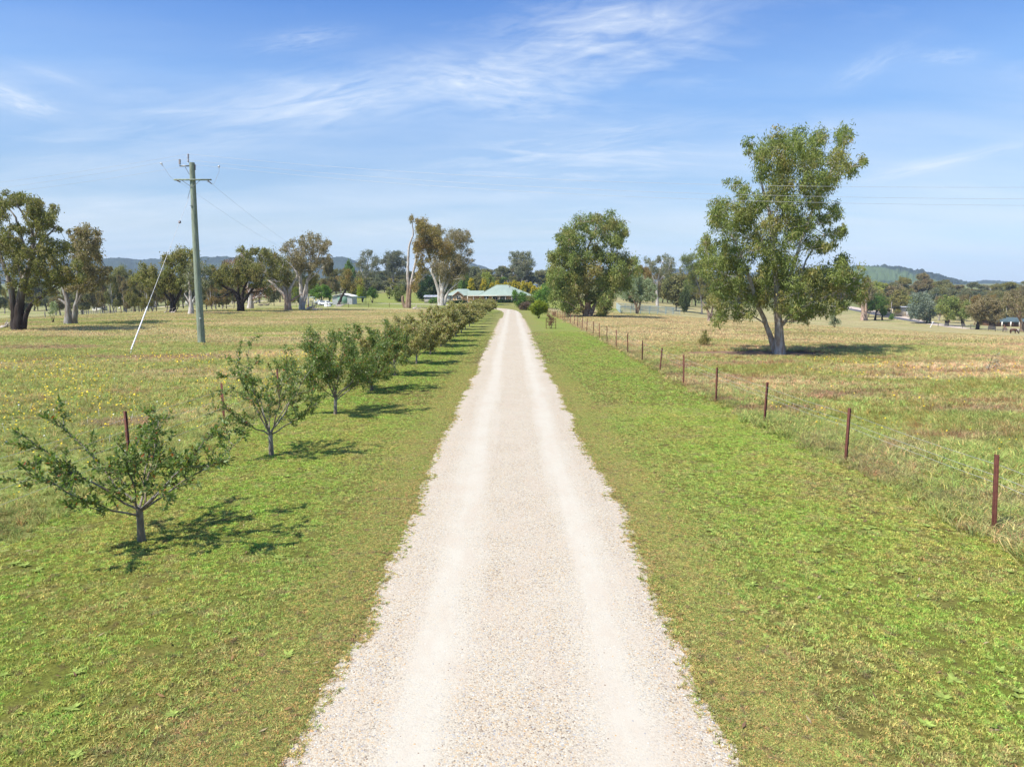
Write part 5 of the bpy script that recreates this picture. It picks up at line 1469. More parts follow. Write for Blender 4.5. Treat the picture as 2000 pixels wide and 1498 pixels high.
# side bracket and the three pin insulators
mb = MB(); mb.box((T(351, 322) + T(370, 327)) / 2, (np.linalg.norm(T(351, 322) - T(370, 327)), .09, .10), 0, None, 0); mb.tube([T(362, 327), T(370, 341)], .025, 5)
mb.build('bracket', M['steel'], root)
def insulator(u, v0, v1):
    mb = MB(); a, b = T(u, v0), T(u, v1); L = np.linalg.norm(b - a)
    mb.tube([a, b], .03, 6)
    for q in np.linspace(.15, .95, 5):
        c_ = a + (b - a) * q; mb.tube([c_ - [0, 0, .03], c_ + [0, 0, .0], c_ + [0, 0, .03]], [.10, .085, .04], 10)
    mb.build('pin_insulator', M['porcelain'], root)
insulator(367.5, 318, 301); insulator(351, 322, 312); insulator(380.5, 333, 322)
mb = MB(); mb.tube([T(371, 372), T(363, 402) * .55 + T(371, 372) * .45], .02, 5); mb.build('stay_rod', M['steel'], root)
mb = MB(); mb.box(T(373, 402, -.25), (.16, .06, .05)); mb.build('step_bolt', M['steel'], root)
mb = MB(); mb.box(T(391, 622, -.29), (.14, .02, .05)); mb.build('number_plate', M['white'], root)

# guy wire with white guard
gb = hit(252, 694); ga = at(370, 384, PY)
rootg = empty('guy_wire', tuple(gb), 'steel guy wire staying the power pole, with a long white guard at its foot', 'guy wire')
mb = MB(); A = np.array([0, 0, -.1]); B_ = ga - gb; mb.tube([A, B_ * .5, B_], .014, 4); mb.build('cable', M['wire'], rootg)
mb = MB(); mb.tube([B_ * .03, B_ * .27], .045, 10); mb.build('guard', M['white'], rootg)
mb = MB(); mb.tube([B_ * .27, B_ * .62], .018, 6); mb.build('grip', M['wire'], rootg)
mb = MB(); q0 = B_ * .815; mb.tube([q0 - B_ * .008, q0, q0 + B_ * .008], [.05, .12, .05], 8); mb.build('insulator', M['porcelain'], rootg)


def wire(p0, p1, sag, label, name='power_line', r=.008, n=60):
    t = np.linspace(0, 1, n)[:, None]; p0 = np.array(p0); p1 = np.array(p1)
    P = p0 + (p1 - p0) * t; P[:, 2] -= 4 * sag * (t * (1 - t))[:, 0]
    mb = MB(); mb.tube(P - p0, r, 5)
    tag(mb.build(name, M['line'], None, False, tuple(p0)), label, 'power line', 'overhead wires on the power pole')


M['line'] = plain('aluminium_line', (.42, .43, .44), .45, .1, 1, .5, .3)
tips = [at(367.5, 301, PY), at(351, 311, PY), at(380.5, 322, PY)]
PR = np.array([80.0, 20.0]); PL = np.array([-98.0, 74.0])
names = ['top', 'middle', 'lowest']
for i, a in enumerate(tips):
    off = (-.0, -.7, .6)[i]
    wire(a, (PR[0] + off * .3, PR[1] + off, 9.6 - (.0, .9, 1.0)[i]), 2.75, '%s of the three thin wires running from the pole across the big paddock gum' % names[i])
    wire(a, (PL[0], PL[1] - off, 12.6 - (.0, .9, 1.0)[i]), 1.7, '%s of the three wires dropping from the pole over the dark-trunked gum' % names[i])
for i, (uv, x) in enumerate((((352, 356), -47), ((413, 359), -45))):
    wire(at(*uv, PY - .35), (x, 188, 9.6), 2.0, ('service wire from the shorter-side end of the crossarm down to the shed trees', 'service wire from the outer crossarm end down to the shed trees')[i], r=.007)
# drop leads from the crossarm to the lines
for k, (pts, lab) in enumerate((([(404, 355), (418, 360), (421, 352), (428, 335), (427.5, 325)], 'looped drop lead with clamp on the driveway side of the crossarm'), ([(348, 355), (338, 351), (330, 342), (322, 330), (315, 320)], 'looped drop lead with clamp on the guy wire side of the crossarm'))):
    Q = np.array([at(u, v, PY - .2) for u, v in pts]); mb = MB(); mb.tube(Q - Q[0], .012, 4); mb.box(Q[-1] - Q[0], (.16, .06, .1)); mb.tube([Q[-2] * .4 + Q[-1] * .6 - Q[0], Q[-1] - Q[0]], .04, 6)
    tag(mb.build('drop_lead', M['wire'], None, False, tuple(Q[0])), lab, 'power line', 'overhead wires on the power pole')

# ------------------------------------------------------------------ generic trees for the middle distance
def gen_tree(seed, h, w, kind, pal, bark, trunk_frac=.3, lai=1.9, leaf=(.62, .22), rb=1.5, top=None, dens=1.0):
    """a free-standing tree at the origin with its own branching; returns wood and leaf meshes"""
    rng = rs(seed); wb, lb = MB(), MB()
    if kind == 'gum':
        nb = int(26 * dens * (w / 10) ** 1.2)
        P, RR = [], []
        nl = rng.randint(9, 13)
        lob = [(rng.uniform(-.36, .36) * w, rng.uniform(-.36, .36) * w, h * rng.uniform(trunk_frac + .06, .90), rng.uniform(.13, .21) * w) for _ in range(nl)]
        lob.append((rng.normal() * .06 * w, 0, h * .88, .15 * w))
        for i in range(nb * 2):
            lx, ly, lz, lr = lob[rng.randint(len(lob))]
            u = rng.normal(size=3); u /= np.linalg.norm(u); u[2] = abs(u[2]) * .9 - .25
            q = np.array([lx, ly, lz]) + u * lr * (.55 + .45 * rng.rand()) * np.array([1, 1, .75])
            q[2] = min(q[2], h - rb * .5)
            P.append(q); RR.append(rb * rng.uniform(.6, 1.1))
        P = np.array(P); RR = np.array(RR)
        prim = []
        r0 = h * .028
        fork = h * trunk_frac * rng.uniform(.8, 1.1)
        ln = rng.normal(size=2) * .05 * h
        prim.append(([(0, 0, -.4), (ln[0] * .3, ln[1] * .3, fork * .6), (ln[0] * .5, ln[1] * .5, fork), (ln[0], ln[1], h * .8)], np.array([r0 * 1.3, r0, r0 * .85, r0 * .2])))
        for k in range(3):
            a = k * 2.1 + rng.rand(); d = w * .28
            prim.append(([(ln[0] * .5, ln[1] * .5, fork * rng.uniform(.75, 1.0)), (math.cos(a) * d * .5, math.sin(a) * d * .5, fork + h * .12), (math.cos(a) * d, math.sin(a) * d, h * rng.uniform(.6, .8))], np.array([r0 * .55, r0 * .42, r0 * .15])))
        droop = .8
    elif kind == 'cone':
        P, RR, prim = [], [], [([(0, 0, -.3), (0, 0, h * .5), (0, 0, h * .93)], np.array([.12, .08, .03]))]
        n = int(34 * dens)
        for i in range(n):
            z = h * (.06 + .9 * (i / n)); rad = w / 2 * (1 - (z / h)) ** .75 * (.85 if z > h * .12 else .6)
            a = i * 2.4 + rng.rand(); P.append((math.cos(a) * rad * .8, math.sin(a) * rad * .8, z)); RR.append(rb * (.55 + .5 * (1 - z / h)))
        P.append((0, 0, h * .97)); RR.append(rb * .4)
        P = np.array(P); RR = np.array(RR); droop = -.9
    else:   # round
        P, RR = [], []
        for i in range(int(30 * dens)):
            u = rng.normal(size=3); u /= np.linalg.norm(u)
            c = h * (trunk_frac * .5 + .5); q = np.array([0, 0, c]) + u * np.array([w / 2, w / 2, (h - h * trunk_frac) / 2]) * (.45 + .3 * rng.rand()); P.append(q); RR.append(rb * rng.uniform(.7, 1.1))
        P = np.array(P); RR = np.array(RR); r0 = h * .02
        prim = [([(0, 0, -.4), (0, 0, h * trunk_frac), (.1, 0, h * .7)], np.array([r0 * 1.2, r0, r0 * .3]))]; droop = .2
    grow_wood(wb, prim, P, RR, rng, BK[bark], .04, BK[top] if top else None, (h * .15, h * .3) if top else None, minr=.035 if kind != 'cone' else .015)
    blob_leaves(lb, P, RR, rng, pal, lai, leaf, droop, ncl=10)
    if kind == 'cone':
        # new growth: yellow shoot tips over a green inside
        C = lb.c; V = lb.v
        for v, c in zip(V, C):
            r = np.hypot(v[:, 0], v[:, 1]); lim = w / 2 * np.clip(1 - v[:, 2] / h, 0.02, 1) ** .75
            f = smooth((r / (lim + .25) - .62) * 2.2 + (v[:, 2] / h - .55) * 1.1)[:, None]
            c[:] = c * (1 - f) + np.array([.62, .50, .06]) * f * (.7 + .5 * rng.rand(len(c)))[:, None]
    return wb, lb


GEN = {}
def proto(key, **kw):
    GEN[key] = kw
for i in range(7): proto('gum%d' % i, seed=500 + i, h=15, w=(13, 11, 15, 10, 13, 12, 16)[i], kind='gum', pal='white', bark=('grey', 'dark', 'tan', 'white', 'dark', 'grey', 'brown')[i], trunk_frac=(.22, .16, .2, .3, .15, .26, .18)[i], rb=1.15, lai=1.6, leaf=(.55, .19), top=('white', None, None, None, 'grey', None, None)[i], dens=2.0)
for i in range(7, 9): proto('gum%d' % i, seed=540 + i, h=20, w=13, kind='gum', pal='white', bark='grey', trunk_frac=.10, rb=1.25, lai=1.4, leaf=(.55, .19), top='white', dens=2.6)
for i in range(2): proto('round%d' % i, seed=520 + i, h=7, w=7, kind='round', pal='white', bark='dark', trunk_frac=.15, rb=1.5, lai=2.6, leaf=(.6, .26))
for i in range(3): proto('cone%d' % i, seed=530 + i, h=7.5, w=3.4, kind='cone', pal='green', bark='brown', rb=.75, lai=2.8, leaf=(.34, .13), dens=1.3)
MADE = {}
_white = PAL['white']
PAL['white'] = [(1, 1, 1), (.9, .95, .8), (1.15, 1.05, .9), (1.25, .95, .8)]
COLS = {'olive': (.25, .235, .085), 'dull': (.205, .205, .095), 'brown': (.245, .205, .11), 'grey': (.20, .21, .13), 'blue': (.15, .18, .12), 'dark': (.095, .125, .055), 'lime': (.32, .35, .08), 'green': (.16, .25, .07), 'rust': (.29, .215, .095), 'gold': (1, 1, 1)}


def bg_tree(key, u, vtop, Z, hw, col, label, name='gum_tree', cat='tree', group=None):
    """one tree standing on the ground at depth Z whose top reaches pixel row vtop"""
    X = (u - CX) / FPX * Z * 1.0
    X = float(ray(u, 560)[0] / ray(u, 560)[1] * Z)
    z0 = float(gz(X, Z)); topz = float(at(u, vtop, Z)[2]); h = max(1.5, topz - z0)
    kw = GEN[key]
    sx = 2 * hw * ppm(Z) / kw['w']; sz = h / kw['h']
    rz = random.Random(hash((key, round(u), round(vtop))) & 0xffff).uniform(0, 6.28)
    rgb = COLS[col]
    if key not in MADE:
        wb, lb = gen_tree(**kw)
        root = empty(name, (X, Z, z0), label, cat, group, rz)
        root.scale = (sx, sx, sz)
        wb.build('trunk', M['bark'], root, True)
        c = lb.build('crown', M['leaf'], root); c.color = (*rgb, 1)
        MADE[key] = root
        return root
    src = MADE[key]
    r = src.copy(); COL.objects.link(r); r.name = name
    r.location = (X, Z, z0); r.rotation_euler = (0, 0, rz); r.scale = (sx, sx, sz)
    for k_ in ('label', 'category', 'group'):
        if k_ in r: del r[k_]
    tag(r, label, cat, group)
    for k in list(src.children):
        d = k.copy(); COL.objects.link(d); d.parent = r; d.color = (*rgb, 1)
    return r


random.seed(5)
# golden conifers and green poplars behind the house
ctop = [(920.6, 543), (945, 544), (961, 552), (971, 549), (979, 555), (987, 551), (995, 552), (1004.5, 548), (1013, 551), (1022, 549), (1029, 552), (1036, 551), (1043, 558), (1051, 562), (1059, 560)]
for i, (u, v) in enumerate(ctop):
    bg_tree('cone%d' % (i % 3), u, v, 281 + (i % 3) * 2, 9.5, 'gold', ('golden-tipped conifer left of the house ridge, between green poplars' if i < 2 else 'golden-tipped conifer in the close row behind the green roof'), 'conifer', 'conifer', 'golden conifers between the poplars' if i < 2 else 'golden conifers behind the house')
bg_tree('round0', 907, 541, 284, 11, 'green', 'tall green poplar behind the garage wing, nearest the white-trunked gum', 'poplar_tree')
bg_tree('round1', 935, 541, 286, 12, 'dull', 'grey-green tree between two golden conifers behind the garage wing', 'garden_tree')
bg_tree('round0', 951, 536, 330, 12, 'lime', 'lime green tree showing above the golden conifers', 'garden_tree')

# individually recognisable trees farther off
solo = [
        ('round1', 684, 517, 330, 11, 'green', 'dark green pointed garden tree above the shed roof'), ('gum2', 655, 527, 340, 18, 'olive', 'yellow-olive gum behind the green-doored shed'),
        ('gum3', 981, 520, 420, 14, 'grey', 'narrow-topped gum on the skyline left of the tall broad one'),
        ('gum3', 993, 524, 440, 12, 'grey', 'pointed gum tucked against the tall broad skyline gum'), 
        ('round0', 1322, 541, 262, 28, 'dull', 'dense grey-green tree under the tall flat-topped gum'), ('round1', 1338, 566, 232, 11, 'dark', 'small dark tree standing past the end of the stockyard rails'),
        ('gum4', 1250, 519, 215, 18, 'rust', 'rust-tinted tree crown between the rounded gum and the silvery tree'), ('round0', 1235, 535, 225, 16, 'dark', 'dark leafy tree behind the silvery green tree'),
        ('gum6', 1800, 536, 460, 30, 'brown', 'biggest brown-crowned gum in the valley, above the cream shed'), ('gum2', 1762, 542, 450, 20, 'olive', 'olive gum just left of the biggest brown-crowned valley gum'),
        ('gum4', 1842, 547, 450, 19, 'dull', 'dull green gum just right of the biggest brown-crowned valley gum'), ('gum0', 1728, 553, 440, 17, 'lime', 'lime-tinged gum above the bitumen road'),
        ('round1', 696, 555, 300, 13, 'olive', 'olive tree between the shed and the slender golden-lime poplar'), ('gum2', 1086, 528, 260, 22, 'green', 'fresh green tree peeping from behind the rounded gum'),
        ('round1', 1030, 566, 300, 9, 'green', 'small green tree over the end of the house roof'), ('gum4', 895, 520, 420, 22, 'brown', 'brown gum on the skyline behind the white-trunked gum'),
        ('gum6', 925, 524, 430, 20, 'dull', 'dull gum on the skyline beside the thin distant hill'), ('gum1', 642, 506, 260, 17, 'brown', 'brown dead-limbed gum behind the tall slender white gum')]
def spot(u, Z):
    x = float(ray(u, 560)[0] / ray(u, 560)[1] * Z); return (x, Z, float(gz(x, Z)))


hero_tree('gum_tree', spot(713, 400), deep([(720, 500, 13, 8), (711, 511, 10, 8), (729, 514, 11, 9), (736, 507, 8, 6), (705, 521, 9, 8), (722, 525, 13, 9), (733, 529, 9, 7), (714, 536, 12, 8), (728, 540, 10, 7), (722, 494, 7, 4)], 6, 40, 1),
          [([(713, 566), (714, 535), (720, 505)], .55, .15), ([(714, 545), (705, 528), (704, 515)], .35, .12), ([(715, 540), (728, 520), (733, 508)], .35, .12)],
          'tall blue-grey gum on the skyline, the one with an open white-limbed crown', 140, 'grey', rb=2.0, lai=1.3, leaf=(.7, .25), bark='white', twig=.06, minr=.1, tone=.85)
hero_tree('gum_tree', spot(768, 410), deep([(768, 504, 18, 10), (756, 514, 12, 9), (782, 512, 11, 9), (768, 519, 16, 10), (751, 509, 8, 6), (788, 520, 7, 7), (765, 531, 13, 8), (772, 495, 11, 5), (778, 530, 10, 8), (757, 527, 9, 7)], 7, 41, 1),
          [([(768, 566), (768, 540), (766, 510)], .6, .15), ([(768, 546), (780, 528), (784, 512)], .35, .12), ([(768, 546), (755, 528), (754, 512)], .35, .12)],
          'tall blue-grey gum on the skyline next to the leaning golden gum', 141, 'grey', rb=2.2, lai=1.6, leaf=(.7, .25), bark='grey', twig=.06, minr=.09, tone=.78)
hero_tree('gum_tree', spot(1020, 420), deep([(1008, 500, 12, 7), (1025, 500, 13, 7), (1035, 510, 10, 9), (1003, 510, 9, 8), (1018, 513, 16, 9), (1012, 525, 14, 8), (1032, 524, 12, 8), (1020, 536, 18, 8), (1002, 522, 7, 6)], 7, 42, 1),
          [([(1020, 566), (1020, 540), (1016, 510)], .6, .15), ([(1020, 546), (1032, 526), (1034, 510)], .35, .12), ([(1020, 546), (1008, 526), (1006, 506)], .35, .12)],
          'tall broad gum on the skyline above the house ridge', 142, 'grey', rb=2.1, lai=1.6, leaf=(.7, .25), bark='grey', twig=.06, minr=.09)
hero_tree('gum_tree', spot(1286, 290), deep([(1268, 510, 9, 6), (1283, 507, 10, 6), (1298, 506, 12, 6), (1312, 514, 9, 8), (1275, 520, 11, 8), (1295, 520, 14, 9), (1310, 528, 10, 8), (1282, 532, 14, 8), (1298, 536, 12, 7), (1268, 528, 8, 7)], 6, 43, 1),
          [([(1284, 598), (1282, 560), (1290, 525), (1296, 508)], .5, .12), ([(1283, 560), (1272, 535), (1268, 515)], .3, .1), ([(1284, 552), (1300, 535), (1310, 520)], .28, .1)],
          'tall flat-topped gum with gaps in its crown beyond the stockyard', 144, 'grey', rb=1.7, lai=1.5, leaf=(.55, .19), bark='white', twig=.05, minr=.07)
for k, u, v, Z, hw, c, lab in solo: bg_tree(k, u, v, Z, hw, c, lab, 'gum_tree' if k.startswith('gum') else 'garden_tree')

def belt(n, u0, u1, v0, v1, z0, z1, hw, cols, label, group, seed, keys=('gum0', 'gum1', 'gum2', 'gum4', 'gum5', 'gum6', 'round0')):
    r = random.Random(seed)
    for i in range(n):
        u = u0 + (u1 - u0) * (i + r.uniform(.1, .9)) / n
        Z = r.uniform(z0, z1)
        bg_tree(r.choice(keys), u, r.uniform(v0, v1), Z, r.uniform(*hw), r.choice(cols), label, 'gum_tree', 'tree', group)

belt(24, -30, 300, 540, 570, 210, 330, (13, 20), ('olive', 'dull', 'brown', 'grey'), 'gum in the shady grove behind the two big dark-trunked gums', 'grove behind the big gums', 1)
belt(28, 230, 560, 526, 556, 250, 360, (13, 20), ('olive', 'dull', 'brown', 'rust', 'grey'), 'gum in the scrubby belt behind the low black-trunked gum', 'scrub belt beyond the paddock', 2)
belt(20, 560, 700, 524, 552, 300, 420, (12, 19), ('dull', 'olive', 'brown', 'grey'), 'gum in the belt behind the green-doored shed', 'trees behind the shed', 3)
belt(34, 690, 880, 526, 552, 430, 520, (14, 20), ('dull', 'grey', 'olive', 'blue'), 'dull gum in the treeline on the hillside behind the leaning gum', 'hillside treeline', 4)
belt(24, 870, 1090, 520, 542, 420, 560, (14, 20), ('dull', 'grey', 'brown', 'olive'), 'dull gum in the treeline behind the green-roofed house', 'treeline behind the house', 5)
belt(12, 1050, 1130, 520, 536, 430, 520, (12, 18), ('grey', 'dark', 'dull'), 'dark gum in the far wood left of the rounded gum', 'far wood by the rounded gum', 6)
belt(32, 1215, 1440, 528, 558, 300, 440, (12, 19), ('dull', 'olive', 'brown', 'grey'), 'gum in the belt beyond the stockyard rails', 'belt beyond the stockyard', 7)
belt(22, 1600, 1760, 546, 568, 430, 560, (12, 20), ('olive', 'brown', 'dull', 'lime'), 'gum on the slope above the bitumen road', 'trees above the bitumen road', 8)
belt(24, 1740, 2030, 548, 568, 430, 560, (16, 24), ('brown', 'dull', 'grey', 'olive'), 'gum in the valley wood behind the cream shed', 'valley wood', 9)
belt(16, 1820, 2030, 562, 582, 330, 420, (15, 22), ('dull', 'brown', 'grey', 'blue'), 'gum in the front rank of the valley wood', 'front rank of the valley wood', 10)
belt(20, 1420, 1640, 540, 562, 420, 560, (12, 18), ('dull', 'olive', 'brown'), 'gum in the far belt hidden behind the tall spreading gum', 'belt behind the spreading gum', 11)
belt(8, 690, 800, 538, 552, 330, 365, (12, 17), ('dull', 'olive', 'grey'), 'rounded grey-green tree at the back of the green yard', 'trees at the back of the yard', 12, ('round0', 'round1', 'gum7', 'gum8'))
belt(8, 872, 1000, 532, 546, 325, 360, (12, 17), ('dull', 'olive', 'green'), 'leafy tree directly behind the golden conifers', 'trees behind the golden conifers', 13, ('round0', 'round1', 'gum7', 'gum8'))
belt(12, 1835, 2030, 574, 590, 255, 300, (14, 20), ('brown', 'dull', 'olive', 'rust'), 'gum in the dark rank right behind the valley fence', 'rank behind the valley fence', 14, ('gum7', 'gum8', 'gum2', 'gum6'))
belt(8, 1690, 1790, 566, 584, 310, 360, (12, 18), ('dull', 'olive', 'lime'), 'gum between the bitumen road and the slope trees', 'trees between road and slope', 15, ('gum7', 'gum8', 'round0'))
belt(10, 195, 340, 538, 556, 185, 225, (12, 17), ('olive', 'dull', 'brown'), 'gum filling the gap behind the power pole stay', 'gums behind the stay wire', 16, ('gum7', 'gum8', 'gum2', 'gum6'))
belt(7, 395, 470, 545, 566, 200, 240, (11, 16), ('olive', 'rust', 'dull'), 'gum between the power pole and the low black-trunked gum', 'gums right of the power pole', 17, ('gum7', 'gum8', 'gum2'))
PAL['white'] = _white

# ------------------------------------------------------------------ house
M['roof'] = None
t = NT('green_steel_roof'); p = t.n('ShaderNodeTexCoord').outputs['Object']
c = t.ramp(t.noise(p, .6, 4), [(.3, (.245, .305, .25)), (.7, (.285, .345, .29))])
M['roof'] = t.finish(c, .75, .15)
t = NT('tan_brick'); p = t.n('ShaderNodeTexCoord').outputs['Object']
b = t.n('ShaderNodeTexBrick'); b.inputs['Scale'].default_value = 4.2; t.l(t.mapping(p, (1, 1, 1), (R(90), 0, 0)), b.inputs['Vector'])
b.inputs['Color1'].default_value = (.74, .42, .21, 1); b.inputs['Color2'].default_value = (.80, .48, .25, 1); b.inputs['Mortar'].default_value = (.45, .38, .3, 1)
M['brick'] = t.finish(b.outputs['Color'], .9, .2)
M['orange'] = plain('orange_tan_brickwork', (.84, .54, .29), .9, .12, 6)
M['cream'] = plain('cream_paint', (.72, .68, .60), .6, .06, 2)
M['glass'] = plain('window_glass', (.03, .04, .05), .08, .2, 1, .8)
M['greydoor'] = plain('pale_garage_door', (.62, .60, .56), .5, .05, 2)
M['gutter'] = plain('terracotta_trim', (.40, .20, .12), .5, .1, 2)


def hip(mb, x0, x1, y0, y1, z, r0, r1, ry, rz, th=.10):
    """hip roof: eave rectangle and a ridge from (r0, ry) to (r1, ry) at height rz, as a closed thin solid"""
    for dz, flip in ((0, False), (-th, True)):
        v = [[x0, y0, z + dz], [x1, y0, z + dz], [x1, y1, z + dz], [x0, y1, z + dz], [r0, ry, rz + dz], [r1, ry, rz + dz]]
        f = [[0, 1, 5, 4], [1, 2, 5, 5], [2, 3, 4, 5], [3, 0, 4, 4]]
        if flip: f = [[a[3], a[2], a[1], a[0]] if a[2] != a[3] else [a[2], a[1], a[0], a[0]] for a in f]
        mb.add(v, f)
    e = [[x0, y0], [x1, y0], [x1, y1], [x0, y1]]
    for a, b in zip(e, e[1:] + e[:1]):
        mb.add([[*a, z - th], [*b, z - th], [*b, z], [*a, z]], [[0, 1, 2, 3]])


def ridge_caps(mb, segs, r=.09):
    for a, b in segs: mb.tube([a, b], r, 5)


HY = float(hit(955, 591.5)[1])
HX = float(ray(955, 580)[0] / ray(955, 580)[1] * HY)
hz_ = float(gz(HX, HY)) + .15
k = ppm(HY)
eave = float(at(955, 577, HY)[2]) - hz_
def hx(u): return (u - 955) * k
def hzv(v): return float(at(955, v, HY)[2]) - hz_
root = empty('house', (HX, HY, hz_), 'long single-storey orange brick house with a pale green hipped metal roof and white-posted verandah', 'house')
mb = MB()
zr = hzv(558.5); zw = hzv(566)
xm0, xm1 = hx(934), hx(1040)
hip(mb, xm0, xm1, -2.2, 13.5, eave, hx(969), hx(990), 5.6, zr + .25)
mb.build('roof', M['roof'], root)
rf = root.children[0]
mb2 = MB(); hip(mb2, hx(871), hx(926), -.4, 9.5, eave - .02, hx(892), hx(913), 4.5, zw + .2)
# link roof between the wings
mb2.add([[hx(916), -2.0, eave + .05], [hx(945), -2.0, eave + .05], [hx(945), 3.2, zw - .35], [hx(912), 3.2, zw - .35]], [[0, 1, 2, 3]])
mb2.build('roof', M['roof'], root)
mb3 = MB(); A = [xm0, -2.2, eave]; zc = zr + .25
ridge_caps(mb3, [([xm0, -2.2, eave], [hx(969), 5.6, zc]), ([xm1, -2.2, eave], [hx(990), 5.6, zc]), ([hx(969), 5.6, zc], [hx(990), 5.6, zc])])
mb3.build('ridge_cap', M['roof'], rf)
mb4 = MB(); x_ = hx(978); mb4.add([[hx(971), -2.25, eave + .06], [hx(996), -2.25, eave + .06], [hx(984), 2.3, zc - 1.35]], [[0, 1, 2, 2]]); mb4.build('valley_face', M['roof'], rf)
# projecting gable
gx0, gx1, gxm = hx(887.5), hx(905.5), hx(896.5)
zg = hzv(569.5)
mb = MB()
mb.box(((gx0 + gx1) / 2, -1.5, eave / 2 - .1), (gx1 - gx0, 3.0, eave - .2))
mb.add([[gx0, -3.0, eave - .2], [gx1, -3.0, eave - .2], [gxm, -3.0, zg - .12], [gx0, 0, eave - .2], [gx1, 0, eave - .2], [gxm, 0, zg - .12]], [[0, 1, 2, 2], [1, 4, 5, 2], [3, 0, 2, 5]])
mb.build('gable_wall', M['orange'], root)
mb = MB()
for xa, xb in ((gx0 - .35, gxm), (gx1 + .35, gxm)):
    mb.add([[xa, -3.35, eave - .12], [xb, -3.35, zg + .06], [xb, 2.2, zg + .06], [xa, 2.2, eave - .12], [xa, -3.35, eave - .24], [xb, -3.35, zg - .06], [xb, 2.2, zg - .06], [xa, 2.2, eave - .24]], [[0, 1, 2, 3], [7, 6, 5, 4], [0, 4, 5, 1]])
mb.build('gable_roof', M['roof'], root)
mb = MB()
for xa in (gx0 - .35, gx1 + .35): mb.tube([[xa, -3.4, eave - .2], [gxm, -3.4, zg]], .09, 4)
mb.build('barge_board', M['gutter'], root)
# walls
mb = MB(); mb.box((hx(986), 5.6, eave / 2), (hx(1036) - hx(938), 11.0, eave)); mb.build('wall', M['brick'], root)
mb = MB(); mb.box((hx(898), 4.6, eave / 2 - .1), (hx(924) - hx(873), 9.0, eave - .1)); mb.build('garage_wall', M['orange'], root)
mb = MB(); mb.box((hx(930), 3.0, eave / 2), (hx(940) - hx(918), 4.0, eave)); mb.build('link_wall', M['brick'], root)
for u, w_ in ((877, 1.3), (884, .9)):
    mb = MB(); mb.box((hx(u), .07, 1.1), (w_ * 1.3, .10, 2.2)); mb.build('garage_door', M['greydoor'], root)
def window(u, y, w_, h_, zc_):
    mb = MB(); x = hx(u)
    for a, b, cc, dd in ((0, h_ / 2, w_ + .16, .08), (0, -h_ / 2, w_ + .16, .08)): mb.box((x + a, y, zc_ + b), (cc, .10, dd))
    for a in (-w_ / 2, 0, w_ / 2): mb.box((x + a, y, zc_), (.07, .10, h_ - .08))
    f = mb.build('window', M['cream'], root)
    mb = MB(); mb.box((x, y + .02, zc_), (w_, .03, h_)); mb.build('pane', M['glass'], f)
window(898, -3.04, 1.3, 1.1, 1.45)
for u in (950, 967, 980, 984, 1003, 1014): window(u, .06, 1.5 if u not in (980, 984) else .9, 1.7 if u in (980, 984) else 1.2, 1.25 if u in (980, 984) else 1.45)
for u in (914, 926, 938, 950, 962, 975, 987, 999.5, 1011, 1023, 1035):
    mb = MB(); mb.box((hx(u), -2.0, (eave - .12) / 2), (.15, .15, eave - .12)); mb.box((hx(u), -2.0, .08), (.22, .22, .16)); mb.build('verandah_post', M['cream'], root)
mb = MB(); mb.box((hx(978), -2.24, eave - .10), (hx(1040) - hx(914), .10, .20)); mb.build('gutter', M['cream'], root)
mb = MB(); mb.box((hx(978), -1.1, .02), (hx(1040) - hx(912), 2.3, .14)); mb.build('verandah_floor', M['greydoor'], root)
mb = MB(); mb.box((hx(994), 3.9, zr - .55), (.5, .4, .5)); mb.tube([[hx(994), 3.9, zr - .3], [hx(994), 3.9, zr + .3]], .12, 8); mb.build('vent', M['steel'], root)
# clipped hedge in front of the verandah
rng = rs(610)
def hedge(u0, u1, y, label, h=.9):
    P = []; x = hx(u0)
    while x < hx(u1): P.append((x, rng.normal() * .1, rng.uniform(.35, h - .2))); P.append((x + .2, rng.normal() * .12, .3)); x += .38
    P = np.array(P); lb = MB(); blob_leaves(lb, P, np.full(len(P), .42), rng, 'dark', 3.0, (.26, .12), .1, ncl=8, tone=1.3)
    g = (HX, HY + y, float(gz(HX + hx((u0 + u1) / 2), HY + y)))
    tag(lb.build('hedge', M['leaf'], None, False, g), label, 'hedge')
hedge(972, 1006, -3.4, 'clipped dark hedge along the verandah of the brick house', .9)
hedge(882, 912, -5.5, 'low clipped hedge in front of the orange gable', .7)

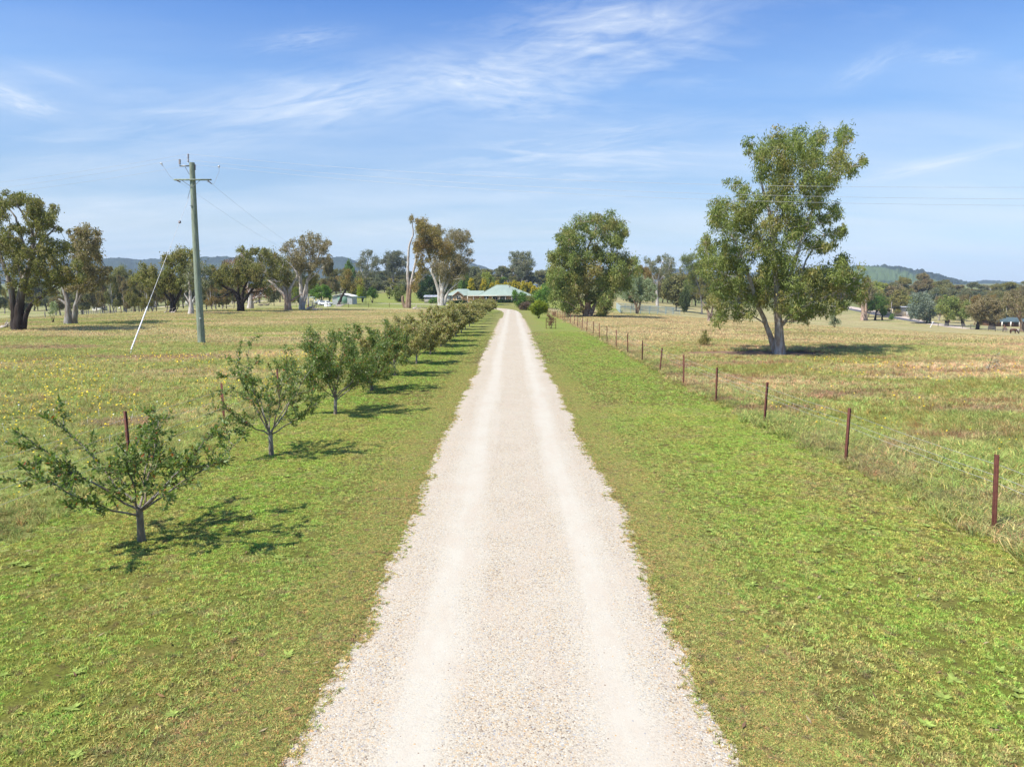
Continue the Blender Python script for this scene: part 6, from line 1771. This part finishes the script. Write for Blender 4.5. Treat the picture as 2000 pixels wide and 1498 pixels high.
# ------------------------------------------------------------------ sheds
def gable_shed(name, u0, u1, vbase, veave, vridge, depth, wall, roofm, label, door=None, Z=None, overhang=.3, front_gable=False, cat='shed', windows=()):
    g = hit((u0 + u1) / 2, vbase); Z = g[1] if Z is None else Z
    k = ppm(Z); w_ = (u1 - u0) * k
    x0 = float(ray((u0 + u1) / 2, vbase)[0] / ray((u0 + u1) / 2, vbase)[1] * Z); z0 = float(gz(x0, Z))
    he = max(1.8, float(at(u0, veave, Z)[2]) - z0); hr = max(he + .3, float(at(u0, vridge, Z)[2]) - z0)
    rt = empty(name, (x0, Z, z0), label, cat)
    mb = MB(); d = depth
    if front_gable:
        v = [[-w_ / 2, 0, 0], [w_ / 2, 0, 0], [w_ / 2, 0, he], [0, 0, hr], [-w_ / 2, 0, he]]
        v += [[a, d, c] for a, _, c in v]
        v = np.array(v, float); v[[0, 1, 5, 6], 2] = -.3
        mb.add(v, [[0, 1, 2, 4], [6, 5, 9, 7]]); mb.add(v, [[4, 2, 3, 3], [7, 9, 8, 8], [1, 6, 7, 2], [5, 0, 4, 9]])
    else:
        mb.box((0, d / 2, (he - .3) / 2), (w_, d, he + .3))
        for s in (-1, 1): mb.add([[s * w_ / 2, 0, he], [s * w_ / 2, d, he], [s * w_ / 2, d / 2, hr]], [[0, 1, 2, 2]])
    mb.build('wall', wall, rt)
    mb = MB(); o = overhang; th = .08
    if front_gable:
        for s in (-1, 1):
            a = [[s * (w_ / 2 + o), -o, he - o * (hr - he) / (w_ / 2) + .04], [0, -o, hr + .04], [0, d + o, hr + .04], [s * (w_ / 2 + o), d + o, he - o * (hr - he) / (w_ / 2) + .04]]
            b = [[p_[0], p_[1], p_[2] + th] for p_ in a]; mb.add(a + b, [[0, 1, 2, 3], [4, 5, 6, 7], [0, 1, 5, 4], [0, 3, 7, 4]])
    else:
        for s in (0, 1):
            y0_ = -o if s == 0 else d + o
            a = [[-w_ / 2 - o, y0_, he - .05], [w_ / 2 + o, y0_, he - .05], [w_ / 2 + o, d / 2, hr + .04], [-w_ / 2 - o, d / 2, hr + .04]]
            b = [[p_[0], p_[1], p_[2] + th] for p_ in a]; mb.add(a + b, [[0, 1, 2, 3], [4, 5, 6, 7], [0, 1, 5, 4], [0, 3, 7, 4], [1, 2, 6, 5]])
    mb.build('roof', roofm, rt)
    if door:
        du0, du1, dv, dm, ribs = door; dx = ((du0 + du1) / 2 - (u0 + u1) / 2) * k; dw = (du1 - du0) * k; dh = max(1.6, float(at(u0, dv, Z)[2]) - z0)
        mb = MB(); mb.box((dx, -.04, dh / 2), (dw, .06, dh))
        if ribs:
            for q in np.arange(.15, dh, .22): mb.box((dx, -.075, q), (dw - .04, .02, .05))
        mb.build('door', dm, rt)
    for wu, ww, wz, wh in windows:
        dx = (wu - (u0 + u1) / 2) * k; mb = MB(); mb.box((dx, -.03, wz), (ww, .05, wh)); mb.build('window', M['glass'], rt)
    return rt, k, z0, Z, x0, he


def corr(name, col):
    t = NT(name); p = t.n('ShaderNodeTexCoord').outputs['Object']
    wv = t.n('ShaderNodeTexWave'); wv.inputs['Scale'].default_value = 4.0; wv.bands_direction = 'X'; t.l(p, wv.inputs['Vector'])
    c = t.mix(t.ramp(t.noise(p, .8, 5), [(.4, 0.0), (.7, .5)]), col, tuple(q * .75 for q in col))
    return t.finish(c, .55, .35, t.bump(wv.outputs['Fac'], .5, .05))


M['tin'] = corr('pale_corrugated_steel', (.55, .56, .57)); M['tinroof'] = corr('white_corrugated_roof', (.72, .74, .75)); M['tan_tin'] = corr('weathered_grey_steel', (.42, .38, .33))
M['creamtin'] = corr('cream_corrugated_steel', (.66, .58, .42)); M['greendoor'] = plain('green_roller_door', (.22, .36, .27), .5, .08, 2); M['timber'] = plain('weathered_timber', (.30, .27, .24), .9, .3, 4, .2, 0, .4)
M['deadwood'] = plain('bleached_dead_wood', (.42, .36, .31), .9, .35, 3, .2, 0, .5); M['darkwood'] = plain('dark_fallen_timber', (.12, .10, .085), .9, .35, 3, .2, 0, .5)
gable_shed('shed', 649.5, 688, 595, 579, 574.5, 7, M['tin'], M['tinroof'], 'pale corrugated shed with a green roller door and white roof', (660, 678, 579.5, M['greendoor'], True), front_gable=True, overhang=.35)
gable_shed('shed', 829, 857, 592, 580, 577.5, 6, M['tan_tin'], M['tinroof'], 'small weathered grey shed beside the white-trunked gum', None, front_gable=False)
gable_shed('shed', 1754, 1779, 618.5, 600, 598, 12, M['creamtin'], M['tinroof'], 'cream metal shed with a flat pale roof at the bitumen road bend', (1769.5, 1777, 604, M['greydoor'], False), overhang=.8)
# the small far buildings seen between trunks on the left
gable_shed('shed', 180, 189, 607, 600, 597, 4, M['cream'], M['tinroof'], 'tiny white gabled hut seen between trunks past the grey-brown gum', None, front_gable=True, windows=((184.5, .8, 1.1, .6),))
gable_shed('farm_building', 190, 200, 607, 602, 600, 4, M['cream'], M['tin'], 'low white annexe next to the tiny white gabled hut', None)
gable_shed('house', 252, 288, 601, 590, 584, 8, M['cream'], M['tinroof'], 'white cottage glimpsed through trees behind the guy wire', None, Z=330, windows=((262, 1.5, 1.5, 1.1), (276, 1.5, 1.5, 1.1)), cat='house')
gable_shed('farm_building', 362, 424, 592, 580, 574, 10, M['greydoor'], M['roof'], 'long building with pale green roof glimpsed behind the power pole', None, Z=345, windows=((370, 2, 1.6, 1.0), (410, 2, 1.6, 1.0)), cat='farm building')
gable_shed('house', 508, 560, 578, 572, 566, 10, M['cream'], plain('pale_pink_tile', (.5, .42, .38), .7), 'distant long cottage with pinkish roof on the rise behind the spreading gum', None, Z=430, windows=((520, 2, 1.4, 1.2), (535, 2, 1.4, 1.2), (550, 2, 1.4, 1.2)), cat='house')
gable_shed('shed', 1043, 1049, 563, 557, 555.5, 6, M['cream'], M['tinroof'], 'tiny white hut on the green slope above the golden conifers', None, Z=420)
gable_shed('shed', 1026, 1034, 548, 543, 541.5, 8, M['tan_tin'], M['tinroof'], 'faint grey roofed shed on the far green slope', None, Z=560)
# valley house on the right
rt, kk, z0, Zv, xv, he = gable_shed('house', 1942, 2025, 638.5, 629.5, 621.5, 9, plain('brown_brick', (.24, .13, .085), .9, .25, 2), plain('blue_green_roof', (.17, .24, .23), .7, .15), 'brick valley house with blue-green roof and white posts, behind the horses', None, overhang=1.2, windows=((1962, 1.8, 1.4, 1.5), (1985, 1.8, 1.4, 1.5)), cat='house')
for u in (1950, 1967, 1984, 2001):
    mb = MB(); mb.box(((u - 1983.5) * kk, -1.7, he / 2), (.3, .3, he)); mb.build('verandah_post', M['cream'], rt)
# skillion carport with pale posts
g = hit(612, 596.5); kq = ppm(g[1])
rt = empty('carport', tuple(g), 'flat-roofed carport on thin pale posts left of the green-doored shed', 'carport')
for u, w_ in ((604, .12), (614.5, .35), (621, .22)):
    mb = MB(); mb.box(((u - 612) * kq, 0, 1.2), (w_, .15, 2.6)); mb.build('post', M['cream'], rt)
for u in (604, 621):
    mb = MB(); mb.box(((u - 612) * kq, 4, 1.2), (.12, .12, 2.6)); mb.build('post', M['cream'], rt)
mb = MB(); mb.box((0, 2, 2.55), (20 * kq, 4.6, .14), 0, None, .03); mb.build('roof', M['roof'], rt)
mb = MB()
for q in np.arange(.25, 1.5, .3): mb.box(((609 - 612) * kq, .35, q), (1.4, .08, .14))
mb.build('rail_stack', M['timber'], rt)
# awning right of the shed
g = hit(700, 595); kq = ppm(g[1])
rt = empty('awning', tuple(g), 'dark flat lean-to awning running off the green-doored shed', 'awning')
for u in (711,):
    for y_ in (-.1, 3): 
        mb = MB(); mb.box(((u - 700) * kq, y_, 1.1), (.14, .14, 2.3)); mb.build('post', M['greendoor'], rt)
mb = MB(); mb.box((0, 1.6, 2.25), (24 * kq, 4, .12), 0, None, .02); mb.build('roof', plain('dark_green_steel', (.07, .11, .09), .5), rt)

# ------------------------------------------------------------------ vehicles in the yard (small, three-quarter hidden)
M['carwhite'] = plain('white_car_paint', (.70, .71, .72), .25, .03, 1, .6); M['tyre'] = plain('tyre_rubber', (.02, .02, .02), .9, .2, 4); M['rim'] = plain('wheel_rim', (.35, .35, .36), .35, .1, 4, .5, .7)
def car(u, v, rz, label, L=4.3, ute=False):
    g = hit(u, v); rt = empty('parked_car', tuple(g), label, 'car', None, rz)
    W = 1.75
    if ute: prof = [(-2.15, .45), (-2.15, .95), (-.35, .98), (-.2, 1.55), (.75, 1.58), (1.15, 1.05), (2.1, .92), (2.15, .45)]
    else: prof = [(-2.1, .40), (-2.12, .95), (-1.75, 1.40), (-.7, 1.50), (.45, 1.46), (1.1, 1.0), (2.0, .88), (2.12, .45)]
    mb = MB(); n = len(prof)
    def pr(y, inset): return [[x, y * (1 - (inset if z > 1.05 else 0)), z] for x, z in prof]
    v_ = np.array(pr(-W / 2, .14) + pr(W / 2, .14)); mb.add(v_, [[i, i + 1, n + i + 1, n + i] for i in range(n - 1)] + [[n - 1, 0, n, 2 * n - 1]])
    cen = []
    for s, off in ((0, 0), (1, n)):
        idx = [off + i for i in range(n)]; c_ = v_[idx].mean(0); c_[2] = .75
        vv = np.vstack([v_[idx], c_]); mb.add(vv, [[i, (i + 1) % n, n, n] for i in range(n)])
    mb.build('body', M['carwhite'], rt)
    xs_ = (-.15, .95) if ute else (-1.6, .85)
    for s in (-1, 1):
        mb = MB(); mb.add([[xs_[0] + .1, s * W / 2 * .935, 1.06], [xs_[1] - .05, s * W / 2 * .935, 1.06], [xs_[1] - .45, s * W / 2 * .875, 1.42], [xs_[0] + .28, s * W / 2 * .875, 1.42]], [[0, 1, 2, 3]])
        mb.build('side_window', M['glass'], rt)
    mb = MB(); a, b = (prof[4], prof[5]); mb.add([[b[0] + .02, -.68, b[1] + .05], [b[0] + .02, .68, b[1] + .05], [a[0] + .06, .62, a[1] - .06], [a[0] + .06, -.62, a[1] - .06]], [[0, 1, 2, 3]]); mb.build('windscreen', M['glass'], rt)
    for x in (-1.35, 1.35):
        for s in (-1, 1):
            mb = MB(); mb.tube([[x, s * .78, .32], [x, s * .90, .32]], .33, 16); wv = mb.build('wheel', M['tyre'], rt)
            mb = MB(); mb.tube([[x, s * .89, .32], [x, s * .912, .32]], .2, 12); mb.build('rim', M['rim'], wv)
    for s in (-1, 1):
        mb = MB(); mb.box((2.1, s * .62, .72), (.08, .32, .16)); mb.build('headlight', M['cream'], rt)


car(636, 597, R(-25), 'white hatchback parked under the green shade tree beside the shed')
car(626, 594.5, R(-150), 'white utility with an open tray, parked left of the hatchback', ute=True)
# water trough / tub
g = hit(640, 599); mb = MB(); mb.tube([[0, 0, 0], [0, 0, .5], [0, 0, .5], [0, 0, .12]], [.95, .9, .82, .78], 20); o = mb.build('water_trough', M['white'], None, False, tuple(g)); tag(o, 'round white water trough on the grass before the cars', 'trough')

# ------------------------------------------------------------------ fallen timber
def log_pile(u, v, w_px, label, mat, n, seed, name='fallen_branch', h=.6, cat='log pile'):
    g = hit(u, v); rng = rs(seed); L = w_px * ppm(g[1]); mb = MB()
    for i in range(n):
        a = np.array([rng.uniform(-.5, .3) * L, rng.uniform(-1.2, 1.2), rng.uniform(.05, h * .5)]); l_ = rng.uniform(.25, .7) * L
        d = np.array([rng.uniform(.6, 1), rng.normal() * .35, rng.uniform(-.05, .35)]); d /= np.linalg.norm(d)
        P = a + d * l_ * np.linspace(0, 1, 6)[:, None] + rng.normal(size=(6, 3)) * .06; P[:, 2] = np.clip(P[:, 2], .03, h * 1.8)
        r0 = rng.uniform(.10, .24) * (1 if i else 1.5); mb.tube(P, np.linspace(r0, r0 * .3, 6), 7)
        q = P[3]; mb.tube([q, q + rng.normal(size=3) * .25 + np.array([.2, 0, .35]), q + rng.normal(size=3) * .3 + np.array([.5, 0, .7])], [r0 * .5, r0 * .3, r0 * .12], 5)
    tag(mb.build(name, mat, None, False, tuple(g)), label, cat)


log_pile(668, 599, 30, 'bleached fallen trunk and branches lying in front of the green-doored shed', M['deadwood'], 5, 701)
log_pile(612, 607, 30, 'heap of grey weathered logs at the foot of the slender white gum', M['deadwood'], 7, 702, 'log_heap', .9)
log_pile(515, 597, 26, 'dark fallen trunk lying in the shade right of the low black-trunked gum', M['darkwood'], 6, 703, h=.8)
log_pile(438, 599, 20, 'scattered pale dead branches on the grass left of the low black-trunked gum', M['deadwood'], 4, 704, h=.4)
log_pile(330, 612, 16, 'short dead branches beside the trunk of the broad gum', M['deadwood'], 3, 705, h=.25)
log_pile(14, 641, 26, 'grey dead branches on the grass left of the tall dark-trunked gum', M['deadwood'], 4, 706, h=.3)
log_pile(813, 604, 18, 'pale root spurs and branches around the leaning gum', M['deadwood'], 3, 707, h=.3)

# ------------------------------------------------------------------ stockyard panels, other fences
M['panel'] = plain('pale_green_rail', (.42, .52, .50), .5, .12, 2, .4)
ya, yb, yc = hit(1208, 607), hit(1212, 613), hit(1328, 615)
def panels(a, b, n, label, group):
    for i in range(n):
        p0 = a + (b - a) * i / n; p1 = a + (b - a) * (i + 1) / n
        p0[2] = gz(p0[0], p0[1]); p1[2] = gz(p1[0], p1[1])
        rt = empty('yard_panel', tuple(p0), label, 'yard panel', group); d = p1 - p0; e = d * .985
        mb = MB(); up = np.array([0, 0, 1.75])
        mb.tube([[0, 0, 0], up], .06, 6); mb.tube([e, e + up], .06, 6); mb.build('frame', M['panel'], rt)
        for h in (.3, .6, .9, 1.2, 1.5, 1.72):
            mb = MB(); mb.tube([[0, 0, h], e + [0, 0, h]], .05, 5); mb.build('rail', M['panel'], rt)
yb2 = np.array([ya[0], ya[1], 0]); far1 = np.array([ya[0] + 1.5, ya[1] + 14, 0]); far2 = np.array([yc[0] + 1.5, yc[1] + 14, 0])
panels(np.array(yb, float), np.array(yc, float), 7, 'pale green steel rail panel in the front side of the stockyard', 'front stockyard panels')
panels(far1.copy(), far2.copy(), 7, 'pale green steel rail panel in the back side of the stockyard', 'back stockyard panels')
panels(np.array(yb, float), far1.copy(), 4, 'pale green steel rail panel closing the house end of the stockyard', 'end stockyard panels')


def post_wire(name, pix, label, hgt=1.2, step=4.5, mat='timber', r=.07, wr=.02, wires=4):
    G = [hit(*q) for q in pix]; P = []
    for a, b in zip(G[:-1], G[1:]):
        n = max(1, int(np.hypot(*(b - a)[:2]) / step))
        for i in range(n): q = a + (b - a) * i / n; P.append([q[0], q[1], float(gz(q[0], q[1]))])
    P.append(list(G[-1])); P = np.array(P)[:60]
    rt = empty(name, tuple(P[0]), label, 'fence'); O = P[0]
    for q in P - O:
        mb = MB(); mb.tube([q - [0, 0, .3], q + [0, 0, hgt]], r, 6); mb.build('post', M[mat], rt)
    for j in range(wires):
        mb = MB(); mb.tube(P - O + [0, 0, hgt * (.3 + .66 * j / (wires - 1))], wr, 4); mb.build('wire', M['wire'], rt)


M['darkpost'] = plain('dark_treated_post', (.06, .05, .045), .9, .2, 4)
post_wire('paddock_fence', [(560, 600), (640, 601), (720, 600.5), (800, 600), (842, 601), (868, 602)], 'thin steel post fence between the paddock and the green yard', 1.15, 5.5, 'rust', .05, .012)
post_wire('paddock_fence', [(30, 625), (140, 618), (225, 611), (300, 605)], 'low timber post fence at the far edge of the paddock near the white hut', 1.1, 6, 'timber', .09, .015)
post_wire('paddock_fence', [(1832, 638.5), (1880, 641), (1930, 645.5), (1990, 652)], 'dark post fence along the foot of the valley trees', 1.3, 5, 'darkpost', .09, .03)
post_wire('paddock_fence', [(1731, 611), (1756, 615)], 'grey mesh fence beside the cream shed', 1.3, 3, 'timber', .08, .03)
g = hit(1816, 640); mb = MB(); mb.tube([[0, 0, -.2], [.5, 0, .9], [.9, 0, 1.7]], [.10, .09, .08], 6); mb.box((.9, 0, 1.75), (.5, .1, .35)); tag(mb.build('marker_post', M['white'], None, False, tuple(g)), 'leaning white marker post on the road verge', 'post')
g = hit(234, 607); rt = empty('notice_board', tuple(g), 'small blank white board on two legs at the far paddock edge', 'sign')
for s in (-.35, .35):
    mb = MB(); mb.box((s, 0, .6), (.1, .1, 1.3)); mb.build('leg', M['cream'], rt)
mb = MB(); mb.box((0, -.08, 1.1), (1.0, .05, .7)); mb.build('board', M['white'], rt)
g = hit(264, 601.5); rt = empty('play_equipment', tuple(g), 'yellow and blue play slide in the far yard behind the guy wire', 'play slide')
mb = MB(); mb.box((0, 0, 1.6), (1.0, 1.0, 1.0)); mb.add([[-.7, -.6, 2.1], [.7, -.6, 2.1], [.7, .6, 2.1], [-.7, .6, 2.1], [0, 0, 2.9]], [[0, 1, 4, 4], [1, 2, 4, 4], [2, 3, 4, 4], [3, 0, 4, 4]])
for sx in (-.4, .4):
    for sy in (-.4, .4): mb.box((sx, sy, .55), (.12, .12, 1.1))
mb.build('tower', plain('yellow_plastic', (.75, .55, .03), .4), rt)
mb = MB(); mb.add([[.5, -.3, 1.2], [.5, .3, 1.2], [2.2, .3, .2], [2.2, -.3, .2], [.5, -.3, 1.1], [.5, .3, 1.1], [2.2, .3, .1], [2.2, -.3, .1]], [[0, 1, 2, 3], [4, 5, 6, 7], [0, 3, 7, 4], [1, 2, 6, 5]]); mb.build('slide', plain('blue_plastic', (.03, .2, .6), .4), rt)
# dark machine on the far track
g = hit(416, 588.5); rt = empty('farm_machine', tuple(g), 'small orange and black machine parked on the far track behind the power pole', 'farm machine')
mb = MB(); mb.box((-1.0, 0, .8), (2.2, 1.3, .8)); mb.box((-1.6, 0, 1.35), (.9, 1.1, .4)); mb.build('bonnet', plain('orange_paint', (.5, .17, .05), .5), rt)
mb = MB(); mb.box((1.0, 0, 1.1), (1.8, 1.5, 1.5)); mb.build('cab', plain('black_paint', (.04, .04, .045), .4), rt)
for x in (-1.6, 1.2):
    for s in (-1, 1): mb = MB(); mb.tube([[x, s * .7, .45], [x, s * .95, .45]], .45, 12); mb.build('wheel', M['tyre'], rt)

# picnic bench near the yellow-green shrub
g = hit(1066, 603); kq = ppm(g[1]); rt = empty('garden_bench', tuple(g), 'dark green bench in the shade behind the yellow-green shrub', 'bench')
mb = MB(); mb.box((0, 0, .45), (1.8, .5, .08)); mb.build('seat', M['greendoor'], rt)
mb = MB(); mb.box((0, .28, .8), (1.8, .06, .45)); mb.build('backrest', M['greendoor'], rt)
for s in (-.8, .8): mb = MB(); mb.box((s, .05, .2), (.08, .45, .42)); mb.build('leg', M['steel'], rt)
# edging ring under the shrub
# ------------------------------------------------------------------ horses
def horse(loc, rz, label, coat, graze=True, s=1.0):
    V = {'hip': (-.62, 0, 1.22), 'bar': (-.1, 0, 1.15), 'chest': (.42, 0, 1.12), 'neck1': (.78, 0, 1.10 if graze else 1.42), 'neck2': (1.05, 0, .72 if graze else 1.78), 'poll': (1.2, 0, .42 if graze else 2.0), 'jaw': (1.32, 0, .25 if graze else 1.85), 'muz': (1.42, 0, .08 if graze else 1.68),
         'tail1': (-.88, 0, 1.18), 'tail2': (-.98, 0, .75), 'tail3': (-.96, 0, .35)}
    E_ = [('hip', 'bar'), ('bar', 'chest'), ('chest', 'neck1'), ('neck1', 'neck2'), ('neck2', 'poll'), ('poll', 'jaw'), ('jaw', 'muz'), ('hip', 'tail1'), ('tail1', 'tail2'), ('tail2', 'tail3')]
    Rr_ = {'hip': .32, 'bar': .33, 'chest': .32, 'neck1': .2, 'neck2': .14, 'poll': .13, 'jaw': .11, 'muz': .07, 'tail1': .06, 'tail2': .07, 'tail3': .03}
    for q, sy in (('L', .2), ('R', -.2)):
        V['fs' + q] = (.48, sy * .8, .85); V['fk' + q] = (.50 + sy * .3, sy, .48); V['ff' + q] = (.48 + sy * .5, sy, .05)
        V['hs' + q] = (-.58, sy * .8, .88); V['hk' + q] = (-.74, sy, .52); V['hf' + q] = (-.66 + sy * .4, sy, .05)
        E_ += [('chest', 'fs' + q), ('fs' + q, 'fk' + q), ('fk' + q, 'ff' + q), ('hip', 'hs' + q), ('hs' + q, 'hk' + q), ('hk' + q, 'hf' + q)]
        Rr_.update({'fs' + q: .12, 'fk' + q: .065, 'ff' + q: .06, 'hs' + q: .17, 'hk' + q: .075, 'hf' + q: .06})
        V['ear' + q] = (V['poll'][0] - .05, sy * .3, V['poll'][2] + (.12)); E_.append(('poll', 'ear' + q)); Rr_['ear' + q] = .025
    ks = list(V); me = bpy.data.meshes.new('horse'); me.from_pydata([V[q] for q in ks], [(ks.index(a), ks.index(b)) for a, b in E_], [])
    o = bpy.data.objects.new('horse', me); COL.objects.link(o); o.location = loc; o.rotation_euler = (0, 0, rz); o.scale = (s, s, s)
    md = o.modifiers.new('skin', 'SKIN'); md.use_smooth_shade = True
    for i, q in enumerate(ks): me.skin_vertices[0].data[i].radius = (Rr_[q], Rr_[q]); 
    me.skin_vertices[0].data[0].use_root = True
    o.modifiers.new('sub', 'SUBSURF').levels = 1; o.modifiers['sub'].render_levels = 2
    me.materials.append(coat); tag(o, label, 'horse')


g = hit(1979, 652); horse(tuple(g), R(0), 'dark brown horse grazing sideways by the valley fence', plain('dark_bay_coat', (.10, .045, .03), .6, .2, 2))
g = hit(1963, 648.5); horse(tuple(g), R(75), 'brown horse standing head up, seen end-on past the grazing one', plain('brown_coat', (.14, .07, .04), .6, .2, 2), graze=False, s=.95)
